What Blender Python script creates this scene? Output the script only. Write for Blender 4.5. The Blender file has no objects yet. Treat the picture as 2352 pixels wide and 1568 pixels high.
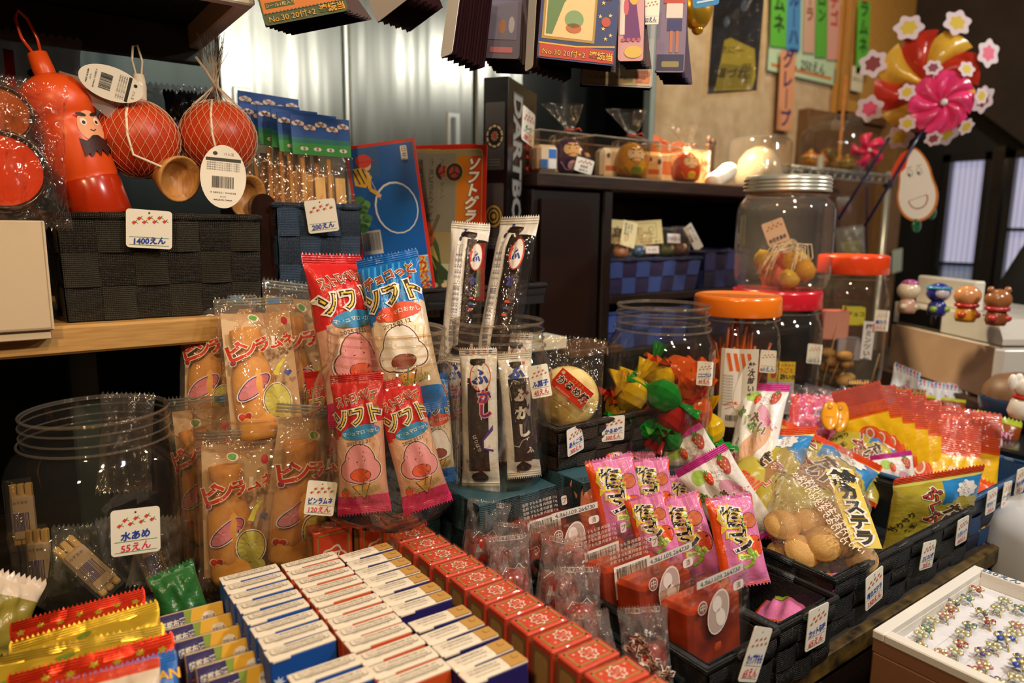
import bpy, math, random
from mathutils import Matrix, Vector
R = math.radians
sc = bpy.context.scene
col = sc.collection
rnd = random.Random(7)

# ------------------------------------------------------------------ camera
F, W, H = 1610.0, 2352, 1568
CAM = Vector((0, 0, .45))
_a, _p, _t = R(54.0), R(9.3), R(.6)
FW = Vector((math.cos(_a) * math.cos(_p), math.sin(_a) * math.cos(_p), -math.sin(_p)))
_r = Vector((math.sin(_a), -math.cos(_a), 0)); _u = _r.cross(FW)
RT = math.cos(_t) * _r + math.sin(_t) * _u
UP = -math.sin(_t) * _r + math.cos(_t) * _u
cd = bpy.data.cameras.new('camera'); cam = bpy.data.objects.new('camera', cd); col.objects.link(cam)
cd.sensor_width = 36; cd.lens = F * 36 / W; cd.clip_start = .02
cam.matrix_world = Matrix(((RT.x, UP.x, -FW.x, 0), (RT.y, UP.y, -FW.y, 0), (RT.z, UP.z, -FW.z, CAM.z), (0, 0, 0, 1)))
cd.dof.use_dof = True; cd.dof.focus_distance = .80; cd.dof.aperture_fstop = 4.0
sc.camera = cam
# ------------------------------------------------------------------ world, exposure, lights
sc.view_settings.view_transform = 'Standard'; sc.view_settings.look = 'None'
sc.view_settings.gamma = 1; sc.view_settings.use_curve_mapping = False
sc.view_settings.exposure = -0.08
w = bpy.data.worlds.new('world'); sc.world = w; w.use_nodes = True
w.node_tree.nodes['Background'].inputs[0].default_value = (.9, .72, .5, 1)
w.node_tree.nodes['Background'].inputs[1].default_value = .022
cy = sc.cycles
cy.max_bounces = 10; cy.diffuse_bounces = 3; cy.glossy_bounces = 3; cy.transmission_bounces = 6
cy.transparent_max_bounces = 40; cy.caustics_reflective = False; cy.caustics_refractive = False
cy.sample_clamp_indirect = 4

def area(name, loc, look, size, watts, rgb, sy=None, spread=None):
    l = bpy.data.lights.new(name, 'AREA'); l.energy = watts; l.color = rgb; l.size = size
    if sy: l.shape = 'RECTANGLE'; l.size_y = sy
    if spread: l.spread = R(spread)
    o = bpy.data.objects.new(name, l); col.objects.link(o); o.location = loc
    o.rotation_euler = (Vector(look) - Vector(loc)).to_track_quat('-Z', 'Y').to_euler()
    return o
WARM, NEUT, COOL = (1, .70, .40), (1, .95, .88), (.93, 1, .95)
area('ceiling_lamp_warm', (-.45, -.25, 1.15), (.2, .75, .15), .10, 8.0, WARM)
area('ceiling_lamp_warm', (.25, -.20, 1.35), (.45, .8, .15), .08, 6.5, (1, .76, .50))
area('ceiling_lamp_white', (1.05, -.40, 1.30), (1.1, .55, .1), .12, 13.0, NEUT)
area('ceiling_lamp_white', (2.55, -.20, 1.50), (1.9, .7, .1), .12, 13.0, NEUT)
for i, (x, y, z) in enumerate(((-.05, .35, 1.25), (.40, .50, 1.30), (.85, .35, 1.35), (1.00, .45, 1.40))):
    area('glint_light', (x, y, z), (x + .1, y + .3, .2), .045, 1.3, WARM if i < 2 else NEUT)  # unseen lights added to give the jars glints
area('shelf_lamp', (1.38, 1.18, .86), (1.38, 1.08, .54), .04, 4.6, (1, .80, .50), spread=84)
area('wall_fill_warm', (2.10, 1.0, 1.85), (2.4, 1.75, 1.0), .10, 11.0, (1, .82, .56))  # added fill with no visible source, brightens the sign wall
area('kitchen_tube', (.33, 1.68, 1.02), (.50, 1.9, .92), .05, .16, COOL, .5)
area('kitchen_tube', (1.35, 1.72, 1.20), (1.36, 1.9, .85), .10, .08, COOL, .05)

# ------------------------------------------------------------------ pixel rays -> places in the room
def ray(x, y): return (FW * F + RT * (x - W / 2) - UP * (y - H / 2)).normalized()
def P(x, y, X=None, Y=None, Z=None, d=None):
    r = ray(x, y)
    if d is not None: return CAM + r * (d / r.dot(FW))
    if Z is not None: return CAM + r * ((Z - CAM.z) / r.z)
    if Y is not None: return CAM + r * (Y / r.y)
    return CAM + r * (X / r.x)
def dep(p): return (p - CAM).dot(FW)
def px(n, p): return n * dep(p) / F          # a length of n pixels at place p, in metres
def frame(p0, p1, rot=0):
    z = (p1 - p0).normalized(); n = CAM - (p0 + p1) / 2
    n = (n - z * n.dot(z)).normalized(); y = -n; x = y.cross(z)
    m = Matrix(((x.x, y.x, z.x, p0.x), (x.y, y.y, z.y, p0.y), (x.z, y.z, z.z, p0.z), (0, 0, 0, 1)))
    return m @ Matrix.Rotation(R(rot), 4, 'Z')
def TR(loc, rz=0, rx=0, ry=0, s=1):
    return Matrix.Translation(loc) @ Matrix.Rotation(R(rz), 4, 'Z') @ Matrix.Rotation(R(rx), 4, 'X') @ Matrix.Rotation(R(ry), 4, 'Y') @ Matrix.Scale(s, 4)

# ------------------------------------------------------------------ materials
def lin(h): 
    c = [int(h[i:i + 2], 16) / 255 for i in (0, 2, 4)]
    return tuple(x / 12.92 if x <= .04045 else ((x + .055) / 1.055) ** 2.4 for x in c) + (1,)
_M = {}
def M(k):
    """'p:hex' paper, 'g:hex' glossy plastic, 'm:hex' metal foil, 'f:hex:haze:bump' clear film, 't:hex:amount' see-through sweet, 'e:hex:power'"""
    if k in _M: return _M[k]
    m = bpy.data.materials.new(k.replace(':', '_')); m.use_nodes = True
    nt = m.node_tree; N = nt.nodes; L = nt.links
    b = N['Principled BSDF']; out = N['Material Output']
    s = k.split(':'); t = s[0]
    if t in SPECIAL: SPECIAL[t](m, nt, N, L, b, out, s); _M[k] = m; return m
    c = lin(s[1]); b.inputs['Base Color'].default_value = c
    if t == 'p': b.inputs['Roughness'].default_value = .55
    elif t == 'g':
        b.inputs['Roughness'].default_value = .22; b.inputs['Coat Weight'].default_value = .3
        b.inputs['Coat Roughness'].default_value = .08
    elif t == 'w': b.inputs['Roughness'].default_value = .8
    elif t == 'm': b.inputs['Metallic'].default_value = .6; b.inputs['Roughness'].default_value = .28
    elif t == 'k':                                       # printed snack film: glossy with crinkles
        b.inputs['Roughness'].default_value = .25
        noise_bump(N, L, b, 55, .35, .006)
    elif t == 'e':
        b.inputs['Emission Color'].default_value = c; b.inputs['Emission Strength'].default_value = float(s[2])
    elif t == 't':
        b.inputs['Roughness'].default_value = .12; b.inputs['Transmission Weight'].default_value = float(s[2])
        b.inputs['IOR'].default_value = 1.25
    elif t == 'c':                                       # crinkled candy foil, half see-through
        b.inputs['Roughness'].default_value = .14; b.inputs['Transmission Weight'].default_value = .35; b.inputs['IOR'].default_value = 1.2
        noise_bump(N, L, b, 45, .4, .01, 1)
    elif t == 'f':
        film(N, L, out, c, float(s[2]), float(s[3]) if len(s) > 3 else 0)
    _M[k] = m
    return m
def noise_bump(N, L, b, scale, strength, dist, detail=3):
    tc = N.new('ShaderNodeTexCoord'); n = N.new('ShaderNodeTexNoise'); n.inputs['Scale'].default_value = scale
    n.inputs['Detail'].default_value = detail
    bp = N.new('ShaderNodeBump'); bp.inputs['Strength'].default_value = strength; bp.inputs['Distance'].default_value = dist
    L.new(tc.outputs['Object'], n.inputs['Vector']); L.new(n.outputs[0], bp.inputs['Height'])
    L.new(bp.outputs[0], b.inputs['Normal'])
    return bp
def film(N, L, out, c, haze, bump):
    tr = N.new('ShaderNodeBsdfTransparent'); tr.inputs[0].default_value = c
    gl = N.new('ShaderNodeBsdfGlossy'); gl.inputs['Roughness'].default_value = .10 if bump else .04
    df = N.new('ShaderNodeBsdfTranslucent'); df.inputs[0].default_value = (.9, .9, .9, 1)
    dd = N.new('ShaderNodeBsdfDiffuse'); dd.inputs[0].default_value = (.85, .85, .85, 1)
    fr = N.new('ShaderNodeFresnel'); ge = N.new('ShaderNodeNewGeometry'); mm = N.new('ShaderNodeMath'); mm.operation = 'MULTIPLY_ADD'
    mm.inputs[1].default_value = 1 / 1.55 - 1.55; mm.inputs[2].default_value = 1.55; L.new(ge.outputs['Backfacing'], mm.inputs[0]); L.new(mm.outputs[0], fr.inputs[0])
    m1 = N.new('ShaderNodeMixShader'); m2 = N.new('ShaderNodeMixShader'); m3 = N.new('ShaderNodeMixShader')
    m3.inputs[0].default_value = .5; L.new(df.outputs[0], m3.inputs[1]); L.new(dd.outputs[0], m3.inputs[2])
    m1.inputs[0].default_value = haze
    L.new(tr.outputs[0], m1.inputs[1]); L.new(m3.outputs[0], m1.inputs[2])
    L.new(fr.outputs[0], m2.inputs[0]); L.new(m1.outputs[0], m2.inputs[1]); L.new(gl.outputs[0], m2.inputs[2])
    L.new(m2.outputs[0], out.inputs['Surface'])
    if bump:
        bp = noise_bump(N, L, gl, 38, bump, .02, 2); L.new(bp.outputs[0], fr.inputs['Normal'])
def s_wood(m, nt, N, L, b, out, s):                      # 'wood:hexA:hexB:axis' grain along the axis
    tc = N.new('ShaderNodeTexCoord'); mp = N.new('ShaderNodeMapping'); n = N.new('ShaderNodeTexNoise'); cr = N.new('ShaderNodeValToRGB')
    sc3 = [60, 60, 60]; sc3['xyz'.index(s[3])] = 4
    mp.inputs['Scale'].default_value = sc3; n.inputs['Detail'].default_value = 4
    cr.color_ramp.elements[0].color = lin(s[1]); cr.color_ramp.elements[1].color = lin(s[2])
    cr.color_ramp.elements[0].position = .35; cr.color_ramp.elements[1].position = .65
    L.new(tc.outputs['Object'], mp.inputs[0]); L.new(mp.outputs[0], n.inputs['Vector']); L.new(n.outputs[0], cr.inputs[0])
    L.new(cr.outputs[0], b.inputs['Base Color']); b.inputs['Roughness'].default_value = float(s[4]) if len(s) > 4 else .45
def s_mottle(m, nt, N, L, b, out, s):                    # 'mot:hexA:hexB:scale:rough:bump'
    tc = N.new('ShaderNodeTexCoord'); n = N.new('ShaderNodeTexNoise'); cr = N.new('ShaderNodeValToRGB')
    n.inputs['Scale'].default_value = float(s[3]); n.inputs['Detail'].default_value = 5
    cr.color_ramp.elements[0].color = lin(s[1]); cr.color_ramp.elements[1].color = lin(s[2])
    cr.color_ramp.elements[0].position = .35; cr.color_ramp.elements[1].position = .65
    L.new(tc.outputs['Object'], n.inputs['Vector']); L.new(n.outputs[0], cr.inputs[0]); L.new(cr.outputs[0], b.inputs['Base Color'])
    b.inputs['Roughness'].default_value = float(s[4])
    if float(s[5]) > 0:
        bp = N.new('ShaderNodeBump'); bp.inputs['Strength'].default_value = float(s[5]); bp.inputs['Distance'].default_value = .004
        L.new(n.outputs[0], bp.inputs['Height']); L.new(bp.outputs[0], b.inputs['Normal'])
def s_strap(m, nt, N, L, b, out, s):                     # 'strap:hex:axis' ribbed woven tape
    tc = N.new('ShaderNodeTexCoord'); mp = N.new('ShaderNodeMapping'); wv = N.new('ShaderNodeTexWave'); w2 = N.new('ShaderNodeTexWave')
    wv.wave_type = 'BANDS'; wv.bands_direction = 'X' if s[2] == 'h' else 'Z'; w2.bands_direction = 'Z' if s[2] == 'h' else 'X'
    wv.inputs['Scale'].default_value = 170; w2.inputs['Scale'].default_value = 140
    wv.inputs['Distortion'].default_value = 2.2; wv.inputs['Detail Scale'].default_value = 3; w2.inputs['Distortion'].default_value = 1.0
    mul = N.new('ShaderNodeMath'); mul.operation = 'MULTIPLY'
    L.new(tc.outputs['Object'], wv.inputs[0]); L.new(tc.outputs['Object'], w2.inputs[0])
    L.new(wv.outputs['Fac'], mul.inputs[0]); L.new(w2.outputs['Fac'], mul.inputs[1])
    bp = N.new('ShaderNodeBump'); bp.inputs['Strength'].default_value = .8; bp.inputs['Distance'].default_value = .0016
    L.new(mul.outputs[0], bp.inputs['Height']); L.new(bp.outputs[0], b.inputs['Normal'])
    b.inputs['Base Color'].default_value = lin(s[1]); b.inputs['Roughness'].default_value = .38
def s_steel(m, nt, N, L, b, out, s):                     # 'steel:hex:rough' brushed upright
    b.inputs['Base Color'].default_value = lin(s[1]); b.inputs['Metallic'].default_value = 1; b.inputs['Roughness'].default_value = float(s[2])
    b.inputs['Anisotropic'].default_value = .6
    tc = N.new('ShaderNodeTexCoord'); mp = N.new('ShaderNodeMapping'); n = N.new('ShaderNodeTexNoise')
    mp.inputs['Scale'].default_value = (7, 7, .3); n.inputs['Scale'].default_value = 1.5
    bp = N.new('ShaderNodeBump'); bp.inputs['Strength'].default_value = .25; bp.inputs['Distance'].default_value = .03
    L.new(tc.outputs['Object'], mp.inputs[0]); L.new(mp.outputs[0], n.inputs['Vector']); L.new(n.outputs[0], bp.inputs['Height']); L.new(bp.outputs[0], b.inputs['Normal'])
def s_net(m, nt, N, L, b, out, s):                       # 'frost:hex' frosted plastic
    b.inputs['Base Color'].default_value = lin(s[1]); b.inputs['Roughness'].default_value = .5
    b.inputs['Subsurface Weight'].default_value = .3; b.inputs['Subsurface Radius'].default_value = (.02, .02, .015)
def s_pane(m, nt, N, L, b, out, s):                      # 'pane:hexA:hexB' daylit ribbed frosted pane
    tc = N.new('ShaderNodeTexCoord'); wv = N.new('ShaderNodeTexWave'); cr = N.new('ShaderNodeValToRGB')
    wv.bands_direction = 'Y'; wv.inputs['Scale'].default_value = 14; wv.inputs['Distortion'].default_value = .4
    cr.color_ramp.elements[0].color = lin(s[1]); cr.color_ramp.elements[1].color = lin(s[2])
    L.new(tc.outputs['Object'], wv.inputs[0]); L.new(wv.outputs['Fac'], cr.inputs[0])
    L.new(cr.outputs[0], b.inputs['Emission Color']); b.inputs['Emission Strength'].default_value = float(s[3])
    b.inputs['Base Color'].default_value = (.3, .3, .3, 1)
SPECIAL = {'wood': s_wood, 'mot': s_mottle, 'strap': s_strap, 'steel': s_steel, 'frost': s_net, 'pane': s_pane}

# ------------------------------------------------------------------ mesh builder
_G = {}
def glyphs(body, bold=0.0):
    k = (body, bold)
    if k in _G: return _G[k]
    cu = bpy.data.curves.new('t', 'FONT'); cu.body = body; cu.size = 1; cu.resolution_u = 2
    cu.align_x = 'CENTER'; cu.align_y = 'CENTER'; cu.offset = bold
    o = bpy.data.objects.new('t', cu); col.objects.link(o)
    me = o.evaluated_get(bpy.context.evaluated_depsgraph_get()).to_mesh()
    me.calc_loop_triangles()
    v = [(p.co.x, p.co.y - .08) for p in me.vertices]; tr = [tuple(t.vertices) for t in me.loop_triangles]
    wd = (max(p[0] for p in v) - min(p[0] for p in v)) if v else 1
    bpy.data.objects.remove(o); bpy.data.curves.remove(cu)
    _G[k] = (v, tr, wd)
    return _G[k]
class MB:
    def __init__(s): s.v, s.f, s.m, s.s, s.mats, s.T = [], [], [], [], [], Matrix()
    def mi(s, k):
        if k not in s.mats: s.mats.append(k)
        return s.mats.index(k)
    def add(s, vs, fs, k, smooth=False):
        n = len(s.v); T = s.T
        s.v += [tuple(T @ Vector(p)) for p in vs]; i = s.mi(k)
        for f in fs: s.f.append(tuple(n + q for q in f)); s.m.append(i); s.s.append(smooth)
    def at(s, T): s.T = T; return s
    def box(s, x0, y0, z0, x1, y1, z1, k, b=.0012):
        cx, cy_, cz = (x0 + x1) / 2, (y0 + y1) / 2, (z0 + z1) / 2
        h = (abs(x1 - x0) / 2, abs(y1 - y0) / 2, abs(z1 - z0) / 2); b = min(b, min(h) * .6)
        vs = []; ix = {}
        for sx in (-1, 1):
            for sy in (-1, 1):
                for sz in (-1, 1):
                    for a in range(3):
                        p = [h[0] - b, h[1] - b, h[2] - b]; p[a] = h[a]
                        ix[sx, sy, sz, a] = len(vs); vs.append((cx + sx * p[0], cy_ + sy * p[1], cz + sz * p[2]))
        fs = []
        for a in range(3):
            o = [q for q in range(3) if q != a]
            for sg in (-1, 1):
                q = []
                for i, j in ((-1, -1), (1, -1), (1, 1), (-1, 1)):
                    c = [0, 0, 0]; c[a] = sg; c[o[0]] = i; c[o[1]] = j; q.append(ix[tuple(c) + (a,)])
                fs.append(q if (sg > 0) == (a != 1) else q[::-1])
        for a in range(3):                                # bevel strips along axis a
            o = [q for q in range(3) if q != a]
            for i in (-1, 1):
                for j in (-1, 1):
                    c0 = [0, 0, 0]; c0[o[0]] = i; c0[o[1]] = j; c1 = list(c0); c0[a] = -1; c1[a] = 1
                    q = [ix[tuple(c0) + (o[0],)], ix[tuple(c1) + (o[0],)], ix[tuple(c1) + (o[1],)], ix[tuple(c0) + (o[1],)]]
                    fs.append(q if (i * j > 0) == (a == 1) else q[::-1])
        for sx in (-1, 1):
            for sy in (-1, 1):
                for sz in (-1, 1):
                    q = [ix[sx, sy, sz, a] for a in range(3)]; fs.append(q if sx * sy * sz > 0 else q[::-1])
        s.add(vs, fs, k)
    def lathe(s, prof, k, n=32, e=None, smooth=True, sx=1, sy=1):
        """prof [(r, z)], e = superellipse exponent (number or list per ring)"""
        vs, fs = [], []
        for i, (r, z) in enumerate(prof):
            ee = e[i] if isinstance(e, (list, tuple)) else (e or 2)
            for j in range(n):
                a = 2 * math.pi * j / n; c, d = math.cos(a), math.sin(a)
                q = (abs(c) ** ee + abs(d) ** ee) ** (-1 / ee) if ee != 2 else 1
                vs.append((r * q * c * sx, r * q * d * sy, z))
        for i in range(len(prof) - 1):
            for j in range(n):
                a, b = i * n + j, i * n + (j + 1) % n
                fs.append((a, b, b + n, a + n))
        s.add(vs, fs, k, smooth)
    def ball(s, c, rx, ry, rz, k, n=16, m=10):
        T = s.T; s.T = T @ Matrix.Translation(c)
        s.lathe([(max(1e-5, math.sin(math.pi * i / m)) * rx, -math.cos(math.pi * i / m) * rz) for i in range(m + 1)], k, n, sy=ry / rx); s.T = T
    def tube(s, path, r, k, n=8, closed=False, cap=True):
        pts = [Vector(p) for p in path]; m = len(pts); vs = []; fs = []
        prev = None
        for i, p in enumerate(pts):
            if closed: t = pts[(i + 1) % m] - pts[i - 1]
            else: t = pts[min(i + 1, m - 1)] - pts[max(i - 1, 0)]
            t.normalize()
            a = prev if prev else (Vector((0, 0, 1)) if abs(t.z) < .9 else Vector((1, 0, 0)))
            a = (a - t * a.dot(t)).normalized(); prev = a; b = t.cross(a)
            rr = r[i] if isinstance(r, (list, tuple)) else r
            vs += [tuple(p + (a * math.cos(2 * math.pi * j / n) + b * math.sin(2 * math.pi * j / n)) * rr) for j in range(n)]
        for i in range(m if closed else m - 1):
            for j in range(n):
                o, q = i * n, ((i + 1) % m) * n
                fs.append((o + j, o + (j + 1) % n, q + (j + 1) % n, q + j))
        if cap and not closed: fs += [tuple(range(n))[::-1], tuple(range((m - 1) * n, m * n))]
        s.add(vs, fs, k, True)
    def ring(s, R0, z, r, k, n=36, m=6, sx=1, sy=1, c=(0, 0)):
        s.tube([(c[0] + R0 * sx * math.cos(2 * math.pi * i / n), c[1] + R0 * sy * math.sin(2 * math.pi * i / n), z) for i in range(n)], r, k, m, True)
    def prism(s, pts, y0, y1, k, k2=None):                # outline in x,z given thickness along y
        n = len(pts); cx = sum(p[0] for p in pts) / n; cz = sum(p[1] for p in pts) / n
        vs = [(p[0], y0, p[1]) for p in pts] + [(p[0], y1, p[1]) for p in pts] + [(cx, y0, cz), (cx, y1, cz)]
        fs = [(i, (i + 1) % n, 2 * n) for i in range(n)] + [((i + 1) % n + n, i + n, 2 * n + 1) for i in range(n)]
        s.add(vs, fs, k); s.add(vs, [(i + n, (i + 1) % n + n, (i + 1) % n, i) for i in range(n)], k2 or k)
    def grid(s, fn, nu, nv, k, smooth=True, kf=None):
        vs = [fn(i / nu, j / nv) for j in range(nv + 1) for i in range(nu + 1)]
        if kf is None:
            s.add(vs, [(j * (nu + 1) + i, j * (nu + 1) + i + 1, (j + 1) * (nu + 1) + i + 1, (j + 1) * (nu + 1) + i) for j in range(nv) for i in range(nu)], k, smooth)
        else:
            n = len(s.v); s.v += [tuple(s.T @ Vector(p)) for p in vs]
            for j in range(nv):
                for i in range(nu):
                    s.f.append(tuple(n + q for q in (j * (nu + 1) + i, j * (nu + 1) + i + 1, (j + 1) * (nu + 1) + i + 1, (j + 1) * (nu + 1) + i)))
                    s.m.append(s.mi(kf((i + .5) / nu, (j + .5) / nv))); s.s.append(smooth)
    def obj(s, name, parent=None, mw=None, label=None, cat=None, group=None, kind=None):
        me = bpy.data.meshes.new(name); me.from_pydata(s.v, [], s.f)
        for k in s.mats: me.materials.append(M(k))
        me.polygons.foreach_set('material_index', s.m); me.polygons.foreach_set('use_smooth', s.s); me.update()
        o = bpy.data.objects.new(name, me); col.objects.link(o)
        if parent: o.parent = parent
        if mw is not None: o.matrix_world = mw
        return tag(o, label, cat, group, kind)
def tag(o, label=None, cat=None, group=None, kind=None):
    for k, v in (('label', label), ('category', cat), ('group', group), ('kind', kind)):
        if v: o[k] = v
    return o
def empty(name, mw, label, cat, group=None):
    o = bpy.data.objects.new(name, None); col.objects.link(o); o.matrix_world = mw; o.empty_display_size = .01
    return tag(o, label, cat, group)
def dup(root, mw, label=None, group=None):                # a copy of a thing, its parts and their sub-parts
    r = root.copy(); col.objects.link(r); r.matrix_world = mw
    if label: r['label'] = label
    if group: r['group'] = group
    for c in root.children:
        q = c.copy(); col.objects.link(q); q.parent = r
        for g in c.children:
            h = g.copy(); col.objects.link(h); h.parent = q
    return r
ORD = 'first second third fourth fifth sixth seventh eighth ninth tenth eleventh twelfth thirteenth fourteenth fifteenth sixteenth'.split()
def struct(name, mb, mw=None): return mb.obj(name, mw=mw, kind='structure')
# ------------------------------------------------------------------ printing on surfaces
class Pr:
    """prints flat shapes and lettering on a surface given as fn(x, y, off) -> point"""
    def __init__(s, mb, fn=None, maxlen=None): s.mb, s.fn, s.ml = mb, fn or (lambda x, y, o: (x, -o, y)), maxlen
    def tris(s, v, tr, k, lv):
        off = .00035 + .00018 * lv
        if s.ml:
            v = list(v); out = []; st = list(tr); L2 = s.ml ** 2
            while st:
                a, b, c = st.pop(); e = []
                for p, q in ((a, b), (b, c), (c, a)): e.append((v[p][0] - v[q][0]) ** 2 + (v[p][1] - v[q][1]) ** 2)
                m = max(e)
                if m <= L2 or len(v) > 6000: out.append((a, b, c)); continue
                i = e.index(m); p, q, r_ = ((a, b, c), (b, c, a), (c, a, b))[i]
                v.append(((v[p][0] + v[q][0]) / 2, (v[p][1] + v[q][1]) / 2)); n = len(v) - 1
                st += [(p, n, r_), (n, q, r_)]
            tr = out
        s.mb.add([s.fn(x, y, off) for x, y in v], tr, k)
    def shape(s, pts, k, lv=0):
        n = len(pts); c = (sum(p[0] for p in pts) / n, sum(p[1] for p in pts) / n)
        s.tris(list(pts) + [c], [(i, (i + 1) % n, n) for i in range(n)], k, lv)
    def rect(s, x0, y0, x1, y1, k, lv=0): s.tris([(x0, y0), (x1, y0), (x1, y1), (x0, y1)], [(0, 1, 2), (0, 2, 3)], k, lv)
    def ell(s, x, y, rx, ry, k, lv=0, rot=0, n=20):
        c, d = math.cos(R(rot)), math.sin(R(rot))
        s.shape([(x + rx * math.cos(a) * c - ry * math.sin(a) * d, y + rx * math.cos(a) * d + ry * math.sin(a) * c) for a in (2 * math.pi * i / n for i in range(n))], k, lv)
    def star(s, x, y, r, k, lv=0, n=5, q=.42, rot=90):
        s.shape([(x + (r if i % 2 == 0 else r * q) * math.cos(R(rot + 180 * i / n)), y + (r if i % 2 == 0 else r * q) * math.sin(R(rot + 180 * i / n))) for i in range(2 * n)], k, lv)
    def flower(s, x, y, r, k, lv=0, n=6, d=.16):
        s.shape([(x + r * (1 - d + d * math.cos(n * a)) * math.cos(a), y + r * (1 - d + d * math.cos(n * a)) * math.sin(a)) for a in (2 * math.pi * i / (6 * n) + math.pi / 2 for i in range(6 * n))], k, lv)
    def rrect(s, x0, y0, x1, y1, r, k, lv=0):
        pts = []
        for cx, cy_, a0 in ((x1 - r, y1 - r, 0), (x0 + r, y1 - r, 90), (x0 + r, y0 + r, 180), (x1 - r, y0 + r, 270)):
            pts += [(cx + r * math.cos(R(a0 + q * 22.5)), cy_ + r * math.sin(R(a0 + q * 22.5))) for q in range(5)]
        s.shape(pts, k, lv)
    def line(s, pts, w, k, lv=0):
        for (x0, y0), (x1, y1) in zip(pts, pts[1:]):
            dx, dy = x1 - x0, y1 - y0; l = math.hypot(dx, dy) or 1; nx, ny = -dy / l * w / 2, dx / l * w / 2
            s.tris([(x0 + nx, y0 + ny), (x0 - nx, y0 - ny), (x1 - nx, y1 - ny), (x1 + nx, y1 + ny)], [(0, 1, 2), (0, 2, 3)], k, lv)
    def frame(s, x0, y0, x1, y1, w, k, lv=0): s.line([(x0, y0), (x1, y0), (x1, y1), (x0, y1), (x0, y0)], w, k, lv)
    def text(s, t, x, y, size, k, lv=0, rot=0, sx=1, bold=0, fit=None, up=False, skew=0):
        if up:                                            # set upright, one sign under the other
            for i, ch in enumerate(t): s.text('｜' if ch == 'ー' else ch, x, y - i * size * 1.02, size, k, lv, rot, sx, bold)
            return
        v, tr, wd = glyphs(t, bold)
        if fit: sx = fit / (wd * size)
        c, d = math.cos(R(rot)), math.sin(R(rot))
        q = [((a + skew * b) * size * sx, b * size) for a, b in v]
        s.tris([(x + a * c - b * d, y + a * d + b * c) for a, b in q], tr, k, lv)
    def otext(s, t, x, y, size, ks, lv=0, ws=(.10, .05, 0), **kw):   # outlined lettering: ks from the outer outline in
        for i, (k, w_) in enumerate(zip(ks, ws[-len(ks):])): s.text(t, x, y, size, k, lv + i, bold=w_, **kw)
    def bars(s, x0, y0, x1, y1, k='p:1a1a1a', lv=1, n=22, bg='p:f2efe8'):
        if bg: s.rect(x0, y0, x1, y1, bg, lv - 1)
        g = random.Random(5); x = x0 + (x1 - x0) * .07; e = x1 - (x1 - x0) * .07; st = (e - x) / n
        for i in range(n): s.rect(x + i * st, y0 + (y1 - y0) * .16, x + i * st + st * g.choice((.3, .5, .7)), y1 - (y1 - y0) * .08, k, lv)
# ================================================================== the room
WD = 'wood:1a1009:2a1a10:x:.5'
mb = MB(); mb.box(-3, -3, -.84, 6, 4, -.80, 'mot:3a352f:2a2622:6:.6:.1'); struct('floor', mb)
mb = MB(); mb.box(-3, -3, 2.3, 6, 4, 2.35, 'mot:1d1712:150f0b:5:.8:0'); struct('ceiling', mb)
mb = MB(); mb.box(1.871, 1.75, -.8, 3.62, 1.80, 2.3, 'mot:c9b08c:b89c76:22:.75:.25'); struct('wall_back', mb)
mb = MB(); mb.box(-3, 2.62, -.8, 6, 2.68, 2.3, 'mot:15181a:0d0f10:5:.6:0'); struct('wall_kitchen', mb)
mb = MB(); mb.box(-3.05, -3, -.8, -3, 4, 2.3, 'mot:4a3c2c:3c3022:5:.7:0'); struct('wall_left', mb)
mb = MB(); mb.box(-3, -3.05, -.8, 6, -3, 2.3, 'mot:54432f:443524:5:.7:0'); struct('wall_front', mb)
# end wall with two daylit ribbed panes in black frames
mb = MB(); K = 'mot:14110f:0c0a09:8:.6:.1'
XW = 3.62
mb.box(XW, -3, -.8, XW + .06, .35, 2.3, K); mb.box(XW, 1.545, -.8, XW + .06, 1.80, 2.3, K)
mb.box(XW, .35, .80, XW + .06, 1.545, 2.3, K); mb.box(XW, .35, -.8, XW + .06, 1.545, -.30, K)
struct('wall_end', mb)
def window(name, ya, yb, bars):
    mb = MB(); t = .035
    mb.box(XW - .03, ya, -.3, XW + .02, ya + t, .80, 'g:17181a'); mb.box(XW - .03, yb - t, -.3, XW + .02, yb, .80, 'g:17181a')
    mb.box(XW - .03, ya, .765, XW + .02, yb, .80, 'g:17181a'); mb.box(XW - .03, ya, -.3, XW + .02, yb, -.26, 'g:17181a')
    for z in bars: mb.box(XW - .02, ya + t, z - .008, XW + .01, yb - t, z + .008, 'g:1b1d20')
    if len(bars) > 1: mb.box(XW - .02, (ya + yb) / 2 - .008, -.26, XW + .01, (ya + yb) / 2 + .008, .765, 'g:1b1d20')
    o = struct(name, mb)
    m2 = MB(); m2.box(XW + .01, ya + t, -.26, XW + .016, yb - t, .765, 'pane:a9a6cf:dcd9f2:.62'); p = m2.obj('pane', o)
    if len(bars) < 2:
        m3 = MB(); m3.box(XW + .004, ya + t, -.26, XW + .009, yb - t, .30, 'pane:5f6c8a:8592ad:.5'); m3.obj('lower_pane', o)
    return o
window('window_1', 1.335, 1.545, [.30]); window('window_2', .88, 1.285, [.46, .08])
mb = MB(); mb.box(XW - .05, 1.285, -.3, XW + .05, 1.335, .82, 'g:121113'); struct('window_post', mb)
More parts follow.
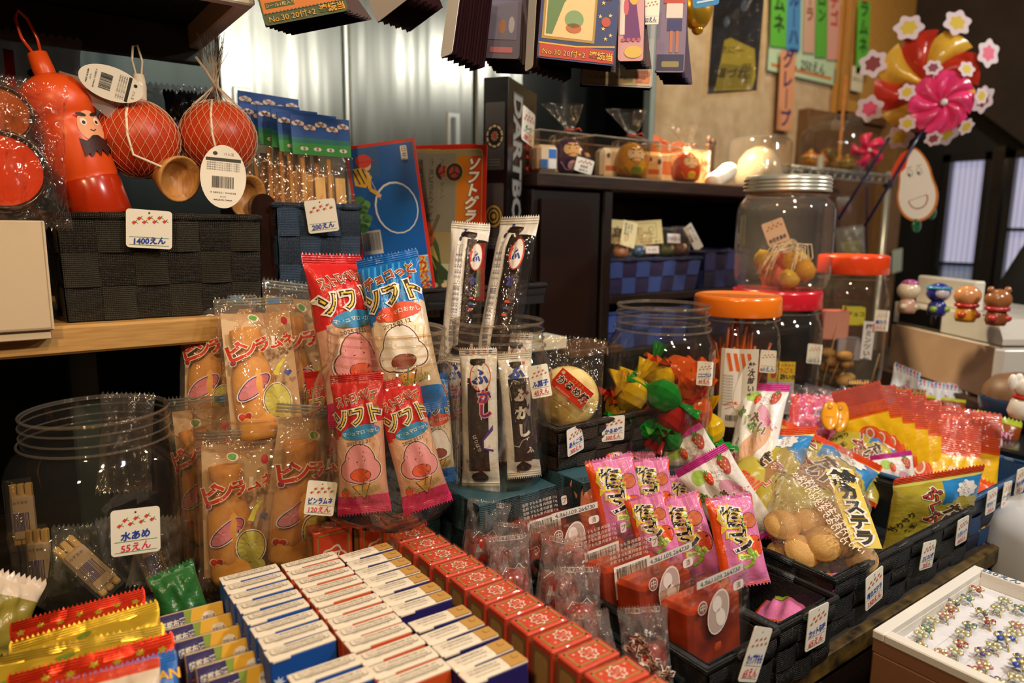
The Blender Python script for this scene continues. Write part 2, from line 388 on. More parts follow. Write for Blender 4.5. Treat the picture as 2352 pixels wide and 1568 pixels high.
# dark boarded soffit that comes down to the right, and the black beam under it
mb = MB(); ya, za, yb, zb = [q for p_ in (P(2112, 150, X=3.52), P(2375, 345, X=3.52)) for q in (p_.y, p_.z)]
mb.add([(3.50, ya, za), (3.50, yb, zb), (3.50, -.5, zb - (ya + .5) * .0 - .1), (3.50, -.5, 2.3), (3.50, ya + .2, 2.3), (3.50, ya + .2, za + .05), (3.62, ya, za), (3.62, yb, zb), (3.62, -.5, zb - .1), (3.62, -.5, 2.3), (3.62, ya + .2, 2.3), (3.62, ya + .2, za + .05)], [(0, 1, 2, 3, 4, 5), (11, 10, 9, 8, 7, 6), (0, 6, 7, 1), (1, 7, 8, 2), (5, 11, 6, 0)], 'mot:33231a:281b12:9:.8:0'); struct('soffit', mb)
# wooden wall boards beside the signs
mb = MB(); mb.box(2.72, 1.70, -.8, 3.56, 1.75, .94, 'wood:6d4a2a:7d5734:z:.6'); struct('wall_board', mb)
mb = MB(); mb.box(3.30, 1.62, -.8, 3.40, 1.70, .95, 'wood:7a552c:8d6636:z:.6'); struct('trim_1', mb)
mb = MB(); mb.box(2.95, 1.69, .93, 3.62, 1.745, 2.2, 'wood:b98238:c79244:x:.6'); mb.box(2.93, 1.675, .915, 3.62, 1.70, .95, 'wood:5d3d1c:6d4a24:x:.6'); mb.box(2.93, 1.675, .915, 2.97, 1.70, 2.2, 'wood:a06e30:b57f3a:z:.6'); struct('sign_board', mb)
# counter with its worn front edge
mb = MB(); mb.box(-1.2, .366, -.035, 3.1, 1.32, 0, 'mot:3b332b:26211c:14:.55:.15'); mb.box(-1.2, .36, -.8, 3.1, .40, -.035, WD); struct('counter', mb)
mb = MB(); mb.box(-1.2, .354, -.022, 3.1, .366, .002, 'mot:6a5426:231a0e:40:.45:.5'); struct('counter_edge', mb)
mb = MB(); mb.box(-.55, .37, 0, .372, .705, .028, WD); mb.obj('display_board', label='low dark board on the counter under the rows of small candy boxes', cat='board')
# ------------------------------------------------------------------ kitchen: steel fridge, hood, dark panels
fr = empty('steel_fridge', TR((0, 0, 0)), 'tall brushed steel refrigerator standing at the back of the kitchen', 'refrigerator')
def wp(mb, *a, **k): mb.box(*a, **k)
mb = MB(); mb.box(.47, 1.93, -.8, 1.42, 2.55, 1.75, 'steel:85877e:.30', .004); mb.obj('cabinet_body', fr)
for i, (xa, xb) in enumerate(((.475, .803), (.818, 1.225), (1.235, 1.415))):
    for j, (za, zb) in enumerate(((-.7, .5), (.51, 1.74))) if i == 9 else (((0, (-.7, 1.74))),):
        m = MB(); m.box(xa, 1.90, za, xb, 1.93, zb, 'steel:8d8f86:.26', .006); dr = m.obj('fridge_door', fr)
        if i < 2:
            hx = (.527, 1.150)[i]
            m = MB(); m.box(hx - .022, 1.893, .68, hx + .022, 1.90, .79, 'steel:a9aca4:.35', .002)
            m.box(hx - .012, 1.888, .69, hx + .004, 1.894, .775, 'steel:5d615c:.4', .002); m.obj('recessed_handle', dr)
mb = MB(); mb.box(.8045, 1.898, -.7, .8165, 1.915, 1.74, 'steel:e6e6da:.3', .003); mb.obj('door_gasket', fr)
m = MB(); m.ball((1.36, 1.893, .90), .016, .006, .016, 'g:d8d6c8'); m.box(1.345, 1.894, .80, 1.41, 1.899, .875, 'p:3f7fb5', .001); m.obj('note_magnet', fr)
mb = MB(); mb.box(1.44, 1.99, -.8, 1.868, 2.02, 2.2, 'g:0c1110'); struct('kitchen_door', mb)
mb = MB(); mb.box(1.850, 1.752, -.5, 1.871, 1.785, 2.2, 'g:9db4b6'); struct('light_tinted_edge', mb)  # edge of the beige wall, the bluish light on it put into the colour
m = MB(); m.ball((0, 0, 0), .012, .008, .016, 'e:4fb4d8:1.2'); m.obj('indicator_lamp', mw=TR((1.492, 1.985, .808)), label='small blue glowing lamp in the dark behind the hanging cards', cat='lamp')
mb = MB(); mb.box(-1.2, 1.86, -.8, .46, 1.90, 2.2, 'steel:3c4442:.4'); struct('kitchen_panel', mb)
# overhead cupboard: open tray-like underside with a light steel rim
oc = empty('overhead_cupboard', TR((0, 0, 0)), 'dark overhead cupboard with pale metal rim above the toy shelf', 'cupboard')
mb = MB(); z0 = .700
mb.box(-1.2, .88, z0 + .03, .262, 1.19, z0 + .6, 'mot:22251f:191c18:6:.5:0', .002); mb.obj('cupboard_body', oc)
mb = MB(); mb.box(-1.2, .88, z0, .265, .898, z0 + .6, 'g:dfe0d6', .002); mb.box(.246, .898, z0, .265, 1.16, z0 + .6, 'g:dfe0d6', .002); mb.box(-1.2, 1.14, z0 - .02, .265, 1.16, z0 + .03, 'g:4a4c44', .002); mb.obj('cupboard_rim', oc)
# ------------------------------------------------------------------ left wooden shelf
sh = empty('wooden_shelf', TR((0, 0, 0)), 'pale wooden shelf board carrying the toy basket at left', 'shelf')
mb = MB(); mb.box(-1.0, .90, .306, .268, 1.28, .338, 'wood:b98a4e:cfa263:x:.45', .003); mb.obj('shelf_board', sh)
mb = MB(); mb.box(.055, 1.02, 0, .090, 1.05, .306, 'g:3e4a44', .003); mb.obj('shelf_leg', sh)
mb = MB(); mb.box(-1.2, 1.30, 0, .316, 1.33, .30, 'mot:10140f:0a0d0a:6:.6:0'); struct('wall_under_shelf', mb)
mb = MB(); mb.box(.275, 1.0, 0, .768, 1.30, .318, 'mot:1c110b:120b07:9:.5:0', .003); mb.obj('dark_side_cupboard', label='low dark wooden cupboard behind the jars, under the flat toy packets', cat='cupboard')
p0 = P(622, 700, Y=.97); 
mb = MB(); n = 12
mb.prism([(-.017, 0), (.017, 0), (.017, .17)] + [(.017 * math.cos(R(a)), .17 + .02 * math.sin(R(a))) for a in range(15, 180, 15)] + [(-.017, .17)], 0, .16, 'g:2a1710'); mb.obj('rounded_post', mw=TR((.290, .965, .30)), label='dark brown round-topped board standing between the two toy baskets', cat='post')
# ------------------------------------------------------------------ dark cabinet in the middle
cb = empty('dark_cabinet', TR((0, 0, 0)), 'dark stained open cabinet in the middle with daruma dolls on its top', 'cabinet')
DK = 'wood:130b07:1e120b:x:.42'; DZ = 'wood:110a06:1b100a:z:.42'
mb = MB(); mb.box(.776, .995, .520, 1.71, 1.42, .546, 'wood:22140c:38241a:x:.4', .003); mb.obj('cabinet_top', cb)
mb = MB(); mb.box(.940, 1.0, 0, .965, 1.40, .52, DZ, .003); mb.obj('side_panel', cb)
mb = MB(); mb.box(1.68, 1.0, 0, 1.705, 1.40, .52, DZ, .003); mb.obj('side_panel', cb)
mb = MB(); mb.box(.95, 1.38, 0, 1.70, 1.40, .52, DZ, .003); mb.obj('back_panel', cb)
mb = MB(); mb.box(.965, 1.0, .300, 1.68, 1.38, .318, DK, .003); mb.obj('cabinet_shelf', cb)
mb = MB(); mb.box(.965, 1.0, .190, 1.68, 1.38, .206, DK, .003); mb.obj('cabinet_shelf', cb)
ch = empty('wooden_chest', TR((0, 0, 0)), 'reddish brown chest with a rounded side panel left of the cabinet', 'chest')
mb = MB(); mb.box(.772, 1.005, 0, .936, 1.40, .517, 'mot:180c08:100805:7:.4:0', .003); mb.obj('chest_body', ch)
mb = MB(); q = [(.785, .03), (.905, .03), (.905, .46)] + [(.88 + .025 * math.cos(R(a)), .475 + .025 * math.sin(R(a))) for a in range(0, 91, 15)] + [(.785, .50)]
mb.prism(q, .996, 1.006, 'mot:24120c:1a0d08:7:.35:0'); mb.obj('rounded_panel', ch)
mb = MB(); mb.box(.78, .90, .226, .905, 1.0, .240, 'wood:4d2f18:5f3d20:x:.5', .002); mb.obj('small_ledge', ch)
p = P(1268, 757, Y=.93)
mb = MB(); mb.box(-.055, -.03, 0, .03, .03, .020, 'p:e9e6da', .001); Pr(mb, lambda x, y, o: (x, y, .020 + o)).text('八二', -.01, .0, .022, 'p:39463a', rot=10); mb.obj('flat_white_box', mw=TR((p.x, .955, .2405)), label='flat white cardboard box on the small ledge beside the tall jar', cat='box')

# ================================================================== shared builders
def jar(name, mw, Rb, hgt, label, lid=None, e=3.0, group=None, neck=.86, tint='f:f4f1ea:.02', n=48):
    """clear plastic jar, base centre at the origin"""
    nk = .17 * hgt
    z1 = hgt - nk
    prof = [(.0, .003), (.55, .006), (.86, .0), (.96, .012), (1, .035), (1, .5 * z1), (1, .80 * z1), (.975, .88 * z1), (.93, .945 * z1), (.875, .985 * z1), (neck, z1 + .004), (neck, z1 + .3 * nk), (neck, hgt)]
    es = [2, 2, e, e, e, e, e, 2.7, 2.4, 2.1, 2, 2, 2]
    mb = MB(); mb.lathe([(r * Rb, z) for r, z in prof], tint, n, es)
    o = mb.obj(name, mw=mw, label=label, cat='jar', group=group)
    m = MB(); rr = neck * Rb; tint = 'f:fff6e8:.08'
    m.ring(rr, hgt, .0015, tint); m.ring(rr * .97, hgt - .002, .0012, tint); m.ring(rr * 1.012, hgt - nk * .30, .0012, tint); m.ring(rr * 1.012, hgt - nk * .62, .0012, tint); m.ring(rr * 1.05, z1 + .004, .0015, tint)
    m.obj('threaded_neck', o)
    if lid:
        m = MB(); t, c = lid; R1 = rr * 1.08; z0 = hgt - nk * .72
        if t == 'screw':
            m.lathe([(R1, z0), (R1 * 1.015, z0 + .002), (R1, hgt - .002), (R1 * .985, hgt + .003), (R1 * .93, hgt + .0045), (R1 * .90, hgt + .003), (0, hgt + .003)], c, 48)
        else:
            q = []; 
            for i in range(4): q += [(R1, z0 + i * .0065), (R1 * 1.03, z0 + i * .0065 + .0018), (R1 * 1.03, z0 + i * .0065 + .0042), (R1, z0 + i * .0065 + .006)]
            zt = z0 + 4 * .0065
            m.lathe(q + [(R1 * .99, zt + .003), (R1 * .9, zt + .004), (0, zt + .003)], c, 48)
        m.obj('jar_lid', o)
    return o
def jarpos(xl, xr, yt, yb, D):
    a = ray(xl, (yt + yb) / 2); b = ray(xr, (yt + yb) / 2); d = D / 2 / math.sin(a.angle(b) / 2); m = (a + b).normalized()
    hd = math.hypot(m.x, m.y) * d
    def zz(y): r = ray((xl + xr) / 2, y); return CAM.z + r.z / math.hypot(r.x, r.y) * hd
    return Vector((m.x * d, m.y * d, zz(yb))), zz(yt)

def basket(name, x0, y0, z0, w, d, h, kcol, krim, label, nx, nr, group=None, ny=None, flare=.004, flip=False, rz=0, parts=True):
    """woven tape basket, front left corner of the base at (x0, y0, z0); flip = turned upside down"""
    mw = TR((x0, y0, z0), rz)
    if flip: mw = mw @ Matrix.Translation((0, d, h)) @ Matrix.Rotation(R(180), 4, 'X')
    mb = MB(); ny = ny or max(2, round(nx * d / w))
    kh, kv = f"strap:{kcol.split('/')[0]}:h", f"strap:{kcol.split('/')[-1]}:v"
    def side(p0, p1, nrm, n):
        for i in range(n):
            for j in range(nr):
                over = (i + j) % 2; k = kh if over else kv
                def fn(u, v, i=i, j=j, over=over):
                    a = (i + u) / n; z = (j + v) / nr * (h - .006)
                    bulge = .0024 * (math.sin(math.pi * u) if over else math.sin(math.pi * v)) + (.0012 if over else 0)
                    fl = flare * z / h + bulge
                    return (p0[0] + (p1[0] - p0[0]) * a + nrm[0] * fl + (a - .5) * 2 * flare * z / h * abs(nrm[1]), p0[1] + (p1[1] - p0[1]) * a + nrm[1] * fl + (a - .5) * 2 * flare * z / h * (p1[1] - p0[1] and (1 if p1[1] > p0[1] else -1)), z)
                mb.grid(fn, 4, 4, k)
    side((0, 0), (w, 0), (0, -1), nx); side((w, 0), (w, d), (1, 0), ny); side((w, d), (0, d), (0, 1), nx); side((0, d), (0, 0), (-1, 0), ny)
    t = .004
    mb.box(0, 0, 0, w, d, t, kh)
    for a, b, c, e in ((t, t, w - t, t + .001), (t, d - t - .001, w - t, d - t), (t, t, t + .001, d - t), (w - t - .001, t, w - t, d - t)): mb.box(a, b, t, c, e, h - .004, kh, .0002)
    o = mb.obj(name, mw=mw, label=label, cat='basket', group=group)
    m = MB(); f = flare + .0005; r = .0042
    m.tube([(-f, -f, h - .004), (w + f, -f, h - .004), (w + f, d + f, h - .004), (-f, d + f, h - .004)], r, f'strap:{krim}:h', 8, True)
    for (ax, ay, bx, by, n) in ((-f, -f, w + f, -f, nx), (w + f, -f, w + f, d + f, ny), (-f, d + f, w + f, d + f, nx), (-f, -f, -f, d + f, ny)):
        for i in range(n):
            if i % 2 == 0: continue
            u = (i + .12) / n; v = (i + .88) / n
            m.tube([(ax + (bx - ax) * u, ay + (by - ay) * u, h - .004), (ax + (bx - ax) * v, ay + (by - ay) * v, h - .004)], r * 1.16, f'strap:{krim}:v', 8)
    m.obj('basket_rim', o)
    return o

def tagcard(mw, w, h, name, price, label, nc='p:1c3fae', pc='p:e03552', lines=(0.30, .07), ns=.20, ps=.20, rose='p:d9402a', bg='p:f3efe2', fl=True):
    """handwritten card: x right, z up, origin at the bottom centre, front to -y"""
    mb = MB(); r = .08 * w; pts = []
    for cx, cz, a0 in ((w / 2 - r, h - r, 0), (-w / 2 + r, h - r, 90), (-w / 2 + r, r, 180), (w / 2 - r, r, 270)):
        pts += [(cx + r * math.cos(R(a0 + q * 22.5)), cz + r * math.sin(R(a0 + q * 22.5))) for q in range(5)]
    mb.prism(pts, 0, .0007, bg)
    D = Pr(mb)
    D.ell(0, h * .92, .022 * w, .022 * w, 'p:3a352c')
    if fl:
        for i in range(7):
            x = (-.33 + .11 * i) * w; z = h * (.68 + .012 * i + (.07 if i % 2 else -.03))
            D.line([(x, z), (x + .07 * w, z + .06 * w)], .014 * w, 'p:5f8a4a', 0); D.line([(x + .03 * w, z + .03 * w), (x + .09 * w, z - .02 * w)], .012 * w, 'p:5f8a4a', 0)
            D.flower(x, z, .046 * w, rose, 1, 4, .2)
    for l in lines: D.line([(-.43 * w, l * h), (.43 * w, l * h)], .012 * w, 'p:4f8f63', 0)
    if name: D.text(name, 0, h * (.43 if price else .2), ns * h, nc, 1, rot=4, bold=.035, skew=.12, fit=min(.82 * w, glyphs(name)[2] * ns * h))
    if price: D.text(price, 0, h * .175, ps * h, pc, 1, rot=4, bold=.018, skew=.12, fit=min(.74 * w, glyphs(price)[2] * ps * h))
    return mb.obj('price_tag', mw=mw, label=label, cat='price tag')
def tagpx(x0, y0, x1, y1, dd, name, price, label, rot=0, wpx=None, **kw):
    """card seen from its bottom centre (x0, y0) to its top centre (x1, y1); dd = distance bottom/top"""
    d0, d1 = dd if isinstance(dd, tuple) else (dd, dd)
    p0 = P(x0, y0, d=d0); p1 = P(x1, y1, d=d1); h = (p1 - p0).length
    return tagcard(frame(p0, p1, rot), px(wpx, p0) if wpx else h * .8, h, name, price, label, **kw)

def pouch_fn(w, h, t, sb=.05, stp=.05, tight=.06, seed=0, teeth=0, crk=.0):
    """pillow pack surface: side -1 front / +1 back -> fn(x, z)"""
    g = random.Random(seed); ph = [g.uniform(0, 6.3) for _ in range(8)]
    def env(v):
        a = min(1, max(0, (v - sb) / .22)); b = min(1, max(0, (1 - stp - v) / .22))
        s = lambda q: math.sin(q * math.pi / 2)
        return s(a) * s(b)
    def y(u, v):
        e = env(v); c = max(0, 1 - abs(u) ** 2.6)
        k = crk * (math.sin(9 * u + 7 * v + ph[0]) + math.sin(17 * v - 6 * u + ph[1]) * .7 + math.sin(23 * u * v + ph[2]) * .5)
        return t / 2 * e * math.sqrt(c) + (k * (1 - u * u) * (.35 + e))
    def half(v): return w / 2 * (1 - tight * env(v))
    return y, half, env
def pouch(w, h, t, kf, sb=.05, stp=.05, tight=.06, seed=0, teeth=16, crk=.0006, nv=26, nu=None, back=None, tooth=.0022):
    """-> MB with the pack, and the print surface; kf(u, v) names the material (u -1..1, v 0..1) or is one name"""
    mb = MB(); y, half, env = pouch_fn(w, h, t, sb, stp, tight, seed, teeth, crk)
    nu = nu or teeth * 2
    kk = kf if callable(kf) else (lambda u, v: kf)
    vs = [0, sb] + [sb + (1 - sb - stp) * i / nv for i in range(1, nv)] + [1 - stp, 1]
    for sg in (-1, 1):
        f = (back if sg > 0 and back else kk)
        f = f if callable(f) else (lambda u, v, f=f: f)
        n0 = len(mb.v)
        for j, v in enumerate(vs):
            for i in range(nu + 1):
                u = 2 * i / nu - 1; z = v * h
                if j in (0, len(vs) - 1): z += (tooth if i % 2 else -tooth) * (1 if j else 1)
                mb.v.append((u * half(v), sg * (y(u, v) + .00015), z))
        for j in range(len(vs) - 1):
            for i in range(nu):
                a = n0 + j * (nu + 1) + i; q = (a, a + 1, a + nu + 2, a + nu + 1)
                mb.f.append(q if sg < 0 else q[::-1]); mb.m.append(mb.mi(f((2 * i + 1) / nu - 1, (vs[j] + vs[j + 1]) / 2))); mb.s.append(True)
    def surf(x, z, o):
        v = min(1, max(0, z / h)); hw = half(v); u = max(-1, min(1, x / hw))
        return (x, -(y(u, v) + .00015) - o, z)
    return mb, surf
def seals(o, w, h, kb, kt, sb=.05, stp=.05, lines=4):
    """the crimped strips at the ends of a pack, as parts"""
    for k, z0, z1, n in ((kb, 0, sb * h, 'bottom_seal'), (kt, (1 - stp) * h, h, 'top_seal')):
        if not k: continue
        m = MB()
        for sg in (-1, 1):
            for i in range(lines):
                a = z0 + (z1 - z0) * (i + .15) / lines; b = z0 + (z1 - z0) * (i + .85) / lines
                m.tube([(-w * .485, sg * .0004, (a + b) / 2), (w * .485, sg * .0004, (a + b) / 2)], (b - a) * .42 if (b - a) < .004 else .0016, k, 6)
        m.obj(n, o)
def strawberry(D, x, y, r, lv=1, k='p:e0452c'):
    D.shape([(x + r * .95 * math.sin(a) * (1 - .25 * (1 - math.cos(a)) / 2 - .0), y + r * 1.15 * math.cos(a) * (1 if math.cos(a) < 0 else .75)) for a in (2 * math.pi * i / 22 for i in range(22))], k, lv)
    D.star(x, y + r * .75, r * .6, 'p:4f8d2f', lv + 1, 6)
    for a, b in ((-.4, .1), (.1, -.1), (.45, .2), (-.1, .45), (-.2, -.5), (.3, -.5)): D.ell(x + a * r, y + b * r, r * .07, r * .1, 'p:f6d777', lv + 2, n=8)
def heart(D, x, y, r, k, lv=1):
    D.shape([(x + r * .06 * 16 * math.sin(a) ** 3, y + r * .06 * (13 * math.cos(a) - 5 * math.cos(2 * a) - 2 * math.cos(3 * a) - math.cos(4 * a))) for a in (2 * math.pi * i / 30 for i in range(30))], k, lv)
# ================================================================== rows of small boxes
def candy_box(side, cream, label):
    mb = MB(); L_, T_, Hh = .0535, .0166, .085
    mb.box(-L_ / 2, -T_ / 2, 0, L_ / 2, T_ / 2, Hh - .0006, side, .0008)
    D = Pr(mb, lambda x, y, o: (x, -T_ / 2 - o, y))
    if side == 'p:1450a8':
        D.text('サワー', -.004, .066, .0075, 'p:bcd8f0', bold=.01); D.text('シガレット', .018, .0655, .0028, 'p:bcd8f0'); D.star(-.021, .066, .0055, 'p:dfe9f4', n=8, q=.45)
    o = mb.obj('candy_box', label=label, cat='candy box')
    m = MB()
    def top(u, v): return ((u - .5) * L_, (v - .5) * T_, Hh + .0010 - .0014 * max(0, .25 - v) ** 2 * 16)
    m.grid(top, 2, 6, 'p:f1e6d2'); m.box(-L_ / 2 + .002, -T_ / 2 - .0009, Hh - .0022, -L_ / 2 + .016, -T_ / 2 + .0004, Hh - .0002, 'p:f1e6d2', .0003)
    m.box(-L_ / 2, -T_ / 2, Hh - .0004, L_ / 2, T_ / 2, Hh + .0003, 'p:f1e6d2', .0003)
    D = Pr(m, lambda x, y, o: (x, y, Hh + .001 + o)); x1 = L_ / 2
    if cream:
        D.rect(x1 - .0155, -T_ / 2, x1, T_ / 2, 'p:c99a52', 0); D.rrect(x1 - .0085, .0, x1 - .003, .005, .001, 'p:a87c3c', 1); D.rrect(x1 - .008, .0005, x1 - .0035, .0045, .001, 'p:c99a52', 2); x1 -= .016
    a, b = -L_ / 2 + .0035, x1 - .003; w_ = b - a; c = (a + b) / 2
    if not cream: D.rrect(a, -.0030, b, .0065, .002, 'p:8f887c', 0); D.rrect(a + .0003, -.0022, b - .0003, .0062, .002, 'p:f1e6d2', 1)
    D.text('オリオン株式会社は禁煙を応援します', c, .0040, .0026, 'p:4a4640', 2, fit=w_ * .86)
    D.text('We support your No-smoking', c, .0005, .0030, 'p:37342f', 2, fit=w_ * .86)
    D.text('https://www.orionstar.co.jp', c, -.0045, .0024, 'p:6a665e', 2, fit=w_ * .7)
    m.obj('top_flap', o)
    return o
BZ = .030
cols = [('p:1450a8', 0, .169, [(.655 - i * .0206) for i in range(8)] + [.470, .449], 'blue', 'blue-sided white candy box'),
        ('p:d9541e', 0, .2255, [(.648 - i * .0203) for i in range(12)], 'orange', 'orange-sided white candy box'),
        ('p:241a66', 1, .280, [(.634 - i * .0202) for i in range(7)] + [.482, .461, .440, .419, .398], 'navy', 'navy-sided candy box with a cream corner')]
for k, cream, X, ys, nm, lb in cols:
    o0 = candy_box(k, cream, '')
    for i, y in enumerate(ys):
        mw = TR((X + (.0045 if (nm == 'blue' and i >= 8) else 0) + rnd.uniform(-.0008, .0008), y, BZ), rnd.uniform(-1.4, 1.0) - 1, rnd.uniform(-5, -3))
        n = len(ys); lab = f'{lb}, ' + (f'{ORD[i]} from the back of its column' if i < n - 1 else 'nearest the camera in its column')
        o = o0 if i == 0 else dup(o0, mw)
        o.matrix_world = mw; o['label'] = lab; o['group'] = f'{nm} candy boxes in a column'
def kombu_box():
    mb = MB(); L_, T_, Hh = .0445, .0272, .0800
    mb.box(-L_ / 2, -T_ / 2, 0, L_ / 2, T_ / 2, Hh, 'p:de4a24', .0012)
    for nm, fn, w_, h0, h1 in (('top', lambda x, y, o: (x, y, Hh + o), L_, -T_ / 2, T_ / 2), ('front', lambda x, y, o: (x, -T_ / 2 - o, y), L_, 0, Hh)):
        D = Pr(mb, fn); a = w_ / 2 - .0035; b0, b1 = h0 + .0035, h1 - .0035
        for i, (p, q) in enumerate(((-a, b0), (-a, b1 - .0018))): D.rect(-a, q, a, q + .0018, 'p:a58a4a', 0)
        D.rect(-a, b0, -a + .002, b1, 'p:a58a4a', 0); D.rect(a - .002, b0, a, b1, 'p:a58a4a', 0)
        cz = (b0 + b1) / 2 if nm == 'top' else Hh * .60; r = .0078 if nm == 'top' else .0135
        D.flower(0, cz, r * 1.12, 'p:f3ead8', 1, 8 if nm == 'top' else 5, .12); D.flower(0, cz, r * .92, 'p:de4a24', 2, 8 if nm == 'top' else 5, .12)
        D.flower(0, cz, r * .72, 'p:f0dcc8' if nm == 'top' else 'p:de4a24', 3, 5, .18)
        D.text('都', 0, cz, r * 1.15, 'p:de4a24' if nm == 'top' else 'p:f6efe2', 4, bold=.02)
        if nm == 'top':
            for x in (-.012, .012):
                for z in (-.005, .005): D.rect(x - .0012, z - .0009, x + .0012, z + .0009, 'p:e9b9a0', 1)
    D = Pr(mb, lambda x, y, o: (-L_ / 2 - o, -x, y)); D.rect(-T_ / 2 + .003, .006, T_ / 2 - .003, Hh - .006, 'p:9a7d3c', 0); D.rrect(-T_ / 2 + .005, .010, T_ / 2 - .005, Hh - .009, .004, 'p:d2a050', 1)
    o = mb.obj('kombu_box', cat='candy box')
    m = MB(); e = .0007; m.box(-L_ / 2 - e, -T_ / 2 - e, .001, L_ / 2 + e, T_ / 2 + e, Hh + e + .0004, 'f:ffffff:.02:.35', .001); m.obj('clear_wrap', o)
    return o
kb0 = kombu_box()
spots = [(.273, .723, 'left of two by the marshmallow jar'), (.322, .712, 'right of two by the marshmallow jar')]
for i in range(13): spots.append((.3455 + .0012 * i, .694 - i * .0312 if i else .700, None))
for i, (x, y, t) in enumerate(spots):
    z = BZ if i >= 2 else BZ + .006
    mw = TR((x, y, z + (.004 if i == 2 else 0)), rnd.uniform(-2, 2) - 1)
    o = kb0 if i == 0 else dup(kb0, mw); o.matrix_world = mw; o['group'] = 'red kombu boxes'
    o['label'] = f'red and gold kombu box with a flower crest, {t}' if t else f'red and gold kombu box, {ORD[i - 2]} from the back of the long red row'
mb = MB(); mb.box(.305, .41, 0, .3735, .718, .0298, WD); mb.obj('display_riser', label='dark strip of board on the counter carrying the long row of red boxes', cat='board')
mb = MB(); mb.box(.247, .705, 0, .3045, .742, .0355, WD); mb.obj('display_riser', label='small dark block behind the candy boxes under two red boxes', cat='block')
def yellow_box():
    mb = MB(); L_, T_, Hh = .056, .016, .078
    mb.box(-L_ / 2, -T_ / 2, 0, L_ / 2, T_ / 2, Hh, 'p:e3c79a', .0008)
    D = Pr(mb, lambda x, y, o: (x, -T_ / 2 - o, y)); a = L_ / 2 - .0004
    D.rect(-a, .001, -.003, Hh - .0005, 'p:2b1f63', 0); D.rect(-.003, .001, a, Hh - .0005, 'p:eab52c', 0)
    D.shape([(-.006, Hh - .0005), (.001, Hh - .0005), (-.001, Hh - .010), (-.004, Hh - .022)], 'p:8aa23a', 1)
    D.text('超都布漂', -.0155, Hh - .0095, .0072, 'p:efe9dc', 1, rot=4, bold=.02, fit=.021)
    D.shape([(-.026, Hh - .021), (-.018, Hh - .0175), (-.008, Hh - .016), (-.0065, Hh - .021)], 'p:d9452a', 1); D.text('コンブ', -.016, Hh - .0195, .0040, 'p:f3d8c0', 2)
    q = [(.0085, Hh - .016), (.0085, Hh - .010), (.0105, Hh - .0065), (.0145, Hh - .005), (.0185, Hh - .0065), (.0205, Hh - .010), (.0205, Hh - .030), (.0085, Hh - .030)]
    D.shape(q, 'p:f0e8dc', 1); D.text('昆都の漬', .0145, Hh - .0105, .0034, 'p:4a3f6a', 2, fit=.0105); D.ell(.0145, Hh - .0215, .005, .005, 'p:d9452a', 2); D.ell(.0145, Hh - .0215, .0042, .0042, 'p:f3e6d8', 3); D.text('梅', .0145, Hh - .0215, .006, 'p:d9452a', 4)
    D2 = Pr(mb, lambda x, y, o: (x, y, Hh + o)); 
    for x in (-.02, -.006, .010): D2.rect(x, -.002, x + .008, .0005, 'p:e08a4a', 0)
    o = mb.obj('dried_plum_box', cat='candy box')
    m = MB(); e = .0006; m.box(-L_ / 2 - e, -T_ / 2 - e, .001, L_ / 2 + e, T_ / 2 + e, Hh + e, 'f:ffffff:.02:.5', .001); m.obj('clear_wrap', o)
    return o
y0 = yellow_box()
for i in range(6):
    zt = .100; pt = P(437 + 20.5 * i + (i * i) * 1.0, 1398 + 27.5 * i, Z=zt)
    mw = TR((pt.x, pt.y + .034, BZ - .002), -4, -27)
    mw = TR((pt.x, pt.y, zt), -3, -27) @ Matrix.Translation((0, .008, -.078))
    o = y0 if i == 0 else dup(y0, mw); o.matrix_world = mw; o['group'] = 'yellow and purple boxes leaning in a row'
    o['label'] = 'yellow and purple snack box leaning back, ' + (f'{ORD[i]} from the back of its row' if i < 5 else 'front one cut off by the picture edge')

# ================================================================== foil packs, bottom left corner
def foil_pack(pa, pb, hgt, t, kf, name, label, prints, seed, lean=52, teeth=30, sb=.04, stp=.10):
    a = P(pa[0], pa[1], Z=pa[4]); b = P(pb[0], pb[1], Z=pb[4]); w_ = (b - a).length
    x = (b - a).normalized(); dn = Vector((0, math.sin(R(lean)) * -1, -math.cos(R(lean)))); dn = (dn - x * dn.dot(x)).normalized(); z = -dn; y = z.cross(x)
    o0 = (a + b) / 2 + dn * hgt
    mw = Matrix(((x.x, y.x, z.x, o0.x), (x.y, y.y, z.y, o0.y), (x.z, y.z, z.z, o0.z), (0, 0, 0, 1)))
    mb, sf = pouch(w_, hgt, t, kf, sb, stp, .03, seed, teeth, .0012)
    D = Pr(mb, sf, .006); prints(D, w_, hgt)
    o = mb.obj(name, mw=mw, label=label, cat='snack packet', group='foil snack packets at the lower left')
    seals(o, w_, hgt, None, kf if isinstance(kf, str) else kf(0, .99), sb, stp)
    return o
RED, YEL = 'm:e03a1c', 'm:e8c23a'
def pr_red(D, w_, h):
    g = random.Random(3)
    for i in range(7): D.star(-w_ * .42 + i * w_ * .14, h * (.86 + .03 * (i % 2)), h * .045, 'm:d6b83a', 1, 5 + i % 3, .55, g.uniform(0, 90))
    for i in range(6): D.ell(-w_ * .38 + i * w_ * .15, h * .70, w_ * .05, h * .03, 'm:c9b03a', 1, g.uniform(-20, 20))
def pr_yel(D, w_, h):
    g = random.Random(4)
    for i in range(16): D.ell(g.uniform(-.42, .42) * w_, g.uniform(.35, .85) * h, w_ * .05, h * .035, g.choice(('m:9ab53a', 'm:d98a2c', 'm:e9dc9a', 'm:8aa83a')), 1, g.uniform(-30, 30))
    D.text('うめぇ', w_ * .18, h * .62, h * .16, 'p:d9642a', 2, bold=.02); D.rect(w_ * .38, h * .2, w_ * .48, h * .6, 'm:3aa08a', 1)
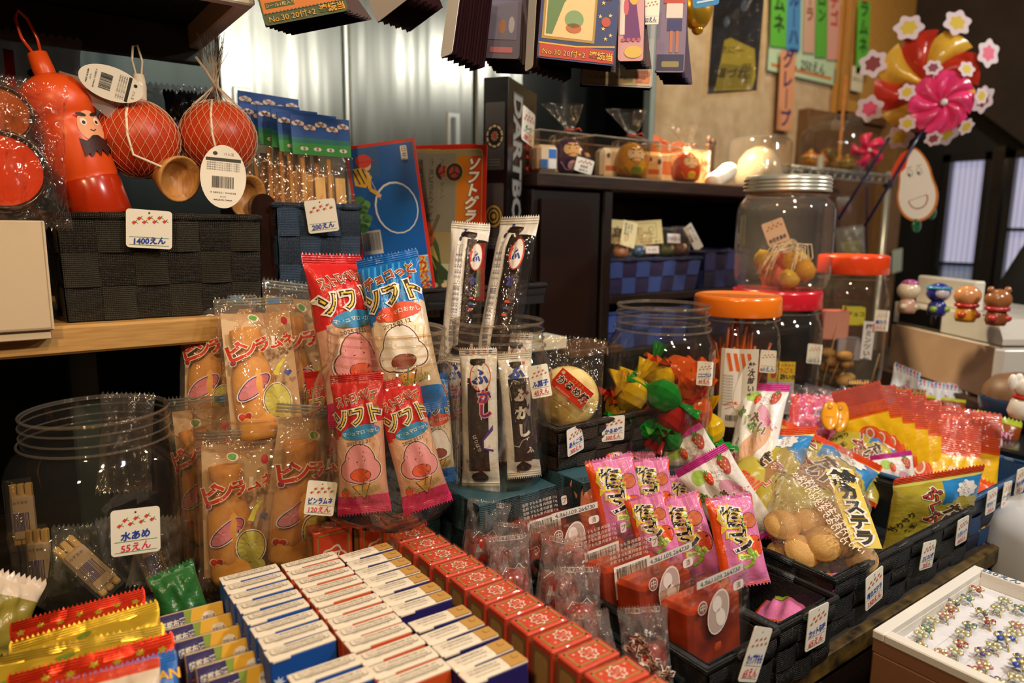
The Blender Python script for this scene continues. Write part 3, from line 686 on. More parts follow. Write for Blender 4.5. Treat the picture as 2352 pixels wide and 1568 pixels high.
foil_pack((22, 1432, None, None, .105), (332, 1350, None, None, .113), .085, .014, lambda u, v: RED if v > .72 else YEL, 'foil_packet', 'red topped yellow foil snack packet, rearmost at the lower left', lambda D, a, b: (pr_yel(D, a, b * .8), pr_red(D, a, b)), 1)
foil_pack((20, 1478, None, None, .108), (362, 1378, None, None, .112), .085, .014, lambda u, v: YEL, 'foil_packet', 'yellow green foil snack packet between two red topped ones', pr_yel, 2)
foil_pack((-60, 1518, None, None, .106), (378, 1432, None, None, .109), .080, .012, lambda u, v: 'm:cfae3a' if v > .9 else YEL, 'foil_packet', 'glinting gold edged yellow foil packet behind the second red one', pr_yel, 6)
foil_pack((16, 1552, None, None, .108), (398, 1452, None, None, .112), .090, .014, lambda u, v: RED if v > .45 else 'm:2f62b5', 'foil_packet', 'red foil packet with gold shapes lying in front, lower left', pr_red, 3)
def pr_blue(D, w_, h):
    D.text('CAN', w_ * .40, h * .78, h * .13, 'p:f0b52c', 1, bold=.03); D.rect(w_ * .36, h * .45, w_ * .47, h * .66, 'p:2f7fc4', 1); D.rect(w_ * .40, h * .2, w_ * .46, h * .4, 'p:d23a2c', 2)
foil_pack((30, 1600, None, None, .107), (404, 1490, None, None, .111), .085, .014, lambda u, v: 'k:2f6fc0' if v > .35 else 'k:dfe4ea', 'foil_packet', 'blue snack packet just in front of the red foil packet', pr_blue, 4)
def pr_wht(D, w_, h): D.ell(w_ * .36, h * .30, w_ * .1, h * .12, 'm:9aa83a', 1); D.rect(-w_ * .2, h * .1, w_ * .3, h * .3, 'p:e9cf52', 1)
foil_pack((140, 1566, None, None, .117), (366, 1508, None, None, .119), .080, .014, lambda u, v: 'k:d9482a' if v > .90 else 'k:d9c7b2', 'foil_packet', 'cream snack packet with a red toothed top, bottom left corner', pr_wht, 5)
p0 = P(-30, 1500, Z=.06); p1 = P(14, 1400, d=dep(p0) + .02)
mb, sf = pouch(.05, .07, .016, lambda u, v: 'k:e6d2bc' if v > .7 else 'k:9a8a3a', .05, .1, .05, 9, 10, .001); mb.obj('snack_packet', mw=frame(p0, p1, 20), label='cream and green packet cut off by the left picture edge', cat='snack packet')
# a dark green bag end behind the yellow boxes
mb, sf = pouch(.07, .10, .03, lambda u, v: 'k:2f6a35', .05, .08, .05, 19, 12, .002); mb.obj('snack_packet', mw=frame(P(438, 1440, Y=.705), P(405, 1345, Y=.72), 12) @ Matrix.Scale(.62, 4), label='crumpled dark green packet between the left jar and the yellow boxes', cat='snack packet')
# ================================================================== left jars and what is in them
PET = 'f:f4f1ea:.012'
c1, t1 = jarpos(30, 425, 940, 1340, .165); J1 = jar('snack_jar', TR(c1, 20), .0825, t1 - c1.z, 'open clear jar nearly empty, tagged 水あめ 55えん, at the far left', e=3.2)
c2, t2 = jarpos(428, 775, 930, 1320, .165); J2 = jar('snack_jar', TR(c2, 35), .0825, t2 - c2.z, 'open clear jar crammed with bottle-shaped wafer packs, tagged 120えん', e=2.6)
c4, t4 = jarpos(735, 1045, 755, 1165, .150); J4 = jar('snack_jar', TR(c4, 30), .075, t4 - c4.z, 'open clear jar of red and blue marshmallow cone packs', e=2.8)
c5, t5 = jarpos(1022, 1262, 735, 1090, .134); J5 = jar('snack_jar', TR(c5, 34), .067, t5 - c5.z, 'open clear jar of white and brown sugar stick packs, tagged 45えん', e=2.8)
for cc, D_ in ((c1, .165), (c2, .165)):
    mb = MB(); mb.lathe([(.0, 0), (D_ * .47, 0), (D_ * .47, cc.z - .001), (0, cc.z - .001)], 'g:14110e', 24); mb.obj('jar_stand', mw=TR((cc.x, cc.y, 0)), label='low round dark stand under the ' + ('far left jar' if cc is c1 else 'jar of wafer packs'), cat='stand')
basket('inverted_basket', .285, .728, 0, .135, .13, c4.z, '35545e/20333a', '2f4a52', 'upturned dark teal basket under the marshmallow jar', 4, 3, flip=True)
basket('inverted_basket', .425, .648, 0, .118, .14, c5.z, '35545e/20333a', '2f4a52', 'upturned dark teal basket under the sugar stick jar', 4, 3, flip=True)

FILM = 'f:fffaf2:.05:.6'
def stand(bx, by, tx, ty, d0, d1=None, rot=0):
    p0 = P(bx, by, d=d0); p1 = P(tx, ty, d=d1 or d0)
    return frame(p0, p1, rot), (p1 - p0).length
# ---- bottle wafer packs: clear film, wafer bottle inside
def ramune_pack(w_, h):
    mb, sf = pouch(w_, h, .026, 'f:fff6ea:.10:.8', .04, .06, .04, 11, 20, .0016)
    D = Pr(mb, sf, .007); s = w_ / .075
    mat_back = 'p:efe6d6'
    R_ = ('p:f6ead8', 'p:2f2f7a', 'p:e0431f')
    for i, ch in enumerate('ビンラムネ'):
        D.otext(ch, (-.024 + .0125 * i) * s, h * (.60 + .018 * i), (.019 - .0018 * i) * s, ('p:f6ead8', 'p:d93c1c'), 3, ws=(.085, .04), rot=14, sx=.95)
    D.ell(-.026 * s, h * .53, .0032 * s, .0032 * s, 'p:f3e8d8', 2); D.ell(-.026 * s, h * .53, .0026 * s, .0026 * s, 'p:9a3a52', 3)
    D.ell(-.004 * s, h * .83, .0052 * s, .0038 * s, 'p:f3e8d8', 2, -20); D.ell(-.004 * s, h * .83, .0042 * s, .0029 * s, 'p:5fa03c', 3, -20)
    D.ell(.024 * s, h * .80, .0032 * s, .0045 * s, 'p:c93040', 3)
    D.shape([(x * s, h * .47 + y * s) for x, y in ((.008, -.006), (.013, -.008), (.0155, .001), (.021, .009), (.0195, .0105), (.013, .004))], 'p:d8cf4a', 3)
    heart(D, .022 * s, h * .44, .0038 * s, 'p:4a58a8', 3)
    # plain pink and yellow shapes in the lower half
    D.ell(-.010 * s, h * .36, .019 * s, .0085 * s, 'p:f3e6dc', 2, 38); D.ell(-.010 * s, h * .36, .0178 * s, .0074 * s, 'p:3a2f78', 3, 38); D.ell(-.010 * s, h * .36, .0170 * s, .0066 * s, 'p:e58a94', 4, 38)
    D.ell(.010 * s, h * .26, .0135 * s, .0165 * s, 'p:f3ecd0', 2); D.ell(.010 * s, h * .26, .0125 * s, .0155 * s, 'p:3a2f78', 3); D.ell(.010 * s, h * .26, .0119 * s, .0149 * s, 'p:d9cf68', 4)
    D.ell(.012 * s, h * .13, .010 * s, .009 * s, 'p:d9cf68', 3)
    heart(D, -.020 * s, h * .17, .0068 * s, 'p:f0dccc', 2); heart(D, -.020 * s, h * .17, .0058 * s, 'p:d2402f', 3)
    D.shape([(x * s, h * .09 + y * s) for x, y in ((-.010, -.012), (-.004, -.013), (.002, .001), (.0, .012), (-.003, .012), (-.004, .001))], 'p:b8651f', 3)
    D.ell(.020 * s, h * .07, .0045 * s, .0045 * s, 'p:c93040', 3)
    D.rect(.012 * s, h * .955, .024 * s, h * .985, 'p:3a7fc4', 1)
    o = mb.obj('ramune_packet', cat='snack packet')
    m = MB(); b = .98
    m.at(TR((-.006 * s, 0, .004)) @ Matrix.Rotation(R(-3), 4, 'Y'))
    pr = [(0, 0), (.017, .0), (.020, .006), (.0205, .045), (.019, .065), (.0135, .085), (.0125, .098), (.0145, .101), (.0145, .112), (.0115, .113), (0, .114)]
    m.lathe([(r * s, z * h / .150) for r, z in pr], 'mot:e0983f:efb562:60:.6:.3', 24, sy=.55)
    m.obj('wafer_bottle', o)
    m = MB(); m.grid(lambda u, v: ((u - .5) * w_ * .86, .004 + .006 * math.sin(math.pi * u), .01 + v * h * .84), 4, 6, 'p:e6d3b4'); m.obj('paper_backing', o)
    seals(o, w_, h, None, 'f:eef4f2:.25:.5', .04, .06, 3)
    return o
dj = (c2 - CAM).dot(FW)
rp = ramune_pack(.077, .150); first = True
grp = 'bottle wafer packs in the second jar'
for bx, by, tx, ty, d0, d1, rot, lab in (
    (620, 1018, 578, 628, dj - .02, dj + .03, 6, 'largest and foremost wafer pack rising from the jar mouth'),
    (500, 1010, 500, 640, dj + .03, dj + .05, -14, 'wafer pack standing behind the foremost one, towards the left'),
    (690, 1010, 690, 650, dj + .05, dj + .07, 28, 'wafer pack half hidden at the right behind the foremost one'),
    (500, 1250, 452, 800, dj + .01, dj + .00, -24, 'wafer pack leaning out over the left side of the jar mouth'),
    (555, 1345, 545, 985, dj - .045, dj - .035, -4, 'wafer pack standing at the front inside the jar, wording in full view'),
    (680, 1300, 735, 930, dj - .02, dj - .03, 16, 'wafer pack inside the jar at right, behind the 120えん tag'),
    (478, 1300, 486, 930, dj + .02, dj + .03, -35, 'wafer pack inside the jar, pressed against its left wall'),
    (610, 1290, 640, 960, dj + .04, dj + .05, 10, 'wafer pack in the middle of the jar, mostly hidden')):
    mw, h = stand(bx, by, tx, ty, d0, d1, rot); mw = mw @ Matrix.Scale(h / .150 if h < .2 else 1.2, 4)
    o = rp if first else dup(rp, mw); first = False
    o.matrix_world = mw; o['label'] = lab; o['group'] = grp
# ---- thin sticks in paper sleeves inside the first jar
def stick_pack():
    mb = MB(); mb.box(-.012, -.006, 0, .012, .006, .055, 'p:c9b9a4', .004); D = Pr(mb, lambda x, y, o: (x, -.006 - o, y)); D.bars(-.0095, .008, .0095, .036, 'p:3d3f8a', 1, 12, None)
    D.text('みずあめ', 0, .046, .004, 'p:6a6a8a', 1)
    o = mb.obj('stick_pack', cat='candy sticks')
    m = MB()
    for x in (-.008, 0, .008): m.box(x - .0035, -.004, -.005, x + .0035, .004, .068, 'wood:c9a860:dcc07c:z:.5', .0015)
    m.obj('wooden_sticks', o)
    m = MB(); m.grid(lambda u, v: ((u - .5) * .03, -.009 - .003 * math.sin(9 * v), -.01 + v * .085), 4, 10, 'f:fff8ee:.06:.9'); m.obj('clear_sleeve', o)
    return o
sp = stick_pack(); first = True; d1_ = (c1 - CAM).dot(FW)
for bx, by, tx, ty, dd, rot, lab in ((250, 1345, 130, 1235, d1_ - .05, 0, 'packet of sticks lying slanted at the front in the nearly empty jar'),
    (95, 1350, 85, 1215, d1_ + .01, -25, 'packet of sticks upright at the left wall of the nearly empty jar'),
    (60, 1240, 50, 1140, d1_ + .04, -20, 'packet of sticks higher up at the left edge of the nearly empty jar'),
    (370, 1340, 330, 1250, d1_ - .02, 20, 'pale packet of sticks behind the 55えん tag in the nearly empty jar')):
    mw, h = stand(bx, by, tx, ty, dd, None, rot); o = sp if first else dup(sp, mw); first = False
    o.matrix_world = mw; o['label'] = lab; o['group'] = 'packets of wooden sticks in the far left jar'
for k, (x, y, rt, cc) in enumerate(((350, 1345, 20, 'f:f0e4cc:.22:.9'), (300, 1335, -15, 'f:cfd8e8:.15:.9'), (170, 1365, 10, 'f:d8e0cc:.12:.9'), (285, 1130, 5, 'f:fff6ea:.05:.9'))):
    mb, sf = pouch(.055, .075 if k < 3 else .11, .02, cc, .05, .05, .05, 30 + k, 12, .004)
    mb.obj('clear_syrup_pouch', mw=frame(P(x, y, d=d1_ - .02), P(x + rt, y - 110, d=d1_ - .01), rt), label=('crumpled clear pouch glinting at the right inside the nearly empty jar', 'bluish clear pouch among the sticks in the nearly empty jar', 'greenish clear pouch at the jar bottom, under the slanted sticks', 'tall clear bag standing at the back of the nearly empty jar')[k], cat='pouch', group='clear pouches in the far left jar')
# ---- marshmallow cone packs
def cone_pack(kind, w_=.070, h=.185):
    red = kind == 'red'; A = 'k:d42c2c' if red else 'k:1d6fc0'; B = 'k:e4632f' if red else 'k:1f86cf'
    mb, sf = pouch(w_, h, .040, lambda u, v: A if v > .93 else (A if v > .60 + .06 * u else ('k:e0a88e' if red else 'k:dcc3a4') if v > .13 else ('k:d8306a' if red else 'k:2a74c4')), .045, .055, .10, 5 if red else 8, 18, .0012, 40)
    D = Pr(mb, sf, .006)
    if not red:
        for i in range(9): D.rect((-.030 + .0068 * i), h * .63, (-.0275 + .0068 * i), h * .93, 'k:3f9fe0', 0)
    # ice cream cone and scoop in the middle
    D.ell(0, h * .47, w_ * .40, h * .16, 'k:f3dcb8' if not red else 'k:eebfa2', 0); D.ell(.0, h * .30, w_ * .34, h * .16, 'k:e6c79a' if not red else 'k:dfae86', 1)
    for i in range(5): D.line([(-w_ * .3 + i * w_ * .13, h * .20), (-w_ * .12 + i * w_ * .13, h * .50)], .0006, 'k:c9a06a', 2)
    D.otext('ストロベリー' if red else 'チョコっと', .0, h * .835, .0150 if red else .0165, ('p:f3e4da', 'p:4a1a14', 'p:e2552a' if red else 'p:d8602a'), 4, rot=14, fit=None, sx=.62 if red else .72)
    D.otext('ソフト', .0, h * .70, .0250, ('p:f6eee0', 'p:3a1a0c', 'p:f0cf45'), 7, ws=(.13, .06, .0), rot=10, sx=.86)
    D.ell(.003, h * .585, .025, .0095, 'p:2f8fc8' if red else 'p:e0502a', 5, 6); D.text('マシュマロおかし', .003, h * .585, .0060, 'p:f2ece0', 6, rot=6, bold=.015)
    D.text('2025.02.21' if red else '2025.03.12', .0, h * .515, .0062, 'p:3a322a', 5, rot=6, fit=.030)
    # plain pink / cream cloud shape holding an orange ball
    g = 'p:eb9aa0' if red else 'p:ece4d8'
    for lv, e, k in ((3, .0022, 'p:f6ece0'), (4, .0012, 'p:5a2a20'), (5, 0, g)):
        D.ell(0, h * .37, .019 + e, .024 + e, k, lv); D.ell(-.013, h * .32, .012 + e, .014 + e, k, lv); D.ell(.013, h * .32, .012 + e, .014 + e, k, lv); D.ell(0, h * .30, .018 + e, .014 + e, k, lv)
    D.ell(.0, h * .285, .0135, .0085, 'p:5a2a20', 6); D.ell(.0, h * .285, .0127, .0078, 'p:e2582a' if red else 'p:8a3a1c', 7)
    D.shape([(-.012, h * .21), (.012, h * .23), (.002, h * .10)], 'p:5a2a20', 3); D.shape([(-.0105, h * .208), (.0105, h * .225), (.0018, h * .112)], 'p:e9a94a', 4)
    D.line([(.000, h * .17), (.004, h * .26)], .0012, 'p:3f7f6a', 8)
    D.otext('いちごゼリー入り!!' if red else 'チョコクリーム入り', .004, h * .165, .0072, ('p:5a8a2a', 'p:f0dc4a'), 8, ws=(.05, .0), rot=16, fit=None, sx=.62)
    if red:
        strawberry(D, .021, h * .80, .0062); strawberry(D, .024, h * .74, .005, 3, 'p:ee7a3a'); strawberry(D, -.022, h * .16, .0062, 3); D.star(.022, h * .61, .004, 'p:e2407a', 4)
    else:
        D.star(.022, h * .80, .004, 'p:d8452a', 5); D.star(.016, h * .845, .003, 'p:8a3a9a', 5); D.star(.020, h * .88, .0025, 'p:8fc03a', 5)
    o = mb.obj('cone_marshmallow_packet', cat='snack packet')
    seals(o, w_, h, 'k:c92a5a' if red else 'k:1d66b4', A, .045, .055)
    return o
dj = (c4 - CAM).dot(FW)
cr = cone_pack('red'); cbl = cone_pack('blue'); used = set()
for kind, bx, by, tx, ty, d0, d1, rot, lab in (
    ('red', 828, 975, 762, 585, dj + .01, dj + .04, 28, 'red cone marshmallow pack leaning out of the jar at the left'),
    ('blue', 955, 950, 888, 585, dj - .015, dj + .04, -6, 'blue cone marshmallow pack standing up out of the jar mouth'),
    ('red', 838, 1178, 818, 858, dj - .052, dj - .045, -6, 'red cone marshmallow pack inside the jar, 2025.02.21 in full view'),
    ('red', 985, 1165, 905, 870, dj - .038, dj - .025, 10, 'red cone marshmallow pack tilted inside the jar at right'),
    ('blue', 1005, 1110, 985, 860, dj + .03, dj + .035, 20, 'blue cone marshmallow pack at the back of the jar, right side'),
    ('red', 770, 1100, 740, 850, dj + .025, dj + .03, -30, 'dark red cone marshmallow pack squeezed against the left jar wall')):
    s0 = cr if kind == 'red' else cbl; mw, h = stand(bx, by, tx, ty, d0, d1, rot); mw = mw @ Matrix.Scale(h / .185, 4)
    o = dup(s0, mw) if kind in used else s0
    used.add(kind); o.matrix_world = mw; o['label'] = lab; o['group'] = 'cone marshmallow packs in the third jar'
# ---- sugar stick packs
def fu_pack(w_=.056, h=.205, v=0):
    WH = 'k:e9e6e0'
    if v == 0: kf = lambda u, q: WH if q > .86 or q < .08 or u < -.05 else 'f:f4ece6:.03:.5'
    else: kf = lambda u, q: WH if q > .80 or q < .14 or u < -.55 or (v == 1 and u > .55) else 'f:f4ece6:.05:.5'
    mb, sf = pouch(w_, h, .032, kf, .05, .05, .06, 40 + v, 16, .001, 34)
    D = Pr(mb, sf, .006)
    if v == 0:
        for i in range(3): D.text('品質管理には万全を期しております', -.010 + .0032 * i - .004, h * .45, .0034, 'p:5a5680', 1, rot=90, fit=h * .62)
        D.text('ホームページアドレス : http://www.yaokin.com', -.002, h * .48, .0036, 'p:4a4668', 1, rot=90, fit=h * .62)
        for i in range(2): D.frame(-.0155 + .0045 * i, h * .66, -.0115 + .0045 * i, h * .82, .0003, 'p:6a6890', 1)
        D.ell(-.012, h * .87, .002, .004, 'p:2a2a4a', 1)
        D.ell(.013, h * .74, .0090, .021, 'p:cf3a2a', 1); D.ell(.013, h * .74, .0078, .0195, 'p:ece9e2', 2); D.text('ふ', .013, h * .74, .017, 'p:2a3f9e', 3, bold=.05, sx=.7)
        D.text('か', .012, h * .57, .013, 'p:3a3fa0', 3, bold=.04, sx=.7)
        for i, k in enumerate(('p:c8402e', 'p:24408f', 'p:c8402e')): D.rect(.009, h * (.36 + .04 * i), .014, h * (.375 + .04 * i), k, 1)
        D.text('ふ', -.006, h * .93, .013, 'p:2a3f9e', 1, bold=.05, rot=10)
    elif v == 1:
        D.ell(.004, h * .80, .0155, .0215, 'p:cf3a2a', 1); D.ell(.004, h * .80, .0142, .0200, 'p:ece9e2', 2); D.text('ふ', .004, h * .80, .024, 'p:2a3f9e', 3, bold=.05)
        for i, ch in enumerate('かし'): D.otext(ch, .010, h * (.66 - .10 * i), .020, ('p:e8dcd6', 'p:cf3a3a', 'p:4a2a90'), 2, ws=(.12, .08, .02))
        D.shape([(.021, h * .46), (.006, h * .36), (.005, h * .29), (.021, h * .27)], 'p:4a2a90', 1); D.shape([(.021, h * .42), (.008, h * .35), (.008, h * .30), (.021, h * .285)], 'p:ece9e4', 2)
        D.text('ふ', .015, h * .31, .0055, 'p:2a3f9e', 3)
        for i, k in enumerate(('p:2a3f9e', 'p:cf3a2a', 'p:2a3f9e', 'p:cf3a2a', 'p:2a3f9e')): D.rect(-.018 + .0085 * i, h * .955, -.013 + .0085 * i, h * .985, k, 1)
        D.text('ぱりぱり', -.002, h * .33, .0065, 'p:ddd6cc', 2, rot=-70); D.text('ぱりぱり', -.014, h * .16, .006, 'p:4a4640', 2, rot=-75)
    else:
        D.text('ふ', .0, h * .85, .026, 'p:2a4a9e', 2, bold=.06); D.rect(.012, h * .90, .0165, h * .925, 'p:d8604a', 1)
        for ch, z, k in (('ふ', .66, 'p:d8cfc8'), ('か', .52, 'p:e9e4de'), ('し', .38, 'p:e9e4de')): D.text(ch, .004, h * z, .022, k, 2, bold=.06)
        D.line([(-.012, h * .62), (-.014, h * .72), (-.006, h * .78), (.004, h * .76)], .0008, 'p:c9c6c2', 1)
        D.line([(-.018, h * .27), (-.006, h * .25), (.0, h * .30), (.012, h * .32)], .0009, 'p:d9d6d2', 1); D.text('ふ', .012, h * .22, .012, 'p:ded8d2', 2, bold=.04)
        D.rect(.004, h * .05, .008, h * .07, 'p:c8402e', 1); D.rect(-.012, h * .04, -.008, h * .06, 'p:c8402e', 1)
        D.text('http://www.yaokin.com', .0185, h * .42, .0040, 'p:6a6890', 1, rot=-90)
    o = mb.obj('sugar_stick_packet', cat='snack packet')
    m = MB(); m.lathe([(0, .012), (.012, .013), (.0145, .018), (.0145, h * .90), (.012, h * .925), (0, h * .93)], 'mot:1c0f09:3a2014:120:.3:.6', 16, sy=.62); m.obj('brown_sugar_stick', o)
    seals(o, w_, h, WH, WH, .05, .05, 3)
    return o
dj = (c5 - CAM).dot(FW); f0, f1, f2 = fu_pack(v=0), fu_pack(v=1), fu_pack(v=2); used = set()
for v, bx, by, tx, ty, d0, d1, rot, lab in (
    (0, 1052, 835, 1082, 512, dj - .0, dj + .03, -6, 'white sugar stick pack leaning out of the jar, left of two'),
    (0, 1130, 870, 1195, 498, dj - .01, dj + .03, -34, 'white sugar stick pack leaning out of the jar, right of two'),
    (1, 1105, 1122, 1098, 800, dj - .040, dj - .036, -8, 'sugar stick pack with a red ringed ふ at the front of the jar'),
    (2, 1205, 1095, 1180, 810, dj - .034, dj - .028, 6, 'sugar stick pack with a big blue ふ at the right front of the jar'),
    (1, 1055, 1110, 1048, 790, dj + .01, dj + .015, -30, 'sugar stick pack at the left wall of its jar, behind the ringed ふ'),
    (1, 1180, 1060, 1185, 765, dj + .03, dj + .035, 15, 'sugar stick pack with a red and blue dotted top at the back of the jar')):
    s0 = (f0, f1, f2)[v]; mw, h = stand(bx, by, tx, ty, d0, d1, rot); mw = mw @ Matrix.Scale(h / .205, 4)
    o = dup(s0, mw) if v in used else s0
    used.add(v); o.matrix_world = mw; o['label'] = lab; o['group'] = 'sugar stick packs in the fourth jar'
# tags on these jars
tagpx(313, 1272, 311, 1167, d1_ - .083, '水あめ', '55えん', 'white card 水あめ 55えん on the far left jar', wpx=100)
tagpx(731, 1183, 742, 1105, (c2 - CAM).dot(FW) - .082, 'ビンラムネ', '120えん', 'white card ビンラムネ 120えん on the wafer pack jar', wpx=66)
tagpx(1246, 912, 1234, 838, (c5 - CAM).dot(FW) - .062, 'ふ菓子', '45えん', 'white card ふ菓子 45えん on the sugar stick jar', wpx=48, rot=14)
tagpx(985, 728, 985, 672, dep(P(985, 700, Y=.99)), '', '150えん', 'white card half hidden behind the marshmallow jar mouth', wpx=50)

# ================================================================== toys on the left shelf
basket('toy_basket', .055, .922, .339, .212, .17, .122, '2b281f/1c1a14', '1f1c16', 'wide charcoal woven basket of toys tagged 1400えん on the pale shelf', 6, 3, ny=4, flare=.003)
basket('toy_basket', .304, .955, .319, .116, .14, .160, '34485f/263445', '2e3f54', 'navy woven basket of bamboo copters tagged 200えん', 4, 4, ny=4, flare=.001)
def flat_tag(px0, px1, Y, txt, lab, wpx, rot=0):
    p0 = P(*px0, Y=Y); p1 = P(*px1, Y=Y); w_, h = px(wpx, p0), (p1 - p0).length
    return tagcard(frame(p0, p1, rot), w_, h, txt, '', lab, lines=(.28, .08))
flat_tag((343, 570), (343, 482), .905, '1400えん', 'white card 1400えん on the charcoal basket', 94)
flat_tag((745, 533), (733, 458), .940, '200えん', 'white card 200えん on the navy basket', 68)
# frosted bin at the left edge
bn = empty('frosted_bin', TR((0, 0, 0)), 'frosted white plastic bin cut off by the left picture edge', 'bin')
mb = MB(); 
def binp(u, v): return (-.10 + .139 * u + .000 * v + .002 * (1 - v) * u, .895, .337 + .114 * v)
mb.box(-.10, .880, .337, .0385, .884, .451, 'frost:d8c3a4', .001); mb.box(.0355, .880, .337, .0395, .99, .451, 'frost:d8c3a4', .001); mb.box(-.10, .88, .337, .039, .99, .341, 'frost:d8c3a4', .001); mb.box(-.10, .986, .337, .039, .99, .451, 'frost:d8c3a4', .001); mb.obj('bin_wall', bn)
mb = MB(); mb.box(-.10, .884, .327, .036, .9, .3375, 'frost:d8c3a4', .001); mb.obj('bin_foot', bn)
# round orange toys wrapped in film over the bin
for k, (x, y, r, zz, cA, lab) in enumerate(((5, 392, 92, .90, 'g:e2481c', 'large round orange toy drum with a dark rim in the frosted bin'), (0, 262, 66, .93, 'g:b5602a', 'dull orange round toy drum behind the larger one at the left edge'))):
    p = P(x, y, Y=zz); r_ = px(r, p); mb = MB()
    mb.lathe([(r_ * .86, 0), (0, 0)], cA, 40, None, False); mb.lathe([(0, -.03), (r_ * .9, -.03), (r_, -.026), (r_ * 1.02, -.006), (r_, .003), (r_ * .90, .003), (r_ * .86, 0)], 'g:2a1a12', 40)
    o = mb.obj('toy_drum', mw=frame(p, p + Vector((.0, -.02, .1))) @ Matrix.Rotation(R(76), 4, 'X'), label=lab, cat='toy', group='round toys in the frosted bin')
    m = MB(); m.lathe([(r_ * 1.04, .006), (r_ * .6, .012), (0, .013)], 'f:ffffff:.01:.6', 30); m.obj('clear_wrap', o)
mb, sf = pouch(.10, .15, .05, 'f:fff4ea:.02:.8', .04, .06, .1, 51, 20, .005); mb.obj('film_bag', mw=frame(P(40, 520, Y=.885), P(25, 165, Y=.90), 10), label='crinkled clear film bag over the round orange toys', cat='bag')
# daruma bottle
p0 = P(232, 500, Y=.965); p1 = P(100, 160, Y=.985); mw = frame(p0, p1, 26); L_ = (p1 - p0).length; s = L_ / .19
OR = 'mot:e8561c:dc4a18:8:.35:0'
mb = MB(); mb.lathe([(r * s, z * s) for r, z in ((0, 0), (.036, .0), (.0385, .004), (.0385, .045), (.037, .049), (.0385, .053), (.039, .075), (.041, .10), (.040, .118), (.036, .124), (.040, .130), (.043, .145), (.040, .160), (.030, .174), (.016, .182), (0, .184))], OR, 36)
fn = lambda x, z, o: (x, -math.sqrt(max(1e-6, (.0405 * s + o) ** 2 - x * x)), z)
D = Pr(mb, fn, .006); 
D.ell(.012 * s, .108 * s, .018 * s, .020 * s, 'p:eda77c', 1)
for sg in (-1, 1): D.ell((.012 + sg * .009) * s, .114 * s, .0042 * s, .0046 * s, 'p:f4e6d8', 2); D.ell((.012 + sg * .009) * s, .113 * s, .0022 * s, .0022 * s, 'p:1f1512', 3); D.ell((.012 + sg * .009) * s, .123 * s, .0065 * s, .0024 * s, 'p:2a120c', 3, sg * 14)
D.line([(.008 * s, .104 * s), (.012 * s, .102 * s), (.016 * s, .104 * s)], .001, 'p:4a1a10', 3); D.ell(.012 * s, .094 * s, .007 * s, .003 * s, 'p:2a120c', 3)
D.shape([((.012 + q[0]) * s, q[1] * s) for q in ((-.021, .095), (-.014, .090), (-.008, .094), (.008, .094), (.014, .090), (.021, .096), (.020, .074), (.015, .084), (.010, .070), (.004, .083), (-.002, .070), (-.008, .083), (-.014, .070), (-.017, .082), (-.021, .072))], 'p:3a130c', 2)
o = mb.obj('daruma_bottle', mw=mw, label='orange daruma-shaped bottle with a bearded face and hanging loop', cat='toy')
m = MB(); m.lathe([(r * s, z * s) for r, z in ((.0365, -.0008), (.0389, .004), (.0389, .044), (.0375, .0485))], 'g:b8300f', 36); m.obj('bottle_base', o)
m = MB(); m.lathe([(.012 * s, .183 * s), (.0125 * s, .19 * s), (.011 * s, .21 * s), (0, .211 * s)], OR, 20); m.obj('bottle_cap', o)
m = MB(); m.tube([((-.004 + .0) * s, 0, .208 * s), (-.011 * s, 0, .228 * s), (-.010 * s, 0, .252 * s), (-.003 * s, 0, .262 * s), (.004 * s, 0, .252 * s), (.007 * s, 0, .228 * s), (.004 * s, 0, .208 * s)], .0017, 'g:ee4a18', 8); m.obj('hanging_loop', o)
m = MB(); q = [(.010, .178), (.03, .172), (.055, .150), (.078, .128), (.085, .118), (.07, .122), (.05, .118), (.045, .10), (.042, .12), (.030, .160)]
m.grid(lambda u, v: ((.012 + .075 * u) * s, (-.012 + .004 * math.sin(9 * u + 4 * v) - .030 * math.sin(math.pi * u)) * s, (.185 - .060 * u - v * (.012 + .038 * math.sin(math.pi * u) ** .7)) * s), 18, 10, 'f:f2622a:.55:.9'); m.obj('bunched_netting', o)
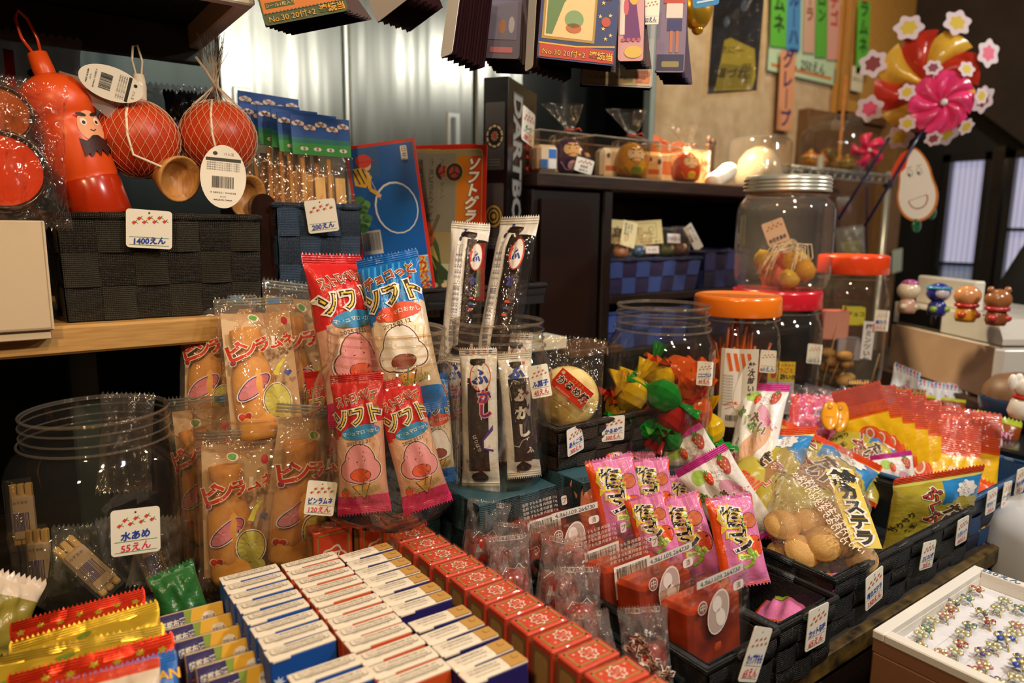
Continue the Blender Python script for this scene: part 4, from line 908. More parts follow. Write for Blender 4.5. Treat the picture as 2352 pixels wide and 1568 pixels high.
# kendama (cup and ball) in nets
def kendama(pb, rad, cup, lab, seed):
    """pb ball centre, cup = end point of the wooden cup axis"""
    o = empty('kendama', Matrix.Translation(pb), lab, 'toy', 'cup and ball toys in white nets'); inv = Matrix.Translation(-pb)
    m = MB(); m.ball((0, 0, 0), rad, rad, rad, 'mot:d24a1e:c23c16:6:.38:0', 32, 20); m.obj('red_ball', o)
    m = MB(); c0 = cup - pb; ax = Vector((.25, -.55, -.15)).normalized(); L_ = rad * .62
    r3 = rad * .62
    T = Matrix.Translation(c0) @ ax.to_track_quat('Z', 'Y').to_matrix().to_4x4(); m.at(T)
    m.lathe([(r3 * .55, -.035), (r3 * .6, -.03), (r3 * .95, -.008), (r3, 0), (r3 * .9, .0), (r3 * .7, -.01), (0, -.018)], 'wood:b5783a:cf9450:z:.45', 30); m.at(Matrix())
    m.obj('wooden_cup', o)
    m = MB(); m.tube([Vector((-.2, -.35, .95)) * rad * 1.02, Vector((-.34, -.75, .5)) * rad * 1.06, Vector((-.36, -.88, 0)) * rad * 1.07, Vector((-.26, -.82, -.45)) * rad * 1.07, c0 * .75 + Vector((-.01, -.02, 0))], .0016, 'p:efe2cc', 6); m.obj('cord', o)
    m = MB(); N_ = 26; Z0 = 1.04
    for sg in (-1, 1):
        for i in range(N_):
            pts = []
            for j in range(15):
                th = math.pi * (.06 + .88 * j / 14); a = 2 * math.pi * i / N_ + sg * j * .11
                pts.append(Vector((math.sin(th) * math.cos(a), math.sin(th) * math.sin(a), math.cos(th))) * rad * Z0)
            m.tube(pts, .00022, 'p:e9c9a8', 4, cap=False)
    m.obj('net', o)
    return o
k1 = kendama(P(318, 320, Y=.985), px(86, P(318, 320, Y=.985)), P(415, 412, Y=.945), 'red cup-and-ball toy in a net, left of two, under the oval tag', 1)
k2 = kendama(P(502, 318, Y=.99), px(82, P(502, 318, Y=.99)), P(570, 452, Y=.965), 'red cup-and-ball toy in a net, right of two, with a bunched net top', 2)
g = random.Random(8); c = Vector(k2.matrix_world.translation); rad = px(82, c)
m = MB()
for i in range(46):
    a = g.uniform(0, 6.28); r0 = g.uniform(0, .005); tp = Vector((g.uniform(-.022, .016), g.uniform(-.012, .012), rad + g.uniform(.060, .085)))
    b = Vector((r0 * math.cos(a), r0 * math.sin(a), rad * .98 + .018)); m.tube([Vector((.03 * math.cos(a), .03 * math.sin(a), rad * .85)), b, (b + tp) / 2 + Vector((g.uniform(-.004, .004), 0, 0)), tp], .00035, 'p:efe4d2', 4, cap=False)
m.tube([(0, -.004, rad + .015), (-.012, -.006, rad + .035), (-.024, -.008, rad + .050)], .0018, 'g:e6dccb', 6); m.obj('gathered_net_top', k2)
m = MB(); c1_ = Vector(k1.matrix_world.translation); rad1 = px(86, c1_)
m.lathe([(.007, 0), (.008, .02), (.006, .034), (0, .035)], 'g:eadcc6', 14); m.tube([(-.003, 0, .033), (-.006, 0, .050), (-.004, 0, .066), (.001, 0, .068), (.005, 0, .050), (.003, 0, .033)], .0014, 'g:eee2cf', 6)
m.obj('hanging_loop', k1).location = (.006, .004, rad1 * .94)
def oval_tag(p0, p1, wpx, rot, lab):
    mw = frame(p0, p1, rot); h = (p1 - p0).length; w_ = px(wpx, p0); mb = MB()
    mb.prism([(w_ / 2 * math.cos(R(a)), h / 2 + h / 2 * math.sin(R(a))) for a in range(0, 360, 10)], 0, .0008, 'p:efe9dc'); D = Pr(mb)
    D.ell(-w_ * .18, h * .86, w_ * .05, h * .03, 'p:2a2622'); D.text('けん玉', w_ * .12, h * .86, h * .05, 'p:8a8478'); D.rect(-w_ * .38, h * .74, w_ * .38, h * .79, 'p:2f2b26')
    for i in range(4): D.text('対象年齢六才以上注意して遊ぶ', 0, h * (.71 - .035 * i), h * .028, 'p:4a463e', fit=w_ * .72)
    D.bars(-w_ * .28, h * .28, w_ * .28, h * .52, n=26, bg=None); D.text('4 580321 944638', 0, h * .245, h * .035, 'p:2a2622', fit=w_ * .56)
    D.text('MADE IN CHINA', 0, h * .13, h * .032, 'p:2a2622', bold=.02, fit=w_ * .4); D.text('PS STC', 0, h * .18, h * .03, 'p:3a362f')
    return mb.obj('oval_tag', mw=mw, label=lab, cat='label')
oval_tag(P(512, 478, Y=.925), P(514, 333, Y=.935), 98, 0, 'upright oval white barcode tag on the right cup-and-ball toy')
oval_tag(P(180, 165, Y=.945), P(328, 218, Y=.945), 76, 0, 'tilted oval white barcode tag on the left cup-and-ball toy')
# bamboo copters: blue sky header cards over bags of bamboo
def copter():
    mb = MB(); D = Pr(mb)
    mb.box(-.034, 0, .085, .034, .0012, .128, 'p:1d4f9e', .0004); D.rect(-.0338, .0852, .0338, .098, 'p:2f8a3a', 0); D.rect(-.0338, .098, .0338, .104, 'p:1f6f6a', 0)
    g = random.Random(2)
    for i in range(5): 
        x, z = -.026 + .013 * i, .119 - .004 * (i % 2)
        for q in range(3): D.ell(x + (q - 1) * .0035, z + (.0012 if q == 1 else 0), .0035, .0026, 'p:d9d2cc', 1)
        D.line([(x - .006, z + .003), (x + .006, z - .003)], .0006, 'p:c24a3a', 2)
    for i in range(4): 
        x = -.022 + .015 * i
        for q in range(2): D.ell(x + q * .003, .092, .003, .002, 'p:d9d2cc', 1)
    o = mb.obj('bamboo_copter', cat='toy')
    m = MB()
    for x, k in ((-.022, 1), (-.004, 0), (.008, 1), (.020, 0)):
        if k: m.box(x - .0025, .004, 0, x + .0025, .008, .084, 'wood:b98a4a:d2a664:z:.5', .001)
        else: m.box(x - .006, .003, .002, x + .006, .005, .062, 'wood:d0a860:e4c27c:z:.5', .0015); Pr(m, lambda a, b, o: (a, .003 - o, b)).line([(x - .003, .035), (x + .002, .042)], .0006, 'p:c24a3a', 1)
    m.obj('bamboo_pieces', o)
    m = MB(); m.grid(lambda u, v: ((u - .5) * .068, -.002 - .004 * math.sin(math.pi * u) + .001 * math.sin(14 * v + 5 * u), v * .086), 10, 10, 'f:fff6ea:.05:.9')
    Pr(m, lambda x, y, o: (x, -.0065 - o, y)).text('竹とんぼ', .006, .012, .010, 'p:c8301f', 1, rot=8, skew=.2); m.obj('clear_bag', o)
    return o
cp = copter()
for i in range(6):
    dx = .322 + .0115 * i; yy = 1.040 - .014 * i
    mw = TR((dx + (.0 if i else .0), yy, .462 - .0045 * i + (.012 if i == 0 else 0)), -3 + 2 * (i % 2), -6, (3, -2, 1, 2, -1, 0)[i], 1.25)
    o = cp if i == 0 else dup(cp, mw); o.matrix_world = mw; o['group'] = 'bamboo copter packs with blue sky cards'
    o['label'] = f'bamboo copter pack with a blue sky card, {ORD[i]} from the back' if i < 5 else 'frontmost bamboo copter pack with a blue sky card'
# ================================================================== jars on the right
def cyl(Rr): return lambda x, y, o: ((Rr + o) * math.sin(x / Rr), -(Rr + o) * math.cos(x / Rr), y)
def face_cam(c, extra=0):                                  # upright frame at c whose -y looks at the camera
    a = math.degrees(math.atan2(CAM.y - c.y, CAM.x - c.x)) + 90
    return TR((c.x, c.y, c.z), a + extra)
c6, t6 = jarpos(1395, 1640, 700, 1035, .150); J6 = jar('snack_jar', TR(c6, 30), .075, t6 - c6.z, 'open clear jar of bright twist-wrapped candies, tagged 40えん', e=2.6)
c7, t7 = jarpos(1583, 1790, 690, 985, .138); c7.z = .13; J7 = jar('snack_jar', TR(c7, 34), .069, t7 + .006 - c7.z, 'clear jar of dried squid strips with an orange screw lid', ('screw', 'g:ef7a1c'), 2.7, neck=.90)
c8, t8 = jarpos(1668, 1885, 672, 960, .172); c8.z = .09; J8 = jar('snack_jar', TR(c8, 34), .086, t8 + .004 - c8.z, 'clear jar with a red screw lid carrying the string candy jar', ('screw', 'g:cf2331'), 2.7, neck=.88)
c9 = Vector((c8.x + .012, c8.y + .002, t8 + .0075)); J9 = jar('snack_jar', TR(c9, 34), .0885, .206, 'clear jar of yellow string candies with a silver lid, on another jar', ('can', 'm:d6d4c4'), 2.2, neck=.80, tint='f:f4ece2:.06')
c10, t10 = jarpos(1862, 2036, 600, 890, .150); J10 = jar('snack_jar', TR(c10, 34), .075, t10 - c10.z + .01, 'clear jar with an orange-red lid, rightmost of the jars', ('screw', 'g:e2461c'), 2.5, neck=.88)
mb = MB(); mb.box(c7.x - .07, c7.y - .07, 0, c7.x + .07, c7.y + .068, .1295, 'g:171311', .004); mb.obj('jar_crate', label='black crate under the jar with the orange lid', cat='crate')
mb = MB(); mb.box(c8.x - .088, c8.y - .088, 0, c8.x + .088, c8.y + .088, .0895, 'g:171311', .004); mb.obj('jar_crate', label='low black crate under the jar with the red lid', cat='crate')
mb = MB(); mb.box(c10.x - .09, c10.y - .08, 0, c10.x + .09, c10.y + .08, c10.z - .001, 'g:171311', .004); mb.obj('jar_crate', label='black crate under the rightmost jar', cat='crate')
basket('inverted_basket', .690, .605, 0, .135, .14, c6.z - .0005, '232b30', '232b30', 'upturned black basket under the jar of twist-wrapped candies', 4, 3, flip=True)
def jlabel(parent, c, Rr, x0, x1, z0, z1, col_, prn, extra=0, name='paper_label'):
    mb = MB(); f = cyl(Rr + .0006); mb.grid(lambda u, v: f(x0 + (x1 - x0) * u, z0 + (z1 - z0) * v, 0), 10, 2, col_); prn(Pr(mb, f, .008))
    o = mb.obj(name); o.parent = parent; o.matrix_parent_inverse = parent.matrix_world.inverted(); o.matrix_world = face_cam(c, extra); return o
def pl7(D):
    for i in range(4): D.shape([(.002 + .010 * i - .020, .135), (.007 + .010 * i - .020, .135), (.013 + .010 * i - .020, .108), (.008 + .010 * i - .020, .108)], 'p:e5631f', 1)
    D.ell(.012, .088, .0125, .042, 'p:f0ebe2', 2, -16)
    D.text('紋次郎いか', .020, .117, .0115, 'p:3a2622', 3, up=True, rot=-8, bold=.03)
    for i in range(11): D.text('名称 魚介加工品 原材料 食塩', -.014, .100 - .0045 * i, .0034, 'p:7a746c', 1, fit=.015)
    D.line([(-.018, .054), (-.006, .060), (.004, .052), (.014, .058)], .0012, 'p:e5631f', 1); D.line([(-.016, .048), (-.004, .053), (.008, .046), (.016, .050)], .0010, 'p:e58a4f', 1); D.ell(.0, .058, .004, .0025, 'p:e5631f', 2)
    D.bars(-.016, .028, .006, .040, n=16, bg=None)
jlabel(J7, c7, .069, -.026, .030, .020, .142, 'p:ece7de', pl7, 6)
def pl8(D):
    D.rect(-.024, .086, .024, .122, 'p:e9cf2c', 0); D.text('よっちゃん', .006, .116, .0065, 'p:d8452a', 1, bold=.04); D.text('丸ごと', .008, .106, .0095, 'p:d8452a', 1, bold=.05); D.text('酢いか', .012, .094, .0100, 'p:2a2622', 1, bold=.05)
    D.star(-.014, .104, .006, 'p:efe6d6', 1, 7, .6); D.ell(-.014, .097, .0045, .0065, 'p:d8452a', 2)
    for i in range(12): D.text('名称 いか加工品 原材料名 醸造酢', 0, .080 - .0045 * i, .0033, 'p:8d8a92', 1, fit=.040)
jlabel(J8, c8, .086, -.024, .024, .024, .122, 'p:cfccd2', pl8, 12)
# twist-wrapped candies
def candy(k):
    mb = MB(); mb.at(Matrix.Rotation(R(90), 4, 'Y')); mb.lathe([(.006, -.025), (.013, -.019), (.0195, -.012), (.0215, .0), (.0195, .012), (.013, .019), (.006, .025)], k, 14, 3.2, False); mb.at(Matrix())
    o = mb.obj('wrapped_candy', cat='candy')
    for s in (-1, 1):
        m = MB()
        m.grid(lambda u, v, s=s: (s * (.022 + .032 * u), (v - .5) * (.010 + .040 * u), .0045 * math.sin(5 * math.pi * v) * (.3 + u)), 3, 20, k); m.obj('twisted_end', o)
    return o
CY, CG, CO, CRD = 'c:f4c61c', 'c:1f9a34', 'c:f2641c', 'c:c3261c'
cand = {k: candy(k) for k in (CY, CG, CO, CRD)}; used = set(); d6 = (c6 - CAM).dot(FW)
for k, x, y, dd, rz, ry, lab in (
    (CY, 1450, 905, -.045, 20, -60, 'yellow wrapped candy with a tall twisted end at the left of the jar'), (CY, 1512, 868, .0, 10, 10, 'bright yellow wrapped candy on top of the heap'), (CG, 1525, 908, -.055, -20, 25, 'big green wrapped candy at the front of the heap'),
    (CO, 1560, 850, .01, 30, 25, 'orange wrapped candy high at the right of the heap'), (CO, 1592, 890, -.03, 60, -40, 'orange wrapped candy just under the 40えん tag'), (CO, 1600, 945, -.035, 80, 70, 'orange wrapped candy low at the right wall'),
    (CRD, 1440, 915, -.01, 50, 20, 'red wrapped candy at the left, under the yellow one'), (CRD, 1550, 962, -.05, 20, -50, 'glossy red wrapped candy low in the middle'), (CG, 1490, 865, .03, 10, -70, 'green wrapped candy with an upright twisted end'),
    (CG, 1535, 1000, -.045, 60, 20, 'green wrapped candy at the jar bottom'), (CG, 1470, 975, -.03, 40, 20, 'dark green wrapped candy low at the left'), (CY, 1425, 935, -.02, 70, -70, 'yellow wrapped candy pressed to the left wall'),
    (CO, 1475, 935, -.02, 10, 15, 'small patch of orange candy behind the yellow ones'), (CRD, 1590, 1000, -.02, 10, 40, 'red wrapped candy at the bottom right'), (CY, 1625, 985, -.02, 40, 80, 'yellow wrapped candy at the bottom right wall'), (CG, 1600, 1015, -.03, 15, 10, 'green wrapped candy at the bottom right of the jar')):
    mw = Matrix.Translation(P(x, y, d=d6 + dd)) @ Matrix.Rotation(R(rz - 36), 4, 'Z') @ Matrix.Rotation(R(ry), 4, 'Y')
    o = dup(cand[k], mw) if k in used else cand[k]; used.add(k); o.matrix_world = mw; o['label'] = lab; o['group'] = 'wrapped candies in the open jar'
# squid strips
g = random.Random(12); st0 = None
for i in range(46):
    a = g.uniform(0, 6.28); r0 = g.uniform(0, .045); h = g.uniform(.10, .20); b = Vector((r0 * math.cos(a), r0 * math.sin(a), .006)); tp = b + Vector((g.uniform(-.03, .03), g.uniform(-.03, .03), h))
    if math.hypot(tp.x, tp.y) > .056: f = .056 / math.hypot(tp.x, tp.y); tp.x *= f; tp.y *= f
    m = MB(); mid = (b + tp) / 2 + Vector((g.uniform(-.008, .008), g.uniform(-.008, .008), 0)); m.tube([b, (b + mid) / 2, mid, (mid + tp) / 2, tp], .0022, 'g:d2661a' if i % 3 else 'g:b5541a', 6)
    m.obj('squid_strip', mw=TR(c7), label='thin orange dried squid strip standing in the orange lidded jar', cat='dried squid', group='dried squid strips in the orange lidded jar')
# brown pieces on skewers in the red lidded jar and the rightmost jar
for (cc, n, kk, nm, lab, gp, R0, hh) in ((c8, 8, 'mot:8a4a1c:b56a2c:40:.5:.4', 'squid_piece', 'amber dried squid piece in the red lidded jar', 'squid pieces in the red lidded jar', .05, .12), (c10, 13, 'mot:a87838:c79a52:40:.6:.4', 'snack_chunk', 'light brown puffed snack chunk in the rightmost jar', 'snack chunks in the rightmost jar', .05, .075)):
    for i in range(n):
        a = g.uniform(0, 6.28); r0 = g.uniform(.01, R0); m = MB(); m.ball((0, 0, 0), .019, .014, .012, kk, 10, 8)
        m.obj(nm, mw=TR((cc.x + r0 * math.cos(a), cc.y + r0 * math.sin(a), cc.z + .018 + (i % 4) / 4 * hh), g.uniform(0, 360), g.uniform(-40, 40)), label=lab, cat='snack', group=gp)
for cc, pts in ((c8, ((1880, 1050, 1885, 905), (1820, 900, 1815, 830), (1795, 940, 1790, 860))), (c10, ((1885, 900, 1930, 725), (1905, 880, 1950, 780), (2000, 880, 2020, 812)))):
    for i, (xa, ya, xb, yb) in enumerate(pts):
        dd = (cc - CAM).dot(FW) - .03; m = MB(); a = P(xa, ya, d=dd); b = P(xb, yb, d=dd + .01); m.tube([a, b], .0012, 'wood:b98a52:d2a56c:z:.5', 6)
        m.obj('bamboo_skewer', label=f'thin bamboo skewer, {("left", "middle", "right")[i]} of three in the ' + ('red lidded jar' if cc is c8 else 'rightmost jar'), cat='skewer', group='bamboo skewers in the jars')
# string candies
g = random.Random(5)
for i in range(12):
    a = g.uniform(0, 6.28); r0 = g.uniform(0, .045); m = MB(); k = ('t:f2c53a:.3', 't:f0b02c:.3', 't:f3d860:.3', 't:e86a4a:.3')[i % 4 if i < 11 else 3]; m.lathe([(0, -.022), (.016, -.012), (.021, .002), (.013, .017), (0, .024)], k, 10, 1.6)
    m.obj('string_candy', mw=TR((c9.x + r0 * math.cos(a), c9.y + r0 * math.sin(a) - .01, c9.z + .020 + (i % 3) * .016), g.uniform(0, 360), g.uniform(-60, 60)), label='yellow fruit candy on a string in the silver lidded jar', cat='candy', group='string candies in the silver lidded jar')
for i in range(36):
    a = g.uniform(0, 6.28); kx = Vector((g.uniform(-.012, .012), -.02, g.uniform(.065, .095))); r0 = g.uniform(.02, .055); e = Vector((r0 * math.cos(a), r0 * math.sin(a) * .8, g.uniform(.015, .05)))
    m = MB(); w_ = Vector((math.cos(a), math.sin(a), 0)) * .02; pts = [kx, (kx * 2 + e) / 3 + w_ + Vector((0, 0, .012)), (kx + e * 2) / 3 + w_ * .8, e]; m.tube(pts, .0011, 'p:f0e2c4', 5)
    m.obj('candy_string', mw=TR(c9), label='loose white string of the candies in the silver lidded jar', cat='string', group='strings in the silver lidded jar')
# boxes inside the rightmost jar
for (x, y, w_, h, k, k2, lab, tx) in ((1915, 745, .055, .065, 'p:d8786a', 'p:e09a88', 'pink carton inside the rightmost jar', ''), (1960, 725, .040, .040, 'p:c9c832', 'p:dcd83c', 'yellow green carton inside the rightmost jar', 'チョコ'), (1945, 800, .05, .05, 'p:8a8a9a', 'p:a8a4b0', 'grey lilac carton low inside the rightmost jar', '')):
    p = P(x, y, d=(c10 - CAM).dot(FW) - .005); m = MB(); m.box(-w_ / 2, -.015, -h / 2, w_ / 2, .015, h / 2, k, .001); D = Pr(m, lambda a, b, o: (a, -.015 - o, b)); D.rect(-w_ / 2 + .002, -h / 2 + .002, w_ / 2 - .002, h / 2 - .002, k2, 0)
    if tx: D.text(tx, 0, .006, .012, 'p:3a3a22', 1, bold=.03)
    m.obj('carton', mw=face_cam(p, 18), label=lab, cat='box')
# tags on these jars
tagpx(1617, 885, 1621, 830, d6 - .070, 'ニコニコラムネ', '40えん', 'white card 40えん on the jar of wrapped candies', wpx=36, rot=10)
tagpx(1762, 856, 1766, 804, (c7 - CAM).dot(FW) - .062, '', '', 'white card 60えん on the orange lidded jar', wpx=36, rot=16)
tagpx(1868, 835, 1873, 790, (c8 - CAM).dot(FW) - .080, '', '', 'white card 150えん on the red lidded jar', wpx=32, rot=16)
tagpx(2022, 760, 2027, 712, (c10 - CAM).dot(FW) - .07, '梅たれ', '30えん', 'small white card on the rightmost jar, pink price', wpx=30, rot=10)
tagpx(1790, 558, 1772, 507, (c9 - CAM).dot(FW) - .065, '糸引きあめ', '', 'pinkish card 糸引きあめ taped inside the silver lidded jar', wpx=48, bg='p:f0cfae', nc='p:1d1a4a', lines=())
for lb, t in (('white card 60えん on the orange lidded jar', '60えん'), ('white card 150えん on the red lidded jar', '150えん')):
    o = [q for q in bpy.data.objects if q.get('label') == lb][0]; h = max(v.co.z for v in o.data.vertices); m = MB(); Pr(m).text(t, 0, h * .17, h * .22, 'p:2a62b8', 2, rot=4, bold=.01, skew=.1, fit=h * .62); q = m.obj('handwriting', o); q.matrix_parent_inverse = Matrix()
m = MB(); p0 = P(1988, 825, d=(c10 - CAM).dot(FW) - .075); p1 = P(1998, 738, d=(c10 - CAM).dot(FW) - .075); h = (p1 - p0).length; w_ = px(24, p0); m.box(-w_ / 2, 0, 0, w_ / 2, .0006, h, 'p:e4e2e6', .0002); D = Pr(m); D.text('梅ミンツいか', 0, h * .86, w_ * .62, 'p:3a3a3e', 1, up=True, bold=.02); D.rect(w_ * .3, h * .72, w_ * .46, h * .95, 'p:d8707a', 1); m.obj('paper_strip', mw=frame(p0, p1, 8), label='tall white paper strip with vertical writing on the rightmost jar', cat='label')

# ================================================================== basket of caramel puffs
basket('puff_basket', .556, .663, .1405, .160, .14, .062, '3c2f24/241b14', '2c231b', 'dark brown woven basket of caramel puffs with two 300えん cards', 5, 3, ny=4, flare=.008)
basket('inverted_basket', .556, .615, 0, .125, .16, .139, '3a5c68/23363e', '33505a', 'upturned teal basket under the basket of caramel puffs', 4, 3, flip=True)
p = P(1303, 912, Y=.715)
m = MB(); m.lathe([(0, -.014), (.030, -.014), (.0375, -.008), (.0385, 0), (.036, .008), (.026, .013), (0, .015)], 'mot:c2a255:e6d290:34:.8:1.0', 40); m.obj('caramel_puff', mw=face_cam(p, 0) @ Matrix.Rotation(R(78), 4, 'X') @ Matrix.Scale(1.12, 4), label='large pale caramel puff cake leaning in the dark brown basket', cat='snack')
m = MB(); D = Pr(m, lambda x, y, o: (x, -o, y)); w_, h = .054, .029; m.box(-w_ / 2, 0, -h / 2, w_ / 2, .0006, h / 2, 'g:dc3a1e', .0002)
D.text('かるめ焼', .002, .001, .0125, 'p:efe6d6', 2, bold=.09); D.text('かるめ焼', .002, .001, .0125, 'p:1a1412', 3, bold=.02); D.text('コラクト', .002, .0105, .0055, 'p:e9b43a', 2); D.text('創業以来手作り', -.006, -.0115, .0034, 'p:f0c8b0', 2); D.text('創業以来', .022, -.002, .0034, 'p:f0c8b0', 2, rot=90); D.ell(-.022, .010, .0025, .0025, 'p:e9c9a0', 2)
m.obj('red_sticker', mw=face_cam(P(1313, 892, Y=.688)) @ Matrix.Rotation(R(-6), 4, 'Z') @ Matrix.Rotation(R(38), 4, 'Y'), label='red diamond-set sticker かるめ焼 on the caramel puff bag', cat='label')
mb, sf = pouch(.098, .135, .030, 'f:fff8ea:.03:.7', .04, .05, .05, 61, 16, .003); mb.obj('film_bag', mw=frame(P(1300, 985, Y=.695), P(1312, 800, Y=.74), 0), label='clear film bag round the caramel puff', cat='bag')
def tagw(x, y, Y, w_, h, name, price, lab, tilt=0, yaw=0, lean=0, **kw):
    p = P(x, y, Y=Y); return tagcard(TR(p, yaw, lean, tilt), w_, h, name, price, lab, **kw)
tagw(1323, 1040, .652, .034, .036, 'あんこ玉', '300えん', 'left white card あんこ玉 300えん on the brown basket', tilt=-6, yaw=12)
tagw(1408, 1012, .652, .034, .034, 'かるめ焼', '300えん', 'right white card かるめ焼 300えん on the brown basket', yaw=-14)

# ================================================================== front baskets
basket('snack_basket', .470, .350, .001, .094, .245, .074, '1a1f22/0e1113', '121517', 'narrow black woven basket of red jelly packs at the front edge', 3, 3, ny=6, flare=.003)
basket('snack_basket', .577, .352, .001, .094, .245, .074, '1a1f22/0e1113', '121517', 'narrow black woven basket right of the jelly packs, half empty', 3, 3, ny=6, flare=.003)
basket('snack_basket', .708, .371, .001, .345, .215, .076, '1d242a/0d1114', '11161a', 'long black woven basket of snack bags at the front edge', 8, 3, ny=5, flare=.003)
basket('snack_basket', 1.068, .376, .001, .24, .215, .084, '1d4a80/122844', '2a5c8f', 'blue woven basket at the right end of the front row', 6, 3, ny=5, flare=.003)
basket('snack_basket', .380, .372, .001, .082, .29, .050, '1c2c33', '1c2c33', 'low dark basket of clear plum pouches beside the red boxes', 3, 2, ny=8, flare=.002)
# red jelly packs
def jelly():
    mb = MB(); w_, h, t = .078, .116, .040
    mb.box(-w_ / 2 + .004, .001, .002, w_ / 2 - .004, t, .096, 'f:fbeee6:.02', .004)
    m = MB(); m.box(-w_ / 2 + .0055, .003, .004, w_ / 2 - .0055, t - .002, .090, 'mot:7a1d06:d2521a:24:.12:0', .004); o = mb.obj('jelly_pack', cat='snack packet'); m.obj('red_syrup', o)
    m = MB(); 
    for x, z in ((-.014, .026), (.014, .030), (.0, .050)): m.ball((x, .0175, z), .0155, .0155, .014, 'g:e8701c', 14, 10)
    m.obj('plum', o)
    m = MB(); m.grid(lambda u, v: ((u - .5) * w_ * 1.04, .0005 - .0015 * math.sin(math.pi * u), v * h), 6, 8, 'f:f6f2ee:.03:.3')
    D = Pr(m, lambda x, y, o: (x, -.0012 - o, y)); WH = 'p:e6dcd6'
    for i in range(8): D.text('品名すもも漬 原材料名', .006, .036 - .0042 * i, .0036, WH, 1, fit=.052)
    D.ell(-.004, .083, .0135, .019, WH, 1, -20); D.ell(-.004, .083, .0122, .0175, 'p:b9a49c', 2, -20); D.ell(-.006, .090, .006, .007, WH, 3); D.ell(-.002, .078, .006, .008, WH, 3, 20)
    D.ell(-.024, .092, .0058, .0058, WH, 1); D.ell(-.024, .092, .005, .005, 'p:8a5a4a', 2); D.text('中', -.024, .092, .008, WH, 3); D.rrect(.016, .094, .030, .102, .003, WH, 1); D.text('漬', .023, .098, .006, 'p:8a5a4a', 2)
    D.rect(-.030, .109, .030, .1155, 'p:d9d4ce', 1); D.text('4 961109 264730', .0, .1122, .0052, 'p:4a4642', 2, fit=.052); D.bars(-.028, .1095, .028, .1112, n=30, bg=None)
    m.obj('printed_sheet', o)
    return o
def jelly2(src):
    o = dup(src, Matrix()); sh = [c for c in o.children if c.name.startswith('printed')][0]
    m = MB(); w_, h = .078, .116; m.grid(lambda u, v: ((u - .5) * w_ * 1.04, .0005 - .0015 * math.sin(math.pi * u), v * h), 6, 8, 'f:f6f2ee:.03:.3')
    D = Pr(m, lambda x, y, o: (x, -.0012 - o, y)); WH = 'p:d8ccc4'
    for i in range(4): D.text('名称 すもも漬 内容量 11g', -.008, .110 - .0045 * i, .0036, WH, 1, fit=.048)
    D.bars(-.028, .062, .018, .092, 'p:1f3a30', 2, 26, 'p:ebe8e2'); D.text('4 961109 264730', -.005, .0645, .0048, 'p:2a2a28', 3, fit=.042); D.rrect(.022, .098, .030, .108, .002, WH, 1); D.text('プ', .026, .103, .007, 'p:6a3a2a', 2); D.ell(-.014, .040, .0058, .0068, WH, 1); D.text('中', -.014, .040, .008, 'p:8a3a1a', 2)
    sh.data = m.obj('printed_sheet').data; bpy.data.objects.remove([q for q in bpy.data.objects if q.name.startswith('printed_sheet') and q.parent is None][0])
    return o
ja = jelly(); jb = jelly2(ja); ua = set()
for i, (kind, y, x, lean, rz) in enumerate(((0, .366, .517, -6, 0), (0, .418, .514, -9, 1), (1, .462, .510, -10, -1), (1, .505, .508, -10, 1), (0, .550, .507, -11, -2), (1, .600, .506, -12, 2))):
    s0 = (ja, jb)[kind]; mw = TR((x, y, .006), rz, lean, 0, 1.12)
    o = dup(s0, mw) if kind in ua else s0
    ua.add(kind); o.matrix_world = mw; o['group'] = 'red jelly packs'; o['label'] = 'clear pack of red plum jelly, ' + (f'{ORD[i]} from the front of its basket' if i else 'foremost in its basket')
# plum packs, pink with an orange edge
def ume(w_=.056, h=.125):
    mb, sf = pouch(w_, h, .024, lambda u, v: 'k:e0501c' if u < -.72 or (u > .93 and v > .8) else 'k:dd7cb4', .03, .03, .05, 71, 14, .0016, 26)
    D = Pr(mb, sf, .006); g = random.Random(3)
    for i in range(7): D.line([(-.012 + .006 * i, h * .97), (-.004 + .0045 * i, h * .30)], .0004, 'p:f0b8d6', 0)
    for i, ch in enumerate('梅コン'):
        for lv, (k, b) in enumerate((('p:ead43a', .17), ('p:f0e6ea', .11), ('p:150d10', .05))): D.text(ch, -.0055 + .003 * i, h * (.78 - .165 * i), .024, k, 2 + lv, rot=-6, bold=b)
    for lv, (k, b) in enumerate((('p:ead43a', .17), ('p:f2f0e0', .11), ('p:8fbf2c', .05))): D.text('ブ', .004, h * .26, .022, k, 2 + lv, rot=-6, bold=b)
    D.ell(.0155, h * .42, .0105, .0145, 'p:2a120e', 1); D.ell(.0155, h * .42, .0098, .0138, 'p:e2501f', 2); D.ell(.0075, h * .36, .0042, .0058, 'p:2a2a12', 3, 20); D.ell(.0075, h * .36, .0037, .0053, 'p:94b83a', 4, 20)
    D.ell(.014, h * .70, .009, .011, 'p:3a1a12', 1); D.ell(.014, h * .70, .0084, .0104, 'p:d2724a', 2)
    for z in (.75, .69, .63): D.ell(.006, h * z, .0034, .0026, 'p:2a2a12', 3, 30); D.ell(.006, h * z, .003, .0022, 'p:a8c43c', 4, 30)
    o = mb.obj('plum_snack_packet', cat='snack packet'); seals(o, w_, h, 'k:d8703c', 'k:dd7cb4', .03, .03, 2); return o
um = ume(); first = True
